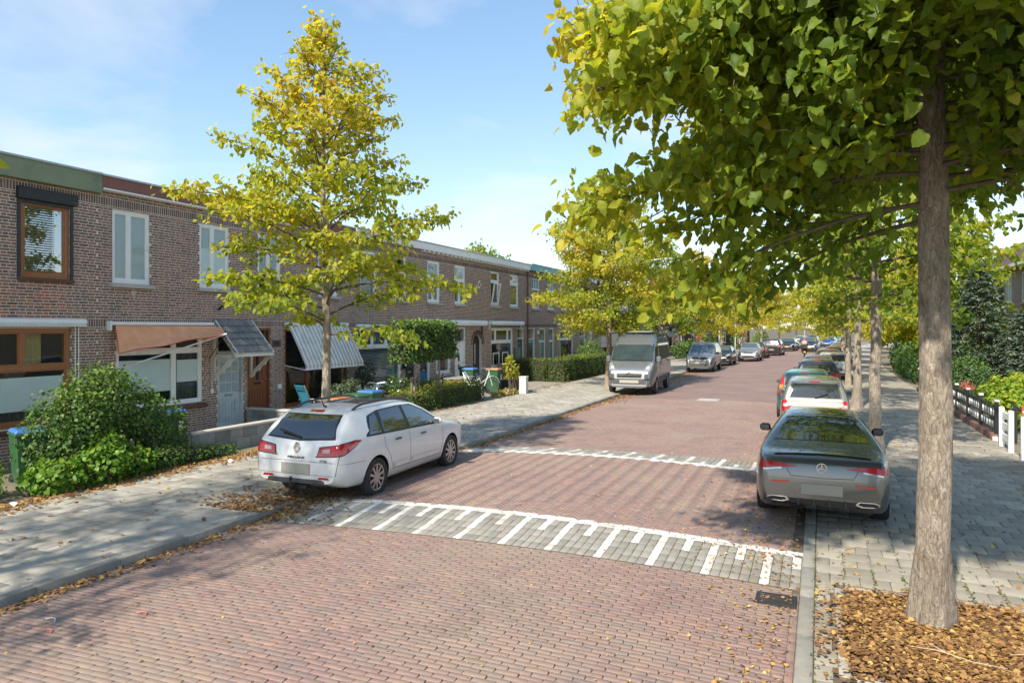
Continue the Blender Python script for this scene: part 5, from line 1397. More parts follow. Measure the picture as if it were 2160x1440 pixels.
platem = pm('blank_number_plate', (.34, .325, .28), .6, var=.02)
platey = pm('yellow_number_plate', (.6, .42, .03), .5, var=.03)
chrome = pm('chrome', (.75, .75, .76), .1, metal=1, var=.03)
alloy = pm('alloy_rim', (.42, .42, .43), .3, metal=.8, var=.1, vs=15)
alloydk = pm('alloy_rim_shadow', (.05, .05, .052), .5, var=.15)
greyp = pm('grey_bumper_plastic', (.065, .067, .07), .6, var=.12)

def lerp_curve(pts, y):
    p = np.array(pts, float); return np.interp(y, p[:, 0], p[:, 1])
def smooth_curve(pts, y):
    """monotone cubic through the points"""
    p = np.array(pts, float); x, v = p[:, 0], p[:, 1]
    h = np.diff(x); d = np.diff(v) / h
    m = np.zeros(len(x)); m[0], m[-1] = d[0], d[-1]
    for i in range(1, len(x) - 1):
        if d[i - 1] * d[i] <= 0: m[i] = 0
        else:
            w1, w2 = 2 * h[i] + h[i - 1], h[i] + 2 * h[i - 1]; m[i] = (w1 + w2) / (w1 / d[i - 1] + w2 / d[i])
    y = np.clip(y, x[0], x[-1]); i = np.clip(np.searchsorted(x, y) - 1, 0, len(x) - 2)
    t = (y - x[i]) / h[i]
    return (1 + 2 * t) * (1 - t) ** 2 * v[i] + t * (1 - t) ** 2 * h[i] * m[i] + t * t * (3 - 2 * t) * v[i + 1] + t * t * (t - 1) * h[i] * m[i + 1]

class Car:
    def __init__(s, name, label, loc, rz, spec, body_mat, group=None, cat='car', detail=2):
        s.root = thing(name, label, cat, loc, rz, group); s.sp = spec; s.mat = body_mat
        L, W, Hh = spec['L'], spec['W'], spec['H']
        top, bot, belt, wid = spec['top'], spec['bot'], spec['belt'], spec['wid']
        ys = np.unique(np.concatenate([np.linspace(0, L, 46), [p[0] for p in top], np.linspace(0, .3, 12), np.linspace(L - .35, L, 12)]))
        K = 21
        rows = []
        hmax = max(.2, Hh - lerp_curve(belt, L * .5))
        for y in ys:
            zt = float(smooth_curve(top, y)); zb = float(lerp_curve(bot, y)); zl = min(float(smooth_curve(belt, y)), zt - .035); zl = max(zl, zb + .03)
            w = W / 2 * float(smooth_curve(wid, y)); h = zt - zl
            q = min(1, max(0, (h - .05) / hmax)); wr = w * (.93 * (1 - q) + spec['roofw'] * q)
            zm = zb + .5 * (zl - zb)
            sh = spec.get('shoulder', .975)
            cp = np.array([(0, zb), (w * .8, zb), (w * .955, zb + .05), (w * .995, zb + .45 * (zl - zb)), (w, zb + .68 * (zl - zb)), (w * sh, zl),
                           (w * sh + (wr - w * sh) * .55, zl + .5 * h), (wr, zl + .84 * h), (wr * .9, zl + .955 * h), (wr * .55, zt - .008 * min(1, h * 6)), (0, zt)])
            # resample by arc along a light spline
            t = np.concatenate([[0], np.cumsum(np.linalg.norm(np.diff(cp, axis=0), axis=1))]); 
            keep = np.concatenate([[True], np.diff(t) > 1e-5]); cpk, tk = cp[keep], t[keep]
            # fixed parameter positions so rows line up
            idx = np.linspace(0, len(cp) - 1, K)
            sx = np.interp(idx, np.arange(len(cp)), cp[:, 0]); sz = np.interp(idx, np.arange(len(cp)), cp[:, 1])
            for _ in range(1):
                sx[1:-1] = .25 * sx[:-2] + .5 * sx[1:-1] + .25 * sx[2:]; sz[1:-1] = .25 * sz[:-2] + .5 * sz[1:-1] + .25 * sz[2:]
            rows.append(np.stack([sx, np.full(K, y), sz], -1))
        G = np.array(rows); n = len(ys)
        full = np.concatenate([G, G[:, -2:0:-1] * np.array([-1, 1, 1])], axis=1)     # closed ring
        M_ = full.shape[1]
        V = full.reshape(-1, 3)
        i, k = np.meshgrid(np.arange(n - 1), np.arange(M_), indexing='ij')
        F = np.stack([i * M_ + k, i * M_ + (k + 1) % M_, (i + 1) * M_ + (k + 1) % M_, (i + 1) * M_ + k], -1).reshape(-1, 4)
        faces = [tuple(int(q) for q in f) for f in F] + [tuple(range(M_ - 1, -1, -1)), tuple((n - 1) * M_ + k for k in range(M_))]
        me = bpy.data.meshes.new('body'); me.from_pydata([tuple(v) for v in V.tolist()], [], faces)
        bm = bmesh.new(); bm.from_mesh(me); bmesh.ops.recalc_face_normals(bm, faces=bm.faces); s.bvh = BVHTree.FromBMesh(bm)
        bm.to_mesh(me); bm.free()
        me.polygons.foreach_set('use_smooth', [True] * len(me.polygons))
        me.materials.append(body_mat); me.materials.append(trim)
        # wheel arches cut out of the shell
        cut = MB()
        ra = spec['Rw'] * 1.13
        for yw in spec['wy']:
            for sd in (-1, 1):
                prof = [(0, W / 2 - .27), (ra, W / 2 - .27), (ra, W / 2 + .3), (0, W / 2 + .3)]
                cut.lathe([(max(r, .001), sd * hh) for r, hh in prof], 30, 'x', (0, yw, spec['Rw'] * 1.0))
        cme = bpy.data.meshes.new('c'); cme.from_pydata(cut.v, [], cut.f)
        bm = bmesh.new(); bm.from_mesh(cme); bmesh.ops.remove_doubles(bm, verts=bm.verts, dist=.004); bmesh.ops.holes_fill(bm, edges=bm.edges); bmesh.ops.recalc_face_normals(bm, faces=bm.faces); bm.to_mesh(cme); bm.free()
        cme.materials.append(body_mat); cme.materials.append(trim); cme.polygons.foreach_set('material_index', [1] * len(cme.polygons))
        tb = bpy.data.objects.new('tb', me); tc = bpy.data.objects.new('tc', cme); COL.objects.link(tb); COL.objects.link(tc)
        md = tb.modifiers.new('b', 'BOOLEAN'); md.object = tc; md.operation = 'DIFFERENCE'; md.solver = 'EXACT'
        dg = bpy.context.evaluated_depsgraph_get(); dg.update()
        nm = bpy.data.meshes.new_from_object(tb.evaluated_get(dg))
        bpy.data.objects.remove(tb); bpy.data.objects.remove(tc)
        nm.set_sharp_from_angle(angle=R(38))
        nm.name = 'body'
        s.body = obj('body', nm, s.root)
        s.detail = detail
        for yw in spec['wy']:
            for sd in (-1, 1): s.wheel(sd, yw)
    def wheel(s, sd, y):
        Rw = s.sp['Rw']; W = s.sp['W']; tw = .2
        xo = W / 2 - .012
        e = MB().lathe([(Rw * .66, -tw), (Rw * .93, -tw), (Rw, -tw + .03), (Rw, -.035), (Rw * .95, -.008), (Rw * .75, 0), (Rw * .68, -.012), (Rw * .66, -.04)], 34, 'x')
        e.v = [((v[0] + xo) * sd, v[1] + y, v[2] + Rw) for v in e.v]
        w_ = e.build('wheel', rubber, s.root, smooth=35)
        d = MB().lathe([(.001, -.09), (Rw * .67, -.09)], 26, 'x'); d.v = [((v[0] + xo) * sd, v[1] + y, v[2] + Rw) for v in d.v]; d.build('brake_shadow', alloydk, w_)
        if s.detail < 1: 
            return
        r = MB(); ns = s.sp.get('spokes', 5)
        r.lathe([(Rw * .69, -.015), (Rw * .69, -.05), (Rw * .62, -.05), (Rw * .62, -.02)], 30, 'x', close=True)
        r.lathe([(.001, -.018), (Rw * .17, -.018), (Rw * .18, -.05)], 16, 'x')
        for k in range(ns):
            a = 2 * math.pi * k / ns + .3
            for da in ((-.12, .12) if ns <= 6 else (0,)):
                p0 = (Rw * .12 * math.cos(a + da * 2), Rw * .12 * math.sin(a + da * 2)); p1 = (Rw * .65 * math.cos(a + da), Rw * .65 * math.sin(a + da))
                r.bar((-.03, p0[0], p0[1]), (-.03, p1[0], p1[1]), .028, Rw * (.1 if ns <= 6 else .12), up=(1, 0, 0)) if False else r.bar((-.035, p0[0], p0[1]), (-.03, p1[0], p1[1]), Rw * (.1 if ns <= 6 else .13), .03, up=(1, 0, 0))
        r.v = [((v[0] + xo) * sd, v[1] + y, v[2] + Rw) for v in r.v]
        r.build('rim', alloy, w_)
    def ray(s, view, a, b):
        o, d = {'L': (Vector((-4, a, b)), Vector((1, 0, 0))), 'R': (Vector((4, a, b)), Vector((-1, 0, 0))), 'B': (Vector((a, -4, b)), Vector((0, 1, 0))),
                'F': (Vector((a, s.sp['L'] + 4, b)), Vector((0, -1, 0))), 'T': (Vector((a, b, 6)), Vector((0, 0, -1)))}[view]
        h = s.bvh.ray_cast(o, d)
        if h[0] is None: return None, None
        n = h[1]
        if n.dot(d) > 0: n = -n
        return h[0], n
    def patch(s, name, view, poly, mat, off=.005, parent=None, nu=None, nv=None, thick=0):
        """polygon (in the view's plane) laid on the body surface"""
        A = sorted({p[0] for p in poly}); lo, hi = A[0], A[-1]
        nu = nu or 14
        cols = sorted(set(A[1:-1]) | {lo + (hi - lo) * k / nu for k in range(nu + 1)})
        cols[0] += 1e-4; cols[-1] -= 1e-4
        def span(a):
            zs = []
            for i in range(len(poly)):
                (x0, z0), (x1, z1) = poly[i], poly[(i + 1) % len(poly)]
                if (x0 - a) * (x1 - a) <= 0 and abs(x1 - x0) > 1e-9: zs.append(z0 + (z1 - z0) * (a - x0) / (x1 - x0))
            return (min(zs), max(zs)) if zs else (0, 0)
        nv = nv or 7
        vs, ok = [], []
        for a in cols:
            z0, z1 = span(a)
            for j in range(nv + 1):
                p, n = s.ray(view, a, z0 + (z1 - z0) * j / nv)
                ok.append(p is not None); vs.append(p + n * off if p is not None else Vector((0, 0, 0)))
        q = nv + 1
        fs = [(i * q + j, (i + 1) * q + j, (i + 1) * q + j + 1, i * q + j + 1) for i in range(len(cols) - 1) for j in range(nv)]
        fs = [f for f in fs if all(ok[i] for i in f)]
        if not fs: return None
        mb = MB().add(vs, fs)
        return mb.build(name, mat, parent or s.root, smooth=60)
    def both(s, name, poly, mat, off=.005, **k):
        return [s.patch(name, v, poly, mat, off, **k) for v in ('L', 'R')]
    def mir(s, name, view, poly, mat, off=.005, **k):
        return [s.patch(name, view, [(sg * a, b) for a, b in poly], mat, off, **k) for sg in (1, -1)]
    def line(s, name, view, pts, w, mat, off=.003, rad=None):
        P = []
        for (a0, b0), (a1, b1) in zip(pts[:-1], pts[1:]):
            n = max(2, int(math.hypot(a1 - a0, b1 - b0) / .06))
            for k in range(n): P.append((a0 + (a1 - a0) * k / n, b0 + (b1 - b0) * k / n))
        P.append(pts[-1])
        q = [s.ray(view, *p) for p in P]; q = [p + n * off for p, n in q if p is not None]
        if len(q) > 1: return MB().tube(q, w / 2, 5).build(name, mat, s.root)
    def mirror(s, y, z, mat, r=(.09, .06, .075)):
        for sd in (-1, 1):
            p, n = s.ray('R' if sd > 0 else 'L', y, z - .03)
            x = abs(p.x)
            m = MB().box((sd * (x + .09), y - .01, z + .02), (r[0] * 1.8, r[1] * 1.7, r[2] * 1.6))
            mo = m.build('mirror', mat, s.root, bevel=.035, smooth=True)
            MB().bb(sd * (x + .09) - r[0] * .65, sd * (x + .09) + r[0] * .65, y - .014 - r[1] * .85, y - .011 - r[1] * .85, z + .02 - r[2] * .55, z + .02 + r[2] * .55).build('mirror_glass', pm('mirror_glass', (.1, .11, .12), .1, metal=.3), s.root)
            MB().bar((sd * (x - .02), y, z - .03), (sd * (x + .06), y - .01, z), .05, .035).build('mirror_arm', trim, s.root)
    def handles(s, pts, mat):
        for y, z in pts:
            for v in 'LR':
                p, n = s.ray(v, y, z)
                MB().box(p + n * .018, (.025, .19, .03)).build('door_handle', mat, s.root, bevel=.007)
    def plate(s, view, z, w=.52, h=.11, mat=None, off=.012):
        p, n = s.ray(view, 0, z)
        d = -1 if view == 'B' else 1
        y = min(s.ray(view, a, z + b)[0].y for a in (0, w / 2 - .01, -w / 2 + .01) for b in (-h / 2, h / 2)) if view == 'B' else max(s.ray(view, a, z + b)[0].y for a in (0, w / 2 - .01, -w / 2 + .01) for b in (-h / 2, h / 2))
        return MB().box((0, y + d * off, z), (w, .012, h)).build('number_plate', mat or platem, s.root, bevel=.003)
    def text(s, body, size, x, z, mat, view='B', sx=1.0):
        p, n = s.ray(view, x, z)
        d = -1 if view == 'B' else 1
        Mx = Matrix(((1, 0, 0, 0), (0, 0, -1, 0), (0, 1, 0, 0), (0, 0, 0, 1))) if view == 'B' else Matrix(((-1, 0, 0, 0), (0, 0, 1, 0), (0, 1, 0, 0), (0, 0, 0, 1)))
        tilt = math.atan2(n.z, abs(n.y))
        o = text_obj('lettering', body, size, mat, s.root, Matrix.Translation(p + n * .006) @ Matrix.Rotation(-tilt if view == 'B' else tilt, 4, 'X') @ Mx @ Matrix.Diagonal((sx, 1, 1, 1)))
        return o

def hatch_spec(L=3.9, W=1.68, H=1.48, wb=2.45, ro=.6, Rw=.29, tail=.34, roofw=.70, hoodz=.98, spokes=5, belt=.92, low=0):
    k = H / 1.5
    wy = (ro, ro + wb)
    hb = L - (ro + wb)       # front overhang
    yb = L - hb - .55        # base of windscreen
    top = [(0, .56), (.015, .74), (.05, .92 * k), (.1, 1.0 * k), (tail, 1.40 * k), (tail + .18, 1.46 * k), (L * .38, H), (L * .5, H * .995), (L * .58, H * .96), (yb, hoodz + .1), (yb + .2, hoodz), (L - .35, hoodz - .14), (L - .1, hoodz - .28), (L - .02, .58), (L, .48)]
    return dict(L=L, W=W, H=H, wy=wy, Rw=Rw, roofw=roofw, spokes=spokes, top=top, bot=[(0, .32), (.25, .22), (wy[0], .19), (wy[1], .19), (L, .27)],
                belt=[(0, .86 * k), (.4, (belt + .03) * k), (L * .6, (belt - .03) * k), (L, .68)], wid=[(0, .80), (.05, .88), (.22, .96), (.7, 1), (L * .6, 1), (L - .7, .97), (L - .3, .88), (L - .08, .74), (L, .64)], yb=yb, tail=tail, k=k, beltz=belt * k)
def std_glass(c, three=False):
    """side windows, rear window, windscreen of a hatchback"""
    sp = c.sp; L, H, k, yb, tl = sp['L'], sp['H'], sp['k'], sp['yb'], sp['tail']
    zb = sp['beltz'] + .05; zt = H - .12
    c.both('window_trim', [(tl + .18, zb), (yb + .12, zb - .03), (L * .57, zt - .02), (L * .4, zt + .015), (tl + .38, zt - .03)], trim, .003)
    mid = (tl + .3 + yb) / 2 + .05
    c.both('window', [(tl + .26, zb + .02), (mid - .04, zb + .015), (mid - .04, zt), (tl + .42, zt - .05)], carglass, .006)
    c.both('window', [(mid + .04, zb + .015), (yb + .03, zb), (L * .565, zt - .04), (mid + .04, zt)], carglass2, .006)
    wr = sp['W'] / 2 * sp['roofw']
    c.patch('rear_window_trim', 'B', [(-wr * 1.08, 1.03 * k), (wr * 1.08, 1.03 * k), (wr * .93, 1.405 * k), (-wr * .93, 1.405 * k)], trim, .003)
    c.patch('rear_window', 'B', [(-wr * 1.0, 1.06 * k), (wr * 1.0, 1.06 * k), (wr * .87, 1.385 * k), (-wr * .87, 1.385 * k)], carglass, .007)
    z0 = float(smooth_curve(sp['top'], yb)) + .02; z1 = float(smooth_curve(sp['top'], L * .57)) - .03
    c.patch('windscreen', 'F', [(-wr * 1.1, z0), (wr * 1.1, z0), (wr * .88, z1), (-wr * .88, z1)], carglass2, .006)
def std_lines(c):
    sp = c.sp; L, k, yb = sp['L'], sp['k'], sp['yb']; zb = sp['beltz'] + .04
    mid = (sp['tail'] + .3 + yb) / 2 + .05
    for v in 'LR':
        c.line('door_gap', v, [(mid, zb), (mid + .02, .3)], .008, seam, 0.0)
        c.line('door_gap', v, [(yb + .1, zb - .04), (yb + .1, .6), (yb + .02, .32)], .008, seam, 0.0)
        c.line('sill_gap', v, [(sp['wy'][0] + .5, .3), (yb + .02, .3)], .008, seam, 0.0)
    c.handles([(mid - .2, zb - .12), (mid + .75, zb - .13)], c.mat)
def front_face(c, grille=True, plate=True, pm_=None):
    sp = c.sp; W = sp['W']; L = sp['L']; zh = float(smooth_curve(sp['top'], L - .12))
    c.mir('headlight', 'F', [(W * .24, zh - .03), (W * .43, zh + .03), (W * .42, zh + .14), (W * .34, zh + .12)], clearl, .008)
    if grille: c.patch('grille', 'F', [(-W * .2, zh - .08), (W * .2, zh - .08), (W * .22, zh + .03), (-W * .22, zh + .03)], trim, .006)
    c.patch('lower_grille', 'F', [(-W * .3, .34), (W * .3, .34), (W * .26, .47), (-W * .26, .47)], trim, .006)
    c.mir('fog_lamp', 'F', [(W * .32, .4), (W * .39, .4), (W * .39, .47), (W * .32, .47)], clearl, .008, nu=4, nv=3)
    if plate: c.plate('F', .53, mat=pm_)

# --- white estate car, rear three-quarter towards us
whitep = paint('white_car_paint', (.72, .72, .71), 0, .3)
E_ = dict(L=4.56, W=1.80, H=1.50, wy=(.98, 3.66), Rw=.325, roofw=.68, spokes=10, k=1, tail=.5, yb=3.2, beltz=.95,
          top=[(0, .58), (.012, .74), (.05, .93), (.1, 1.01), (.5, 1.40), (.64, 1.45), (1.2, 1.49), (1.9, 1.50), (2.45, 1.45), (2.8, 1.33), (3.4, 1.03), (3.6, .97), (4.1, .89), (4.4, .76), (4.53, .6), (4.56, .5)],
          bot=[(0, .36), (.3, .26), (1.2, .2), (3.5, .2), (4.2, .2), (4.56, .28)], belt=[(0, .9), (.5, .99), (1.2, .985), (3.2, .92), (4.56, .72)],
          wid=[(0, .80), (.04, .87), (.2, .95), (.6, .99), (1.2, 1.0), (3.5, 1.0), (4.1, .95), (4.4, .84), (4.56, .66)])
c = Car('estate_car', 'white estate car parked half on the left pavement', (-7.58, 8.92, 0), R(1.5), E_, whitep)
c.root['group'] = 'parked cars of the left row'
c.both('window_trim', [(.70, 1.02), (3.32, .945), (2.78, 1.25), (2.4, 1.385), (1.9, 1.405), (1.25, 1.39), (.92, 1.33)], trim, .003)
c.both('window', [(.80, 1.045), (1.16, 1.04), (1.16, 1.355), (.97, 1.31)], carglass, .007)
c.both('window', [(1.21, 1.035), (1.98, 1.015), (1.98, 1.385), (1.30, 1.37)], carglass, .007)
c.both('window', [(2.08, 1.01), (3.2, .975), (2.7, 1.25), (2.36, 1.365), (2.08, 1.385)], carglass2, .007)
c.patch('rear_window_trim', 'B', [(-.66, 1.04), (0, 1.0), (.66, 1.04), (.54, 1.385), (-.54, 1.385)], trim, .003)
c.patch('rear_window', 'B', [(-.62, 1.06), (0, 1.025), (.62, 1.06), (.51, 1.37), (-.51, 1.37)], carglass, .008)
c.patch('windscreen', 'F', [(-.72, 1.06), (.72, 1.06), (.56, 1.40), (-.56, 1.40)], carglass2, .006)
c.patch('roof_window', 'T', [(-.42, 1.25), (.42, 1.25), (.42, 2.2), (-.42, 2.2)], carglass, .006)
c.patch('brake_light', 'B', [(-.13, 1.408), (.13, 1.408), (.13, 1.435), (-.13, 1.435)], redl, .012, nv=2)
c.mir('tail_light_rim', 'B', [(.36, .77), (.78, .80), (.79, .985), (.42, .93), (.44, .86)], trim, .004)
c.mir('tail_light', 'B', [(.385, .785), (.78, .815), (.79, .97), (.44, .915), (.46, .85)], redl, .009)
c.mir('reversing_lamp', 'B', [(.49, .845), (.63, .85), (.63, .91), (.49, .895)], pm('frosted_lamp', (.5, .38, .38), .3, var=.3, vs=40, coat=.5), .013, nu=6, nv=4)
c.both('tail_light_rim', [(.01, .79), (.12, .81), (.36, .90), (.56, 1.0), (.4, 1.015), (.05, .985)], trim, .004)
c.both('tail_light', [(.015, .805), (.12, .825), (.36, .91), (.53, .995), (.4, 1.0), (.05, .97)], redl, .009)
for v in 'LR':
    c.line('door_gap', v, [(2.03, 1.0), (2.05, .36)], .007, seam, 0.0)
    c.line('door_gap', v, [(1.2, 1.02), (1.22, .8), (1.38, .6), (1.45, .42)], .007, seam, 0.0)
    c.line('door_gap', v, [(3.3, .93), (3.28, .6), (3.2, .36)], .007, seam, 0.0)
    c.line('sill_gap', v, [(1.45, .38), (3.2, .36)], .009, seam, 0.0)
    c.line('bumper_gap', v, [(.05, .68), (.3, .67), (.62, .66)], .006, seam, 0.0)
    c.patch('side_moulding', v, [(1.5, .40), (2.0, .40), (2.0, .48), (1.5, .47)], whitep, .012)
    c.patch('side_moulding', v, [(2.1, .40), (3.15, .38), (3.15, .45), (2.1, .48)], whitep, .012)
    pts = []
    sg = -1 if v == 'L' else 1
    for y_ in np.linspace(.72, 2.55, 14):
        p, n = c.ray('T', sg * .56, y_); f = math.sin(math.pi * (y_ - .72) / 1.83)
        pts.append(p + Vector((0, 0, .008 + .05 * min(1, f * 3))))
    MB().tube(pts, .02, 8).build('roof_rail', greyp, c.root, smooth=True)
c.handles([(1.62, .87), (2.5, .85)], pm('dark_handle', (.04, .04, .04), .3))
c.mirror(2.98, 1.0, whitep)
c.line('tailgate_gap', 'B', [(-.74, .70), (.74, .70)], .007, seam, 0.0)
c.line('bumper_gap', 'B', [(-.72, .5), (.72, .5)], .006, seam, 0.0)
c.mir('tailgate_gap', 'B', [(.735, .5), (.742, .5), (.79, .8), (.783, .8)], seam, .003, nu=3)
c.plate('B', .585, .54, .17)
c.patch('rear_skirt', 'B', [(-.62, .36), (.62, .36), (.5, .43), (-.5, .43)], greyp, .008)
c.mir('reflector', 'B', [(.42, .44), (.64, .44), (.61, .475), (.45, .475)], redl, .008, nu=5, nv=2)
c.text('MEGANE', .052, 0, .755, trim, sx=1.6)
p, n = c.ray('B', 0, .9)
lg = MB(); q = p + n * .014
for a, b_ in (((0, .08), (.05, 0)), ((.05, 0), (0, -.08)), ((0, -.08), (-.05, 0)), ((-.05, 0), (0, .08))):
    lg.bar((q.x + a[0], q.y, q.z + a[1]), (q.x + b_[0], q.y, q.z + b_[1]), .03, .02, up=(0, 1, 0))
lg.build('emblem', chrome, c.root)
c.text('GT line', .035, .52, .725, trim, sx=1.3)
p0, _ = c.ray('B', -.3, 1.1); p1, _ = c.ray('B', .02, 1.06)
MB().bar(p1 + Vector((0, -.03, 0)), p0 + Vector((-.12, -.03, .06)), .025, .02).build('wiper', trim, c.root)
pt, _ = c.ray('T', 0, .78)
MB().tube([pt, pt + Vector((0, -.06, .03)), pt + Vector((0, -.18, .22))], [.025, .012, .004], 6).build('antenna', trim, c.root)
tb = MB(); tb.tube([(0, .12, .32), (0, -.1, .3), (0, -.12, .33), (0, -.12, .42)], .02, 8); tb.ell((0, -.12, .45), (.03, .03, .03)); tb.bb(-.12, .2, .0, .1, .27, .33); tb.build('tow_bar', darkmetal, c.root)
front_face(c, plate=True)

# --- grey coupe, rear to us
greyc = paint('graphite_paint', (.2, .203, .2), .75, .25)
C_ = dict(L=4.69, W=1.83, H=1.44, wy=(1.0, 3.73), Rw=.335, roofw=.60, spokes=5, k=1, tail=.6, yb=3.3, beltz=.9, shoulder=.95,
          top=[(0, .60), (.012, .76), (.05, .9), (.12, .985), (.2, 1.0), (.5, 1.035), (.72, 1.09), (1.25, 1.265), (1.8, 1.395), (2.3, 1.44), (2.75, 1.41), (3.15, 1.26), (3.55, 1.02), (3.8, .96), (4.3, .86), (4.58, .7), (4.67, .55), (4.69, .45)],
          bot=[(0, .34), (.2, .24), (1.0, .18), (3.7, .17), (4.69, .22)], belt=[(0, .88), (.6, .955), (1.5, .95), (3.2, .9), (4.69, .66)],
          wid=[(0, .80), (.04, .87), (.18, .94), (.6, .985), (1.1, 1.0), (2.2, .97), (3.6, .99), (4.2, .93), (4.5, .82), (4.69, .62)])
c = Car('coupe_car', 'graphite grey low coupe parked on the right, its rear towards us', (.02, 10.72, -.005), R(.5), C_, greyc)
c.root['group'] = 'parked cars of the right row'
c.patch('rear_window', 'T', [(-.66, .82), (.66, .82), (.5, 1.72), (-.5, 1.72)], carglass, .006, nu=16, nv=12)
c.patch('roof_glass', 'T', [(-.44, 1.85), (.44, 1.85), (.44, 2.7), (-.44, 2.7)], carglass, .005)
c.patch('windscreen', 'F', [(-.7, 1.04), (.7, 1.04), (.5, 1.37), (-.5, 1.37)], carglass2, .006)
c.both('window_trim', [(1.15, 1.0), (3.35, .95), (2.9, 1.2), (2.4, 1.32), (1.9, 1.30)], trim, .003)
c.both('window', [(1.3, 1.02), (2.15, 1.0), (2.15, 1.30), (1.9, 1.285)], carglass, .007)
c.both('window', [(2.22, 1.0), (3.25, .97), (2.86, 1.19), (2.4, 1.30), (2.22, 1.30)], carglass, .007)
c.line('spoiler', 'B', [(-.62, .99), (-.3, 1.0), (0, 1.005), (.3, 1.0), (.62, .99)], .03, trim, .005)
c.mir('tail_light', 'B', [(.3, .86), (.55, .825), (.78, .8), (.79, .905), (.6, .9)], redl, .008)
c.mir('tail_light_bar', 'B', [(.52, .815), (.76, .785), (.76, .805), (.52, .835)], clearl, .012, nv=2)
c.both('tail_light', [(.012, .80), (.1, .8), (.3, .87), (.1, .92), (.02, .915)], redl, .008)
c.line('boot_gap', 'B', [(-.5, .98), (-.44, .8), (-.4, .73), (0, .715), (.4, .73), (.44, .8), (.5, .98)], .008, seam, 0.0)
c.plate('B', .56, .53, .15)
c.mir('reflector', 'B', [(.42, .63), (.66, .62), (.66, .645), (.42, .655)], pm('reflector_red', (.7, .06, .03), .3), .008, nv=2)
c.patch('diffuser', 'B', [(-.66, .34), (.66, .34), (.56, .42), (-.56, .42)], trim, .006)
for xx in (-.3, -.1, .1, .3): 
    p, n = c.ray('B', xx, .38)
    MB().box(p + n * .02, (.015, .08, .08)).build('diffuser_fin', greyp, c.root)
for sg in (1, -1):
    c.patch('exhaust_surround', 'B', [(sg * .42, .39), (sg * .5, .36), (sg * .7, .37), (sg * .73, .41), (sg * .66, .44), (sg * .46, .435)], chrome, .010)
    c.patch('exhaust', 'B', [(sg * .45, .395), (sg * .52, .375), (sg * .68, .382), (sg * .70, .408), (sg * .65, .425), (sg * .48, .422)], trim, .016)
p, n = c.ray('B', 0, .85); q = p + n * .012
st = MB(); st.lathe([(.058, -.006), (.068, -.006), (.068, .006), (.058, .006)], 28, 'y', tuple(q), close=True)
for k in range(3):
    a = math.pi / 2 + k * 2 * math.pi / 3; st.bar(tuple(q), (q.x + .062 * math.cos(a), q.y, q.z + .062 * math.sin(a)), .012, .012, up=(0, 1, 0))
st.build('emblem', chrome, c.root)
for v in 'LR':
    c.line('door_gap', v, [(2.19, 1.0), (2.2, .32)], .007, seam, 0.0); c.line('door_gap', v, [(1.3, .98), (1.4, .7), (1.45, .4)], .007, seam, 0.0); c.line('door_gap', v, [(3.35, .93), (3.3, .36)], .007, seam, 0.0); c.line('sill_gap', v, [(1.45, .32), (3.3, .32)], .009, seam, 0.0)
c.handles([(1.75, .86), (2.6, .84)], greyc)
c.mirror(2.95, .99, trim, (.1, .07, .08))
front_face(c)

def rear_face(c, zc=.86, lam=None, plate=True, hi=False):
    sp = c.sp; W = sp['W']; k = sp['k']
    lam = lam or [(W * .36, .72 * k), (W * .46, .74 * k), (W * .45, 1.0 * k), (W * .39, 1.0 * k)]
    c.mir('tail_light', 'B', lam, redl, .008)
    c.both('tail_light', [(.02, .74 * k), (.12, .76 * k), (.14, .98 * k), (.06, 1.0 * k)], redl, .007, nu=6)
    c.patch('brake_light', 'B', [(-.12, 1.41 * k), (.12, 1.41 * k), (.12, 1.43 * k), (-.12, 1.43 * k)], redl, .012, nv=2)
    c.line('tailgate_gap', 'B', [(-W * .36, .56), (W * .36, .56)], .008, seam, 0)
    if plate: c.plate('B', .62)
    c.patch('rear_skirt', 'B', [(-W * .36, .33), (W * .36, .33), (W * .34, .4), (-W * .34, .4)], trim, .006)

def simple_car(label, loc, rz, spec, mat, name='hatchback_car', detail=1, group=None, pmat=None, **kw):
    c = Car(name, label, loc, rz, spec, mat, group, detail=detail)
    std_glass(c); std_lines(c)
    rear_face(c, **kw)
    front_face(c, pm_=pmat)
    c.mirror(spec['yb'] - .1, spec['beltz'] + .08, mat if detail else trim)
    return c
GR, GL = 'parked cars of the right row', 'parked cars of the left row'
silverp = paint('champagne_silver_paint', (.33, .315, .27), .6, .32)
c = simple_car('champagne silver small hatchback behind the grey coupe', (-.12, 18.6, 0), R(.5), hatch_spec(3.58, 1.62, 1.54, 2.38, .6, .285, .3, .72), silverp, group=GR)
p, n = c.ray('B', 0, .82); q = p + n * .012
MB().lathe([(.04, -.005), (.055, -.005), (.055, .005), (.04, .005)], 18, 'y', tuple(q), close=True).build('emblem', chrome, c.root)
p0, _ = c.ray('B', 0, 1.1); MB().bar(p0 + Vector((0, -.03, -.02)), p0 + Vector((.3, -.0, .1)), .02, .015).build('wiper', trim, c.root)
c.mir('reversing_lamp', 'B', [(.6, .86), (.71, .87), (.7, .94), (.61, .93)], clearl, .012, nu=4, nv=3)
teal = paint('teal_paint', (.01, .16, .155), .4, .3)
c = simple_car('teal green hatchback parked ahead of the champagne one', (-.42, 23.0, 0), R(-.5), hatch_spec(3.84, 1.66, 1.48, 2.46, .6, .28, .34, .7), teal, group=GR,
               lam=[(.6, .86), (.76, .86), (.66, 1.3), (.58, 1.3)])
c.mir('indicator', 'B', [(.615, .95), (.735, .95), (.715, 1.06), (.61, 1.06)], amber, .012, nu=4, nv=3)
navy = paint('dark_blue_paint', (.035, .045, .07), .5, .3)
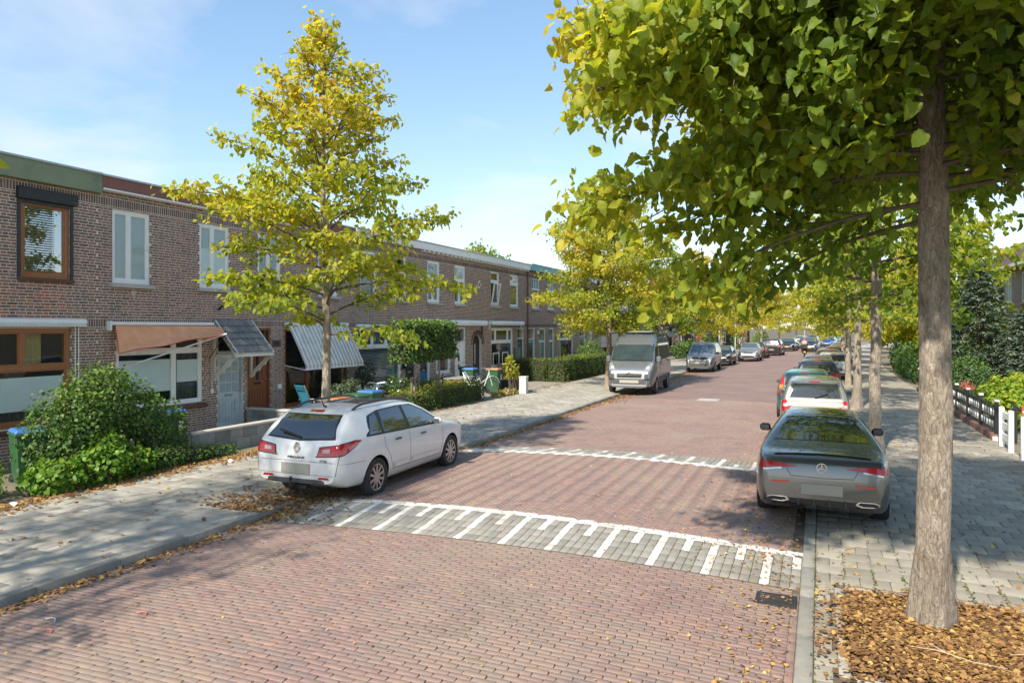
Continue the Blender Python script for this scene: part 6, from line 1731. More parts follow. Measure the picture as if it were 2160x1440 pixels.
simple_car('dark blue hatchback with big red tail lamps in the right row', (-.1, 30.6, 0), R(0), hatch_spec(4.0, 1.72, 1.5, 2.5, .65, .3, .32), navy, group=GR, lam=[(.42, .86), (.79, .8), (.78, .96), (.62, 1.02)])
simple_car('small grey hatchback ahead of the dark blue one', (-.1, 36.2, 0), R(0), hatch_spec(3.7, 1.62, 1.47, 2.4, .6, .28), paint('mid_grey_paint', (.2, .2, .2), .6), group=GR)
simple_car('white hatchback parked close to the right-hand trees', (.62, 41.2, 0), R(-1), hatch_spec(4.2, 1.78, 1.45, 2.6, .72, .31), paint('pearl_white_paint', (.62, .62, .6), .1), group=GR)
simple_car('dark grey estate-shaped car between the white and red ones', (.45, 46.6, 0), R(-.5), hatch_spec(4.3, 1.76, 1.46, 2.6, .75, .31, .5), paint('slate_paint', (.1, .115, .13), .6), group=GR)
simple_car('red hatchback in the right row', (.95, 52.2, 0), R(-1.5), hatch_spec(4.1, 1.74, 1.47, 2.55, .7, .3), paint('red_paint', (.4, .015, .025), .2), group=GR)
for k, (yy, col, lab) in enumerate(((58.0, (.55, .55, .53), 'pale silver car beyond the red one'), (63.5, (.06, .06, .065), 'black car beyond the pale silver one in the right row'), (69.5, (.5, .5, .5), 'far silver car at the end of the right row'))):
    simple_car(lab, (1.1 + float(bend(yy)), yy, 0), R(-2), hatch_spec(4.2, 1.76, 1.48, 2.6, .72, .3), paint('far_paint_%d' % k, col, .4), detail=0, group=GR)

# --- left row, facing us (turned round: local +Y towards the camera)
def facing(label, x, yfront, spec, mat, **kw):
    return simple_car(label, (x, yfront + spec['L'], 0), math.pi + kw.pop('a', 0), spec, mat, **kw)
facing('black small hatchback right behind the grey delivery van', -6.75, 53.3, hatch_spec(3.95, 1.72, 1.46, 2.46, .68, .3), paint('black_paint', (.02, .021, .023), .3), group=GL)
facing('silver hatchback with a dark grille in the left row', -5.35, 60.3, hatch_spec(3.75, 1.68, 1.53, 2.46, .55, .29, hoodz=1.0), paint('silver_paint', (.42, .43, .43), .7), group=GL)
simple_car('dark hatchback parked behind the silver one', (-5.3, 66.8, 0), R(-2), hatch_spec(4.0, 1.74, 1.5, 2.5, .7, .3), paint('black_paint', (.02, .021, .023), .3), group=GL)
simple_car('black tall off-road car before the far speed table', (-4.4, 73.4, 0), R(-3), hatch_spec(4.5, 1.86, 1.68, 2.65, .85, .35, .3, .74, 1.1, belt=.95), paint('black_paint', (.02, .021, .023), .3), name='suv_car', group=GL)
facing('black estate car past the far speed table', -3.3, 88.0, hatch_spec(4.6, 1.82, 1.5, 2.7, .95, .31, .5), paint('black_paint', (.02, .021, .023), .3), group=GL, pmat=platey, a=R(-4))
facing('dark blue people carrier driving towards us', -.8, 86.0, hatch_spec(4.2, 1.76, 1.66, 2.6, .7, .31, .3, .74, 1.06), paint('dark_blue_paint', (.035, .045, .07), .5), pmat=platey, a=R(-5))
facing('dark car half hidden behind the dark blue people carrier', -1.4, 97.0, hatch_spec(4.3, 1.78, 1.55, 2.6, .75, .31), paint('slate_paint', (.1, .115, .13), .6), group=GL, detail=0, a=R(-6))
facing('bright blue car coming round the far bend', 1.4, 108, hatch_spec(4.3, 1.78, 1.48, 2.6, .75, .31), paint('blue_paint_car', (.02, .09, .3), .4), pmat=platey, detail=0, a=R(-8))
for k, (xx, yy, col, lab) in enumerate(((-2.5, 116, (.6, .6, .6), 'far white car left of the bright blue one'), (-.8, 124, (.1, .14, .22), 'far grey-blue car at the bend'), (2.6, 130, (.06, .25, .28), 'far turquoise car at the bend'))):
    facing(lab, xx, yy, hatch_spec(4.2, 1.76, 1.5, 2.6, .72, .3), paint('bend_paint_%d' % k, col, .3), detail=0, a=R(-10))

# --- grey camper van facing us
vanp = paint('grey_van_paint', (.19, .21, .23), .55, .36)
vanglass = pm('van_glass', (.012, .014, .014), .45, var=.05, spec=.12)
V_ = dict(L=4.96, W=2.05, H=2.52, wy=(.95, 4.0), Rw=.34, roofw=.86, spokes=8, k=1, tail=.05, yb=4.4, beltz=1.3, shoulder=.985,
          top=[(0, .7), (.01, 1.4), (.03, 2.25), (.12, 2.42), (.5, 2.5), (2.6, 2.52), (3.25, 2.46), (3.75, 2.16), (3.88, 2.06), (4.42, 1.36), (4.52, 1.28), (4.72, 1.13), (4.86, .98), (4.92, .86), (4.95, .62), (4.96, .5)],
          bot=[(0, .42), (.5, .36), (4.2, .3), (4.96, .28)], belt=[(0, 1.25), (3.6, 1.28), (4.4, 1.16), (4.8, .95), (4.96, .7)],
          wid=[(0, .93), (.05, .97), (.3, 1.0), (4.0, 1.0), (4.5, .96), (4.8, .88), (4.92, .8), (4.96, .72)])
c = Car('camper_van', 'grey high-roof camper van parked half on the left pavement, facing us', (-7.52, 29.1 + 4.96, -.0), math.pi + R(2.5), V_, vanp, GL, 'van')
c.patch('windscreen_trim', 'F', [(-.95, 1.36), (.95, 1.36), (.86, 2.05), (-.86, 2.05)], trim, .004)
c.patch('windscreen', 'F', [(-.90, 1.41), (.90, 1.41), (.82, 2.01), (-.82, 2.01)], pm('van_windscreen', (.03, .045, .042), .06, var=.3, vs=2, spec=.5), .009)
c.both('window', [(3.45, 1.36), (4.25, 1.34), (3.95, 1.85), (3.8, 1.98), (3.45, 1.98)], vanglass, .008)
c.both('window', [(.35, 1.4), (3.25, 1.4), (3.25, 2.0), (.35, 2.0)], vanglass, .008)
c.both('dark_roof_side', [(.15, 2.1), (3.5, 2.1), (3.2, 2.36), (.15, 2.36)], pm('dark_grey_roof_paint', (.05, .055, .063), .5, var=.06, spec=.3), .006)
for v in 'LR':
    c.patch('side_moulding', v, [(1.45, .52), (3.45, .5), (3.45, .68), (1.45, .68)], greyp, .012)
    c.line('door_gap', v, [(3.35, 2.02), (3.35, .5)], .01, seam, 0.0)
    c.line('waist_line', v, [(.2, 1.15), (3.4, 1.15)], .012, seam, 0.0)
c.mir('headlight', 'F', [(.56, .98), (.88, 1.0), (.92, 1.3), (.78, 1.26)], pm('van_headlight', (.3, .31, .32), .15, metal=.3, var=.5, vs=9, coat=.6), .012)
c.mir('lamp_bulb', 'F', [(.68, 1.06), (.8, 1.07), (.8, 1.16), (.7, 1.15)], pm('lamp_bulb', (.6, .6, .6), .3), .018, nu=4, nv=3)
c.patch('bumper', 'F', [(-.9, .36), (.9, .36), (.88, .86), (-.88, .86)], greyp, .006)
c.patch('grille_surround', 'F', [(-.62, .66), (.62, .66), (.68, .93), (-.68, .93)], paint('light_grille_paint', (.42, .43, .44), .2), .011)
c.patch('grille', 'F', [(-.5, .70), (.5, .70), (.56, .9), (-.56, .9)], trim, .016)
c.patch('grille_bar', 'F', [(-.53, .795), (.53, .795), (.535, .815), (-.535, .815)], chrome, .022, nv=2)
p, n = c.ray('F', 0, .84); y_ = p.y + .035
ch = MB()
for z_ in (.80, .88):
    for sg in (1, -1): ch.bar((0, y_, z_ + .05), (sg * .13, y_, z_ - .01), .02, .035, up=(0, 1, 0))
ch.build('emblem', chrome, c.root)
c.mir('fog_lamp_slot', 'F', [(.62, .6), (.84, .62), (.84, .67), (.66, .66)], trim, .012, nv=3)
c.patch('number_plate', 'F', [(-.4, .48), (.4, .48), (.4, .6), (-.4, .6)], platem, .022)
c.patch('lower_lip', 'F', [(-.84, .36), (.84, .36), (.84, .42), (-.84, .42)], paint('light_grille_paint', (.42, .43, .44), .2), .012, nv=2)
c.line('bonnet_gap', 'F', [(-.7, 1.3), (.7, 1.3)], .012, seam, 0)
c.line('wiper', 'F', [(-.6, 1.4), (.0, 1.37)], .02, trim, .015); c.line('wiper', 'F', [(.0, 1.4), (.6, 1.37)], .02, trim, .015)
c.mirror(4.05, 1.42, vanp, (.11, .08, .17))
rk = MB()
for sg in (-1, 1): rk.bb(sg * .6 - .03, sg * .6 + .03, .6, 2.7, 2.545, 2.59)
rk.build('roof_rack', darkmetal, c.root)
MB().prism([(1.1, 2.56), (2.9, 2.56), (3.0, 2.60), (1.0, 2.64)], -.5, .5, 'x').build('roof_hatch', pm('white_hatch', (.6, .6, .6), .4), c.root)
MB().box((-.86, 1.9, 2.5), (.12, 2.6, .12)).build('side_awning_roll', darkmetal, c.root, bevel=.02)

# --- grey delivery van facing us
D_ = dict(L=4.4, W=1.8, H=1.83, wy=(.9, 3.58), Rw=.31, roofw=.80, spokes=6, k=1, tail=.04, yb=3.55, beltz=1.1, shoulder=.98,
          top=[(0, .6), (.01, 1.2), (.04, 1.66), (.14, 1.77), (1, 1.83), (2.3, 1.81), (2.65, 1.72), (2.85, 1.6), (3.5, 1.12), (3.62, 1.06), (4.1, .94), (4.3, .78), (4.38, .6), (4.4, .5)],
          bot=[(0, .34), (4.4, .24)], belt=[(0, 1.05), (3.2, 1.05), (4.4, .72)], wid=[(0, .9), (.06, .95), (.4, 1), (3.5, 1), (4.0, .95), (4.3, .84), (4.4, .72)])
c = Car('delivery_van', 'small grey delivery van in the left row, facing us', (-6.95, 45.4 + 4.4, 0), math.pi, D_, paint('steel_grey_paint', (.26, .28, .31), .6), GL, 'van')
c.patch('windscreen', 'F', [(-.72, 1.17), (.72, 1.17), (.64, 1.66), (-.64, 1.66)], carglass2, .008)
c.both('window', [(2.35, 1.15), (3.35, 1.12), (2.8, 1.55), (2.35, 1.6)], carglass, .008)
c.mir('headlight', 'F', [(.46, .78), (.76, .8), (.74, .93), (.56, .92)], clearl, .01)
c.patch('grille', 'F', [(-.42, .8), (.42, .8), (.46, .9), (-.46, .9)], trim, .008)
c.patch('bumper', 'F', [(-.84, .3), (.84, .3), (.8, .74), (-.8, .74)], greyp, .006)
c.plate('F', .58)
p, n = c.ray('F', 0, .86); MB().lathe([(.001, -.006), (.06, -.006), (.065, .006)], 18, 'y', tuple(p + n * .018)).build('emblem', chrome, c.root)
for v in 'LR': c.line('door_gap', v, [(2.3, 1.65), (2.3, .34)], .01, seam, 0.0); c.line('door_gap', v, [(3.4, 1.08), (3.35, .4)], .01, seam, 0.0); c.line('moulding', v, [(.3, .62), (3.2, .6)], .03, greyp, 0.0)
c.mirror(3.1, 1.14, trim, (.1, .07, .1))
# ---------------------------------------------------------------- things in the front gardens and on the pavements
def wheelie_bin(label, loc, rz, lidcol, group=None, h=1.06, w=.5, d=.55):
    t = thing('wheelie_bin', label, 'bin', loc, rz, group)
    bm_ = pm('bin_green', (.025, .1, .035), .5, var=.12, vs=4, dirt=(.05, .09, .05), ds=5)
    b = MB(); k = .86
    z1 = h - .1
    vs_ = [(sx * w / 2 * q, sy * d / 2 * q, z) for z, q in ((.05, k * .92), (z1, 1)) for sx, sy in ((-1, -1), (1, -1), (1, 1), (-1, 1))]
    b.add(vs_, [(3, 2, 1, 0), (4, 5, 6, 7), (0, 1, 5, 4), (1, 2, 6, 5), (2, 3, 7, 6), (3, 0, 4, 7)])
    bo = b.build('body', bm_, t, bevel=.02)
    MB().bb(-w / 2 - .02, w / 2 + .02, -d / 2 - .02, d / 2 + .02, z1 - .02, z1 + .03).build('rim', bm_, t, bevel=.012)
    l = MB(); l.add([(sx * (w / 2 + .015) * q, sy * (d / 2 + .02) * q - (0 if q == 1 else .0), z) for z, q in ((z1 + .032, 1), (h, .86)) for sx, sy in ((-1, -1), (1, -1), (1, 1), (-1, 1))], [(3, 2, 1, 0), (4, 5, 6, 7), (0, 1, 5, 4), (1, 2, 6, 5), (2, 3, 7, 6), (3, 0, 4, 7)])
    l.build('lid', lidcol, t, bevel=.015)
    MB().tube([(-w * .4, d / 2 + .05, z1 + .0), (w * .4, d / 2 + .05, z1 + .0)], .018, 8).build('handle', bm_, t)
    for sx in (-1, 1): MB().lathe([(.001, -.03), (.1, -.03), (.11, 0), (.1, .03), (.001, .03)], 16, 'x', (sx * w * .42, d * .4, .1)).build('wheel', black, t)
    MB().bb(w * .1, w * .32, -d / 2 - .012, -d / 2 - .002, h * .52, h * .74).build('sticker', white, t)
    return t
blue_l = pm('lid_blue', (.05, .16, .42), .5, var=.08, vs=3); or_l = pm('lid_orange', (.5, .16, .03), .55, var=.1, vs=3); gr_l = pm('lid_green', (.05, .13, .04), .5, var=.1)
wheelie_bin('green wheelie bin with blue lid beside the big bush at the left edge', (-13.3, 8.42, -.1), R(70), blue_l)
wheelie_bin('green wheelie bin with blue lid half hidden behind the big bush', (-14.2, 12.3, -.2), R(80), blue_l)
wheelie_bin('wheelie bin with orange lid right of the tree trunk', (-11.75, 15.5, -.12), R(78), or_l)
wheelie_bin('wheelie bin with plain green lid between orange-lidded and blue-lidded bins', (-11.8, 16.35, -.1), R(84), gr_l)
wheelie_bin('wheelie bin with blue lid beside the bicycles', (-11.85, 17.1, -.06), R(86), blue_l)
wheelie_bin('wheelie bin with blue lid behind the garden table', (-13.8, 27.3, 0), R(90), blue_l)
wheelie_bin('wheelie bin with green lid behind the blue-lidded one by the table', (-14.4, 28.2, 0), R(90), gr_l)
wheelie_bin('wheelie bin with faded orange lid behind the white bicycle', (-12.75, 27.5, 0), R(92), pm('lid_faded_orange', (.42, .2, .09), .6))

# garden walls of concrete blocks
blockm = pm('concrete_block', (.25, .26, .265), .9, var=.2, vs=5, bump=.3, ramp_cols=[(0, (.17, .18, .19)), (.5, (.24, .25, .255)), (1, (.31, .315, .31))], dirt=(.14, .15, .14), ds=1.6, dlo=.5, dhi=.8)
def block_wall(label, a, b, h, t=.2, z0=-.05):
    a, b = Vector((*a, 0)), Vector((*b, 0)); L = (b - a).length; d = (b - a).normalized(); ang = math.atan2(d.y, d.x)
    w_ = thing('garden_wall', label, 'wall', tuple((a + b) / 2), world=True)
    core = MB(); core.box((a + b) / 2 + Vector((0, 0, (h - .06 + z0) / 2)), (L - .02, t - .03, h - .06 - z0), Matrix.Rotation(ang, 3, 'Z')); co = core.build('core', mortar, w_)
    C, S, Rl = [], [], []
    rows = max(1, int(round((h - .06 - z0) / .21))); rh = (h - .06 - z0) / rows
    Rz = np.array(Matrix.Rotation(ang, 3, 'Z'))
    for r in range(rows):
        p = -(.21 if r % 2 else 0)
        while p < L:
            u0, u1 = max(p, 0), min(p + .42, L)
            if u1 - u0 > .05:
                for sd in (1, -1):
                    cc = a + d * ((u0 + u1) / 2) + Vector((-d.y, d.x, 0)) * sd * (t / 2 - .02) + Vector((0, 0, z0 + (r + .5) * rh))
                    nrm = np.array([-d.y * sd, d.x * sd, 0]); ax = np.array([d.x, d.y, 0]) * sd
                    C.append(tuple(cc)); S.append((u1 - u0 - .008, rh - .008, .04)); Rl.append(np.stack([ax, np.array([0, 0, 1.]), nrm * 1.0], -1) if np.cross(ax, [0, 0, 1.]).dot(nrm) > 0 else np.stack([-ax, np.array([0, 0, 1.]), nrm], -1))
            p += .42
    pieces(co, 'block', C, S, blockm, np.array(Rl), keep=120)
    n = max(1, int(L / .8))
    for k in range(n):
        cc = a + d * (L * (k + .5) / n)
        MB().box(cc + Vector((0, 0, h - .03)), (L / n - .006, t + .05, .055), Matrix.Rotation(ang, 3, 'Z')).build('coping', sillm, w_, bevel=.008)
block_wall('low grey concrete block wall in front of the pale door', (-12.5, 11.3), (-12.45, 14.25), .52)
block_wall('grey concrete block wall running from the house to the pavement behind the white car', (-15.1, 15.78), (-12.2, 15.78), .5)
brown_wall = pm('brown_wall_brick', (.16, .1, .07), .9, var=.25, vs=10)
pw = thing('planter_wall', 'low brown brick garden wall with pale posts past the grey van', 'wall', (-11.6, 50, 0), world=True)
MB().bb(-11.75, -11.55, 46.5, 54.0, -.05, .75).build('wall', brown_wall, pw)
for k in range(4): MB().bb(-11.8, -11.5, 46.4 + 2.45 * k, 46.7 + 2.45 * k, -.05, .86).build('post', pm('ochre_post', (.45, .3, .14), .8), pw)
# stubs of the old picket fence in the bush
for k, (xx, yy, hh) in enumerate(((-12.05, 8.72, .62), (-12.0, 8.92, .6), (-12.0, 9.2, .64), (-12.0, 9.52, .68))):
    p = thing('picket', 'weathered wooden picket sticking out of the bright green shrub', 'fence post', (xx, yy, 0), group='pickets of the overgrown fence')
    p['label'] = ['leftmost weathered wooden picket in the bright green shrub', 'second weathered picket from the left in the bright green shrub', 'third weathered picket from the left in the bright green shrub', 'rightmost weathered wooden picket in the bright green shrub'][k]
    MB().prism([(-.05, -.05), (.05, -.05), (.05, hh - .06), (0, hh), (-.05, hh - .06)], -.015, .015, 'x').build('board', oldwood, p)

# blue reclining garden chair
ch = thing('garden_chair', 'blue reclining garden chair behind the block wall', 'chair', (-13.7, 16.75, .02), R(-18))
teal_c = pm('blue_mesh_fabric', (.03, .2, .3), .7, var=.12, vs=20)
MB().prism([(-.05, .42), (.4, .4), (.4, .43), (-.05, .45)], -.25, .25, 'x').build('seat', teal_c, ch)
MB().prism([(-.05, .42), (-.33, 1.1), (-.36, 1.1), (-.09, .42)], -.25, .25, 'x').build('backrest', teal_c, ch)
MB().prism([(-.30, .95), (-.36, 1.08), (-.41, 1.08), (-.33, .95)], -.2, .2, 'x').build('headrest', teal_c, ch)
for sx in (-.27, .27):
    MB().tube([(sx, -.36, 1.12), (sx, -.06, .43), (sx, .3, .0)], .014, 6).build('leg', steel, ch); MB().tube([(sx, .42, .42), (sx, -.2, .0)], .014, 6).build('leg', steel, ch)
    MB().tube([(sx, -.2, .66), (sx, .3, .64), (sx, .32, .3)], .016, 6).build('armrest', white, ch)

def bicycle(label, loc, rz, framecol, lean=0, group=None):
    t = thing('bicycle', label, 'bicycle', loc, rz, group); t.rotation_euler = (lean, 0, rz)
    fm = framecol
    for yy in (-.52, .54):
        w_ = MB().lathe([(.335, -.018), (.35, -.01), (.35, .01), (.335, .018), (.318, .008), (.318, -.008)], 32, 'x', (0, yy, .35), close=True).build('wheel', rubber, t, smooth=True)
        r_ = MB()
        for k in range(14):
            a = 2 * math.pi * k / 14; r_.bar((0, yy, .35), (0, yy + .32 * math.cos(a), .35 + .32 * math.sin(a)), .003)
        r_.lathe([(.001, -.03), (.025, -.03), (.025, .03), (.001, .03)], 8, 'x', (0, yy, .35)); r_.lathe([(.318, -.008), (.305, -.008), (.305, .008), (.318, .008)], 28, 'x', (0, yy, .35), close=True)
        r_.build('spokes', steel, w_)
        g_ = MB(); pr = [(yy + .385 * math.cos(a), .35 + .385 * math.sin(a)) for a in np.linspace(R(10), R(175), 14)]
        g_.tube([(0, p[0], p[1]) for p in pr], .014, 5); g_.build('mudguard', fm, t)
    f = MB(); f.tube([(0, .42, .9), (0, .08, .3)], .02, 8); f.tube([(0, -.14, .82), (0, .08, .3)], .018, 8); f.tube([(0, .43, .72), (0, -.06, .5)], .018, 8); f.tube([(0, .08, .3), (0, -.52, .35)], .012, 6); f.tube([(0, -.12, .72), (0, -.52, .35)], .012, 6); f.tube([(0, .4, 1.02), (0, .45, .72), (0, .54, .35)], .017, 8)
    f.build('frame', fm, t)
    MB().tube([(-.28, .2, 1.06), (-.24, .34, 1.08), (0, .4, 1.04), (.24, .34, 1.08), (.28, .2, 1.06)], .013, 6).build('handlebar', steel, t)
    MB().ell((0, -.18, .9), (.08, .14, .045)).build('saddle', black, t, smooth=True)
    MB().tube([(0, -.16, .88), (0, -.12, .75)], .014, 6).build('seat_post', steel, t)
    MB().bb(-.07, .07, -.78, -.3, .72, .74).build('carrier', darkmetal, t)
    MB().lathe([(.001, .03), (.09, .03), (.09, .045), (.001, .045)], 16, 'x', (0, .08, .3)).build('chainring', darkmetal, t)
    MB().ell((0, -.8, .62), (.02, .012, .03), 8, 5).build('rear_light', redl, t)
    return t
silverf = pm('silver_frame', (.45, .45, .46), .3, metal=.6); blackf = pm('black_frame', (.02, .02, .022), .35)
bicycle('silver bicycle with swept handlebar next to the blue-lidded bin', (-12.35, 18.2, 0), R(35), silverf, R(5))
bicycle('black bicycle leaning behind the silver one', (-12.7, 18.95, 0), R(50), blackf, R(-6))
bicycle('white bicycle parked by the orange-lidded bin and the hedge end', (-12.75, 26.35, 0), R(-28), pm('white_frame', (.7, .7, .68), .35), R(4))

# table, white chair, bench, planter, cabinet, letterboxes, young plant
tb = thing('garden_table', 'wooden garden table with grey weathered top behind the low hedge', 'table', (-13.7, 26.0, 0), R(5))
MB().bb(-.45, .45, -.8, .8, .7, .74).build('table_top', pm('grey_table_top', (.26, .25, .23), .8, var=.15), tb, bevel=.008)
MB().bb(-.4, .4, -.74, .74, .61, .698).build('apron', wood, tb)
for sx in (-.38, .38):
    for sy in (-.7, .7): MB().bb(sx - .04, sx + .04, sy - .04, sy + .04, 0, .608).build('leg', wood, tb)
wc = thing('garden_chair', 'white slatted folding chair beside the garden table', 'chair', (-13.0, 25.9, 0), R(-75))
for k in range(5): MB().bb(-.22, .22, -.2 + k * .085, -.13 + k * .085, .44, .46).build('seat_slat', white, wc)
for k in range(5): MB().box((-.18 + k * .09, -.27 - .0, .72), (.07, .02, .52), Matrix.Rotation(R(12), 3, 'X')).build('back_slat', white, wc)
for sx in (-.23, .23): MB().bar((sx, -.34, .98), (sx, .22, 0), .03).build('leg', white, wc); MB().bar((sx, .22, .46), (sx, -.25, 0), .03).build('leg', white, wc)
bn = thing('garden_bench', 'weathered wooden bench under the short awning cassette', 'bench', (-14.55, 33.2, 0), R(-90))
for k in range(4): MB().bb(-.75, .75, -.22 + k * .12, -.12 + k * .12, .43, .46).build('seat_slat', oldwood, bn)
for k in range(10): MB().box((-.68 + k * .15, -.3, .7), (.08, .025, .5), Matrix.Rotation(R(10), 3, 'X')).build('back_slat', oldwood, bn)
MB().bb(-.75, .75, -.37, -.33, .9, .97).build('top_rail', oldwood, bn)
for sx in (-.7, .7):
    MB().bb(sx - .035, sx + .035, -.3, -.23, 0, .9).build('leg', oldwood, bn); MB().bb(sx - .035, sx + .035, .17, .24, 0, .64).build('leg', oldwood, bn); MB().bb(sx - .04, sx + .04, -.28, .26, .642, .68).build('armrest', oldwood, bn)
pl = thing('planter', 'low anthracite rectangular planter right of the orange-lidded bin', 'planter', (-12.5, 28.7, 0), R(0))
f = MB(); f.bb(-.3, .3, -.55, -.51, 0, .52); f.bb(-.3, .3, .51, .55, 0, .52); f.bb(-.3, -.26, -.509, .509, 0, .52); f.bb(.26, .3, -.509, .509, 0, .52); f.build('walls', pm('anthracite_planter', (.04, .043, .05), .6, var=.1), pl)
MB().bb(-.259, .259, -.509, .509, .3, .47).build('soil', pitm, pl)
blobs('potted_plant', 'small reddish plants growing in the anthracite planter', 'plant', (-12.5, 28.7, .45), [(0, -.2, .1, .2, .25, .18), (0, .25, .08, .2, .2, .14)], 400, .07, leaf_tree, lambda P, D, g: .5 + g.normal(0, .25, len(P)), 131)
uc = thing('utility_cabinet', 'small white utility cabinet at the edge of the pavement', 'cabinet', (-11.55, 27.9, 0), R(8))
MB().bb(-.15, .15, -.2, .2, -.05, .68).build('body', pm('cabinet_grey', (.55, .56, .56), .5, var=.05, dirt=(.4, .4, .38), ds=3), uc, bevel=.008)
MB().bb(-.17, .17, -.22, .22, .682, .72).build('lid', pm('cabinet_grey', (.55, .56, .56), .5), uc, bevel=.008)
MB().bb(.152, .156, -.16, .16, .06, .6).build('door', pm('cabinet_grey', (.55, .56, .56), .5), uc)
blobs('young_plant', 'thin young plant with yellowing leaves beside the utility cabinet', 'plant', (-12.1, 27.75, 0), [(0, 0, 1.1, .3, .35, .35), (.1, .2, .8, .2, .25, .25), (0, -.1, 1.45, .15, .2, .2)], 260, .1, leaf_tree, lambda P, D, g: .55 + g.normal(0, .15, len(P)), 133, tmpl=0)
blobs('dry_grass', 'tuft of dry yellow grass at the garden edge by the cabinet', 'grass tuft', (-11.95, 26.9, 0), [(0, 0, .06, .3, 1.0, .12)], 900, .14, leafmat('dry_grass_leaf', [(0, (.2, .18, .05)), (1, (.45, .36, .14))], .3), lambda P, D, g: g.random(len(P)), 135)
mbx = thing('letterbox', 'black letterbox beside the anthracite door', 'letterbox', (FX, 24.25, 1.4), world=True)
MB().bb(FX + .02, FX + .2, 24.08, 24.42, 1.15, 1.62).build('box', black, mbx, bevel=.01); MB().bb(FX + .01, FX + .24, 24.06, 24.44, 1.622, 1.65).build('lid', black, mbx); MB().bb(FX + .003, FX + .019, 24.1, 24.4, 1.2, 1.6).build('back_plate', darkmetal, mbx)
mb2 = thing('letterbox', 'grey-green letterbox by the dark door left of the turquoise one', 'letterbox', (FX, 35.6, 1.3), world=True)
MB().bb(FX + .02, FX + .2, 35.4, 35.8, 1.1, 1.65).build('box', pm('sage_box', (.18, .27, .24), .5), mb2, bevel=.01); MB().bb(FX + .01, FX + .24, 35.38, 35.82, 1.652, 1.7).build('lid', pm('sage_box', (.18, .27, .24), .5), mb2)
for k in range(2):
    pf = thing('photo_frame', ['white picture frame standing behind the window above the bench, left one', 'white picture frame standing behind the window above the bench, right one'][k], 'picture frame', (FX + .01, 33.0 + k * 1.15, .82), world=True)
    y0_ = 32.7 + k * 1.15; f = MB()
    for a, b_, c_, d_ in ((y0_, y0_ + .05, .83, 1.5), (y0_ + .7, y0_ + .75, .83, 1.5), (y0_ + .05, y0_ + .7, .83, .88), (y0_ + .05, y0_ + .7, 1.45, 1.5)): f.bb(FX - .03, FX - .01, a, b_, c_, d_)
    f.build('frame', white, pf)

# ---------------------------------------------------------------- right-hand side
# ornamental iron fence on a brick plinth
fe = thing('iron_fence', 'black ornamental iron fence with white ornaments along the right pavement', 'fence', (4.1, 26, 0), world=True)
plinth = pm('red_plinth', (.2, .1, .075), .85, var=.2, vs=9, ramp_cols=[(0, (.15, .08, .065)), (1, (.24, .12, .09))])
FXR = 3.92
C = [(FXR + .08, 20.9 + k * .5 + .25, .06) for k in range(30)]; S = [(.2, .49, .2)] * 30
pli = MB().bb(FXR, FXR + .16, 20.9, 35.9, -.05, .1).build('plinth', mortar, fe); pieces(pli, 'plinth_stone', C, S, plinth, keep=60, cham=.01)
blackiron = pm('black_iron', (.02, .022, .022), .4, var=.15); whorn = pm('white_ornament', (.62, .63, .6), .5, var=.1)
for k in range(9):
    yy = 20.95 + k * 1.86
    MB().bb(FXR + .05, FXR + .13, yy - .04, yy + .04, .16, .95).build('post', blackiron, fe)
    MB().bb(FXR + .035, FXR + .145, yy - .055, yy + .055, .952, 1.01).build('post_cap', whorn, fe, bevel=.008)
    if k == 8: break
    f = MB()
    for z_ in (.22, .52, .82): f.bb(FXR + .08, FXR + .1, yy + .041, yy + 1.82, z_, z_ + .03)
    f.build('rail', blackiron, fe)
    for j in range(11):
        y_ = yy + .12 + j * .16
        MB().bb(FXR + .083, FXR + .097, y_ - .008, y_ + .008, .251, .819).build('bar', blackiron, fe)
        for z_ in (.36, .66):
            if (j + (z_ > .5)) % 2 == 0:
                MB().prism([(y_ - .045, z_), (y_, z_ - .085), (y_ + .045, z_), (y_, z_ + .085)], FXR + .072, FXR + .108, 'x').build('ornament', whorn, fe)
# return of the fence along the drive and the white boarded fence at the right edge
f2 = thing('iron_fence', 'black iron side fence with white scrolls at the right edge', 'fence', (5.5, 19.5, 0), world=True)
for z_ in (.25, .8): MB().bb(4.2, 9.0, 20.62, 20.66, z_, z_ + .035).build('rail', blackiron, f2)
for k in range(5): MB().bb(4.3 + k * 1.1, 4.37 + k * 1.1, 20.6, 20.67, 0, .92).build('post', blackiron, f2)
for k in range(14):
    xx = 4.55 + k * .32
    MB().tube([(xx + .11 * math.cos(a) * (1 - a / 9), 20.64, .52 + .16 * math.sin(a) * (1 - a / 9)) for a in np.linspace(0, 7, 16)], .014, 5).build('scroll', whorn, f2)
wf = thing('white_fence', 'white boarded garden fence at the right edge of the picture', 'fence', (4.0, 17.5, 0), world=True)
for k in range(5):
    yy = (20.0, 19.1, 18.0, 17.1, 16.2)[k]
    MB().bb(FXR - .04, FXR + .06, yy - .05, yy + .05, -.03, .92).build('post', white, wf, bevel=.008)
    if k in (0, 2, 3):
        for z_ in (.18, .44, .68): MB().bb(FXR + .0, FXR + .035, yy - .85, yy - .051, z_, z_ + .15).build('board', white, wf, bevel=.005)
sg = thing('warning_plate', 'small red and white plate on the black side fence', 'sign', (4.7, 20.58, .85), world=True)
MB().bb(4.45, 4.95, 20.57, 20.585, .7, .9).build('plate', pm('red_plate', (.5, .07, .06), .5), sg); MB().bb(4.47, 4.93, 20.562, 20.568, .74, .79).build('white_band', white, sg)
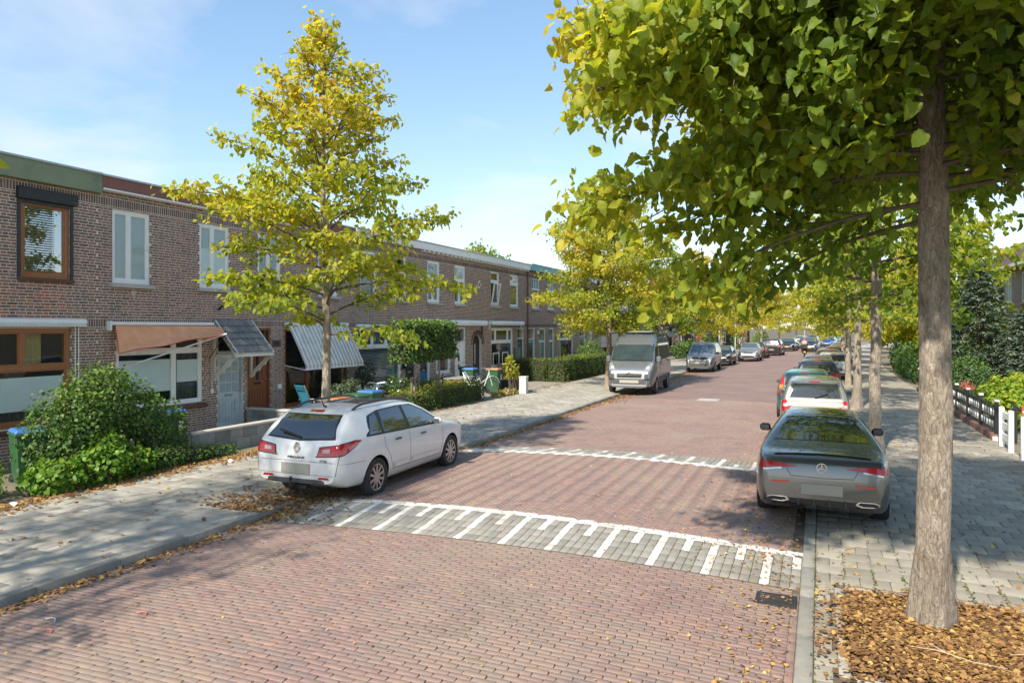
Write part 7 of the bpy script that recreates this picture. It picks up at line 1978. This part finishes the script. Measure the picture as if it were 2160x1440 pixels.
# garden plants
blobs('garden_bush', 'bright yellow-green rounded bush behind the ornamental fence', 'bush', (5.1, 24.6, 0), [(0, 0, .75, .8, 1.2, .65), (.6, .8, .9, .7, .9, .6), (-.1, -1.0, .5, .6, .7, .5)], 5000, .1, leafmat('lime_leaf', [(0, (.07, .15, .015)), (.5, (.22, .34, .03)), (.9, (.42, .44, .05)), (1, (.6, .5, .06))], .4), tone_gr(.45, .2, .2), 141, tmpl=0, own=60)
blobs('garden_bush', 'dark green shrub behind the black fence, with pink flowers', 'bush', (5.0, 31.5, 0), [(0, 0, .8, .8, 2.2, .9), (.4, 2.5, 1.2, .8, 1.5, 1.1)], 4500, .09, leaf_green, tone_gr(.3, .12, .2), 143)
blobs('pavement_hedge', 'dark green hedge beside the right pavement further on', 'hedge', (4.5, 45, 0), [(0, -3, .8, .6, 2.5, .9), (0, 1, .9, .6, 3, 1.1), (.2, 5, 1.0, .7, 3, 1.2)], 4200, .13, leaf_green, tone_gr(.28, .1, .2), 145)
blobs('flower_plants', 'cluster of pink-red flowers at the foot of the fence', 'flowers', (4.6, 28.4, 0), [(0, 0, .8, .2, .45, .12)], 130, .08, leafmat('pink_petal', [(0, (.4, .06, .05)), (1, (.6, .2, .17))], .3), lambda P, D, g: g.random(len(P)), 147)
# blue spruce
def spruce(label, loc, Ht, Rb, seed, n=9000):
    g = np.random.default_rng(seed); t = thing('spruce_tree', label, 'tree', loc)
    MB().tube([(0, 0, -.05), (0, 0, Ht * .5), (0, 0, Ht)], [.12, .08, .01], 10).build('trunk', pm('spruce_bark', (.12, .07, .05), .9, var=.3, vs=12), t, smooth=True)
    P, FW, paths, rads = [], [], [], []
    nb = 120
    for q in range(nb):
        f = (q + .5) / nb; z = .7 + (Ht - .8) * f; az = q * 2.4 + g.normal(0, .2); L = Rb * (1 - f) ** .8 * g.uniform(.75, 1.1) + .1
        s = np.linspace(0, 1, 6); d = np.array([math.cos(az), math.sin(az), 0])
        path = np.array([0, 0, z]) + d * (s * L)[:, None] + np.array([0, 0, 1]) * (L * (.1 * s - .32 * s ** 2 + .12 * s ** 4))[:, None]
        paths.append(path); rads.append(np.linspace(.02, .004, 6))
        c_ = int(n / nb * (.4 + 1.2 * (1 - f)))
        u = g.random(c_) ** .7; side = np.array([-d[1], d[0], 0]); off = g.uniform(-1, 1, c_) * .3 * (1.1 - u) * L
        p = np.stack([np.interp(u, s, path[:, a]) for a in range(3)], -1) + side * off[:, None] + np.array([0, 0, -.12]) * np.abs(off)[:, None] + g.normal(0, .03, (c_, 3))
        P.append(p); FW.append(d * .8 + side * np.sign(off)[:, None] * .7 + g.normal(0, .25, (c_, 3)))
    V, F = tube_np(paths, rads, 5); obj('limbs', npmesh('limbs', V, F, twigm), t)
    P = np.concatenate(P); FW = np.concatenate(FW); n_ = len(P)
    Rm = leaf_frames(FW, np.array([0, 0, 1.]) + g.normal(0, .3, (n_, 3))); Rm[:, :, 0] *= .38
    crown(t, P, .2 * g.uniform(.7, 1.2, n_), Rm, np.clip(.4 + g.normal(0, .2, n_), 0, 1), leafmat('spruce_needle', [(0, (.08, .125, .08)), (.5, (.15, .21, .15)), (1, (.27, .34, .26))], .15, .85), 1)
    return t
spruce('blue-grey spruce behind the ornamental fence', (5.9, 33.8, 0), 5.5, 1.9, 151, 12000)
spruce('smaller blue-grey spruce at the right edge', (7.2, 32.6, 0), 3.5, 1.5, 153, 7000)
# right-hand house
def right_house(label, y0, y1, fx, seed):
    h = thing('semi_detached_house', label, 'house', (fx, (y0 + y1) / 2, 0), world=True)
    ops = [(y0 + 1.0, y0 + 3.2, 4.05, 5.55), (y0 + 5.0, y0 + 6.6, 4.05, 5.55), (y0 + 1.0, y0 + 3.4, .8, 2.6), (y0 + 5.0, y0 + 6.6, .8, 2.6)]
    backing(h, y0, y1, -.2, 6.0, ops, front=fx, sgn=-1, mat=far_brick)
    for o_ in ops: window(h, *o_, cols=3, front=fx, sgn=-1, inner=[('net', 0, 1, 0, 1)])
    s = MB(); s.bb(fx + .29, fx + 8, y0, y0 + .25, -.2, 6.0); s.bb(fx + .29, fx + 8, y1 - .25, y1, -.2, 6.0); s.bb(fx + 7.8, fx + 8, y0 + .26, y1 - .26, -.2, 6.0); s.bb(fx + .29, fx + 7.79, y0 + .26, y1 - .26, 2.8, 2.95); s.build('side_walls', far_brick, h)
    rm = pm('dark_tile_roof', (.1, .055, .045), .85, var=.25, vs=6, stretch=(2, 8, 8), bump=.4)
    MB().prism([(fx - .5, 5.95), (fx + 4, 9.0), (fx + 8.4, 5.95), (fx + 8.2, 5.85), (fx - .45, 5.82)], y0 - .3, y1 + .3, 'y').build('roof', rm, h)
    MB().bb(fx - .55, fx - .35, y0 - .3, y1 + .3, 5.78, 5.94).build('gutter', white, h)
    # red-brown bay cladding
    MB().bb(fx - .5, fx - .02, y0 + 7.0, y0 + 9.2, 3.2, 4.9).build('bay', pm('red_brown_cladding', (.17, .07, .055), .7, var=.15), h); MB().bb(fx - .55, fx - .01, y0 + 6.95, y0 + 9.25, 4.91, 5.0).build('bay_roof', darkmetal, h)
    return h
right_house('brick house with white upstairs windows behind the spruce on the right', 39.5, 50.5, 9.2, 1)
right_house('second brick house on the right, behind the trees', 54, 65, 9.6, 2)
right_house('third brick house on the right, far down the street', 70, 82, 11.5, 3)

# ---------------------------------------------------------------- lamp posts, signs
def lamp(label, x, y, h, arm):
    t = thing('street_lamp', label, 'street lamp', (x, y, 0), group='street lamps')
    MB().tube([(0, 0, -.05), (0, 0, 1.2), (0, 0, 1.25), (0, 0, h)], [.085, .08, .055, .04], 10).build('post', steel, t, smooth=True)
    MB().tube([(0, 0, h - .01), (arm * .3, 0, h + .12), (arm, 0, h + .18)], .03, 8).build('arm', steel, t)
    MB().ell((arm + math.copysign(.25, arm), 0, h + .17), (.32, .12, .06)).build('lamp_head', pm('lamp_grey', (.5, .5, .5), .4), t, smooth=True)
lamp('grey lamp post among the branches above the camper van', -8.6, 37.4, 6.2, 1.0)
lamp('tall grey lamp post beside the silver hatchback', -8.2, 78, 7.6, 1.2)
lamp('tall grey lamp post near the far bend', -5.6, 112, 8.2, 1.2)
lamp('thin grey lamp post at the far bend', -2.4, 130, 6.0, .8)
bs = thing('blue_sign', 'small blue traffic sign on a pole past the delivery van', 'sign', (-8.6, 62, 0))
MB().tube([(0, 0, -.05), (0, 0, 3.0)], .035, 8).build('pole', steel, bs); MB().box((0, -.05, 2.5), (.5, .02, .75)).build('plate', pm('sign_blue', (.03, .13, .45), .4), bs)
rs = thing('gate_sign', 'red and white board standing by the far brick house', 'sign', (-10.0, 103, 0))
MB().bb(-.7, .7, -.05, .05, 0, 2.0).build('red_frame', pm('sign_red', (.55, .05, .03), .5), rs); MB().bb(-.5, .5, -.07, -.055, .3, 1.6).build('white_panel', white, rs)
rp = thing('red_post_box', 'red and white panel beside a doorway past the delivery van', 'sign', (-11.8, 79.7, 0))
MB().bb(-.35, .35, -.2, .2, 0, 2.1).build('body', pm('sign_red', (.55, .05, .03), .5), rp, bevel=.03); MB().bb(-.25, .25, -.215, -.203, .6, 1.3).build('panel', white, rp)

# scooter rider in the carriageway
def rider():
    t = thing('scooter', 'dark motor scooter with a rear box riding away down the street', 'scooter', (-1.35, 72.0, .0), R(2))
    for yy in (-.5, .75): MB().lathe([(.13, -.05), (.25, -.05), (.27, 0), (.25, .05), (.13, .05)], 20, 'x', (0, yy, .27), close=True).build('wheel', rubber, t)
    b = MB(); b.prism([(-.75, .55), (-.3, .45), (.15, .3), (.45, .3), (.6, .8), (.52, .95), (.4, .4), (.1, .42), (-.05, .75), (-.7, .8)], -.16, .16, 'x'); b.build('body', pm('scooter_dark', (.02, .02, .025), .3), t, bevel=.02)
    MB().bb(-.14, .14, -.6, .1, .76, .84).build('seat', black, t, bevel=.02)
    MB().bb(-.25, .25, -1.05, -.62, .82, 1.25).build('top_box', pm('top_box', (.035, .03, .03), .5), t, bevel=.03)
    MB().tube([(-.32, .42, 1.02), (0, .5, 1.0), (.32, .42, 1.02)], .018, 6).build('handlebar', darkmetal, t)
    MB().bb(-.09, .09, -.98, -.96, .45, .57).build('number_plate', platey, t); MB().bb(-.1, .1, -.8, -.76, .6, .68).build('tail_light', redl, t)
    p = thing('person', 'person in a pale pink jacket and helmet riding the scooter', 'person', (-1.35, 72.0, 0), R(2))
    # one continuous skinned body
    J = {'pelvis': (0, -.15, .95, .15), 'belly': (0, -.13, 1.12, .15), 'chest': (0, -.08, 1.34, .17), 'neck': (0, -.05, 1.52, .06), 'head': (0, -.02, 1.66, .1), 'crownp': (0, -.02, 1.76, .08),
         'ls': (-.18, -.08, 1.44, .075), 'le': (-.32, .1, 1.2, .055), 'lw': (-.3, .36, 1.06, .04), 'rs': (.18, -.08, 1.44, .075), 're': (.32, .1, 1.2, .055), 'rw': (.3, .36, 1.06, .04),
         'lh': (-.12, -.12, .92, .1), 'lk': (-.2, .3, .86, .075), 'la': (-.18, .22, .42, .05), 'lt': (-.18, .38, .38, .04), 'rh': (.12, -.12, .92, .1), 'rk': (.2, .3, .86, .075), 'ra': (.18, .22, .42, .05), 'rt': (.18, .38, .38, .04)}
    ks = list(J); E_ = [('pelvis', 'belly'), ('belly', 'chest'), ('chest', 'neck'), ('neck', 'head'), ('head', 'crownp'), ('chest', 'ls'), ('ls', 'le'), ('le', 'lw'), ('chest', 'rs'), ('rs', 're'), ('re', 'rw'), ('pelvis', 'lh'), ('lh', 'lk'), ('lk', 'la'), ('la', 'lt'), ('pelvis', 'rh'), ('rh', 'rk'), ('rk', 'ra'), ('ra', 'rt')]
    me = bpy.data.meshes.new('body'); me.from_pydata([J[k][:3] for k in ks], [(ks.index(a), ks.index(b_)) for a, b_ in E_], [])
    o = bpy.data.objects.new('tmp', me); COL.objects.link(o)
    sk = o.modifiers.new('s', 'SKIN'); sb = o.modifiers.new('d', 'SUBSURF'); sb.levels = 2; sb.render_levels = 2
    for i, k in enumerate(ks): me.skin_vertices[0].data[i].radius = (J[k][3], J[k][3])
    me.skin_vertices[0].data[0].use_root = True
    dg = bpy.context.evaluated_depsgraph_get(); dg.update()
    nm = bpy.data.meshes.new_from_object(o.evaluated_get(dg)); bpy.data.objects.remove(o)
    nm.materials.clear(); 
    for q in (pm('pink_jacket', (.5, .3, .3), .8), pm('dark_trousers', (.03, .035, .05), .8), pm('skin', (.45, .27, .2), .6)): nm.materials.append(q)
    mi = []
    for f in nm.polygons: z = f.center.z; mi.append(2 if z > 1.53 else (1 if z < .98 else 0))
    nm.polygons.foreach_set('material_index', mi); nm.polygons.foreach_set('use_smooth', [True] * len(nm.polygons))
    obj('body', nm, p)
    MB().ell((0, -.02, 1.72), (.125, .145, .12), 14, 8).build('helmet', pm('helmet', (.35, .12, .1), .25), p, smooth=True)
rider()

# ---------------------------------------------------------------- fallen leaves, litter
def litter(name, label, P, lsize, mat, rnd, parent=None, zf=None):
    g = np.random.default_rng(len(P)); n = len(P)
    z = zf(P[:, 0], P[:, 1]) if zf else np.zeros(n)
    Q = np.stack([P[:, 0], P[:, 1], z + .006 + g.random(n) * .012], -1)
    a = g.uniform(0, 6.28, n); fw = np.stack([np.cos(a), np.sin(a), g.normal(0, .22, n)], -1); nr = np.array([0, 0, 1.]) + g.normal(0, .3, (n, 3))
    me = leaf_mesh(name, Q, lsize * g.uniform(.45, 1.2, n), leaf_frames(fw, nr), rnd, mat, 0)
    o = obj(name, me); tag(o, label, 'leaves', kind='stuff'); return o
dead = leafmat('fallen_leaf', [(0, (.12, .065, .03)), (.35, (.23, .12, .05)), (.6, (.36, .2, .075)), (.82, (.48, .3, .1)), (1, (.6, .46, .15))], .15, .7)
g = np.random.default_rng(99)
n = 17000
P = np.stack([g.normal(1.25, .75, n), g.normal(7.35, .62, n)], -1)
P = P[(P[:, 0] > -.05) & (P[:, 0] < 3.0) & (P[:, 1] > 5.6) & (P[:, 1] < 8.55) & ((P[:, 1] < 8.36) | (g.random(n) < .15)) & ((P[:, 0] > .2) | (g.random(n) < .3)) & (((P[:, 0] - .96) ** 2 + (P[:, 1] - 7.68) ** 2) > .045)]
litter('leaf_litter', 'thick brown fallen leaves filling the tree pit on the right', P, .047, dead, np.clip(g.beta(1.5, 1.7, len(P)), 0, 1), zf=lambda x, y: .012 + .03 * np.exp(-((x - .96) ** 2 + (y - 7.68) ** 2) / .5) + .025 * g.random(len(x)))
n = 4200
y_ = g.uniform(3, 30, n); x_ = KL + .02 + np.abs(g.normal(0, .13, n)) * np.interp(y_, [3, 8, 12, 30], [.7, 1.5, 1.5, 1])
litter('gutter_leaves', 'brown fallen leaves lying along the left kerb', np.stack([x_, y_], -1), .05, dead, np.clip(g.normal(.5, .22, n), 0, 1), zf=road_z)
n = 1500
y_ = 8.3 + np.abs(g.normal(0, .9, n)); x_ = g.normal(-8.0, .55, n)
k = x_ < KL - .02
litter('leaves_under_car', 'brown fallen leaves heaped behind and under the white estate car', np.stack([x_, y_], -1), .055, dead, np.clip(g.normal(.4, .2, n), 0, 1), zf=lambda x, y: np.where(x < KL, .004, road_z(x, y)))
n = 3600
y_ = g.uniform(3, 13.5, n); x_ = -11.75 + np.abs(g.normal(0, .26, n)) - .05
litter('leaves_along_shrubs', 'orange-brown fallen leaves along the foot of the shrubs on the left pavement', np.stack([x_, y_], -1), .062, dead, np.clip(g.normal(.55, .2, n), 0, 1))
n = 1500
y_ = g.uniform(4, 26, n); x_ = g.uniform(-11.6, -7.95, n)
litter('scattered_leaves_left', 'single fallen leaves scattered over the left pavement', np.stack([x_, y_], -1)[:420], .06, dead, np.clip(g.normal(.6, .25, 420), 0, 1))
n = 2600
y_ = g.uniform(5, 26, n); x_ = KR - .03 - np.abs(g.normal(0, .45, n)) * np.interp(y_, [5, 10, 26], [.6, 1.4, .8])
litter('gutter_leaves', 'small yellow-brown leaves along the right kerb and under the grey coupe', np.stack([x_, y_], -1), .036, dead, np.clip(g.normal(.6, .25, n), 0, 1), zf=road_z)
n = 700
litter('scattered_leaves_right', 'scattered yellow leaves on the right pavement', np.stack([g.uniform(0, 3.9, n), g.uniform(5, 30, n)], -1), .05, dead, np.clip(g.normal(.65, .25, n), 0, 1))
n = 1500
litter('scattered_leaves_road', 'small leaf scraps scattered over the carriageway', np.stack([g.uniform(KL + .1, KR - .1, n), g.uniform(3.2, 24, n)], -1), .026, dead, np.clip(g.normal(.75, .25, n), 0, 1), zf=road_z)
n = 900
y_ = g.uniform(19, 46, n); litter('leaves_by_gardens', 'fallen leaves along the front gardens and hedges further on', np.stack([-11.75 + g.normal(0, .3, n), y_], -1), .06, dead, np.clip(g.normal(.55, .2, n), 0, 1))
n = 1600
y_ = g.uniform(26, 48, n); litter('gutter_leaves', 'fallen leaves round the wheels of the camper van', np.stack([KL + .1 + np.abs(g.normal(0, .4, n)), y_], -1), .06, dead, np.clip(g.normal(.6, .2, n), 0, 1), zf=road_z)
# weeds in the joints
n = 1500
grassm = leafmat('joint_moss', [(0, (.09, .11, .02)), (1, (.22, .22, .05))], .2)
yy = g.uniform(5.5, 9, n); xx = KR + .15 + g.choice([0, .3, .6, .9, 1.2, 1.5, 1.8, 2.1], n) + g.normal(0, .012, n)
o = litter('joint_weeds', 'moss and tiny weeds growing in the joints of the right pavement', np.stack([xx, yy + 3 * (g.random(n) < .4)], -1), .022, grassm, g.random(n)); o['category'] = 'weeds'
# offcuts of cable and a few scraps of litter on the road and pavement
for k, (px, py, col, lab) in enumerate(((-6.85, 4.55, (.6, .6, .58), 'short bent white cable offcut on the road'), (-6.6, 4.35, (.6, .15, .13), 'short bent red cable offcut beside the white one'), (-6.1, 4.95, (.6, .18, .15), 'red cable offcut further up the near road'))):
    t = thing('cable_offcut', lab, 'litter', (px, py, float(road_z(px, py)) + .006))
    MB().tube([(-.07, 0, 0), (-.03, .03, .01), (.03, .03, .01), (.08, -.02, 0)], .006, 6).build('cable', pm('cable_%d' % k, col, .5), t)
for k, (px, py, lab) in enumerate(((-11.2, 11.2, 'crumpled clear plastic cup by the shrubs on the left'), (-11.55, 7.1, 'scrap of white paper at the left edge of the pavement'))):
    t = thing('paper_scrap', lab, 'litter', (px, py, .01))
    g2 = np.random.default_rng(k + 3); pts = [(.07 * math.cos(a) * g2.uniform(.6, 1.2), .06 * math.sin(a) * g2.uniform(.6, 1.2), g2.uniform(0, .06)) for a in np.linspace(0, 6.28, 9)[:-1]]
    MB().add(pts + [(0, 0, .07)], [(i, (i + 1) % 8, 8) for i in range(8)]).build('scrap', white, t)
for k, lab in enumerate(('long pale dead twig on the leaves of the tree pit', 'short pale dead twig in front of the big trunk')):
    t = thing('twig', lab, 'twig', (1.0 + .75 * k, 6.85 + .3 * k, .07), R(-20 + 30 * k))
    MB().tube([(-.3, 0, 0), (-.1, .02, .02), (.15, -.01, .015), (.38 - .2 * k, .03, .02)], [.002, .0035, .0035, .002], 6).build('stem', pm('pale_twig', (.5, .42, .3), .8), t)
    MB().tube([(-.05, .02, .02), (-.2, .1, .03)], [.004, .002], 5).build('side_stem', pm('pale_twig', (.5, .42, .3), .8), t)
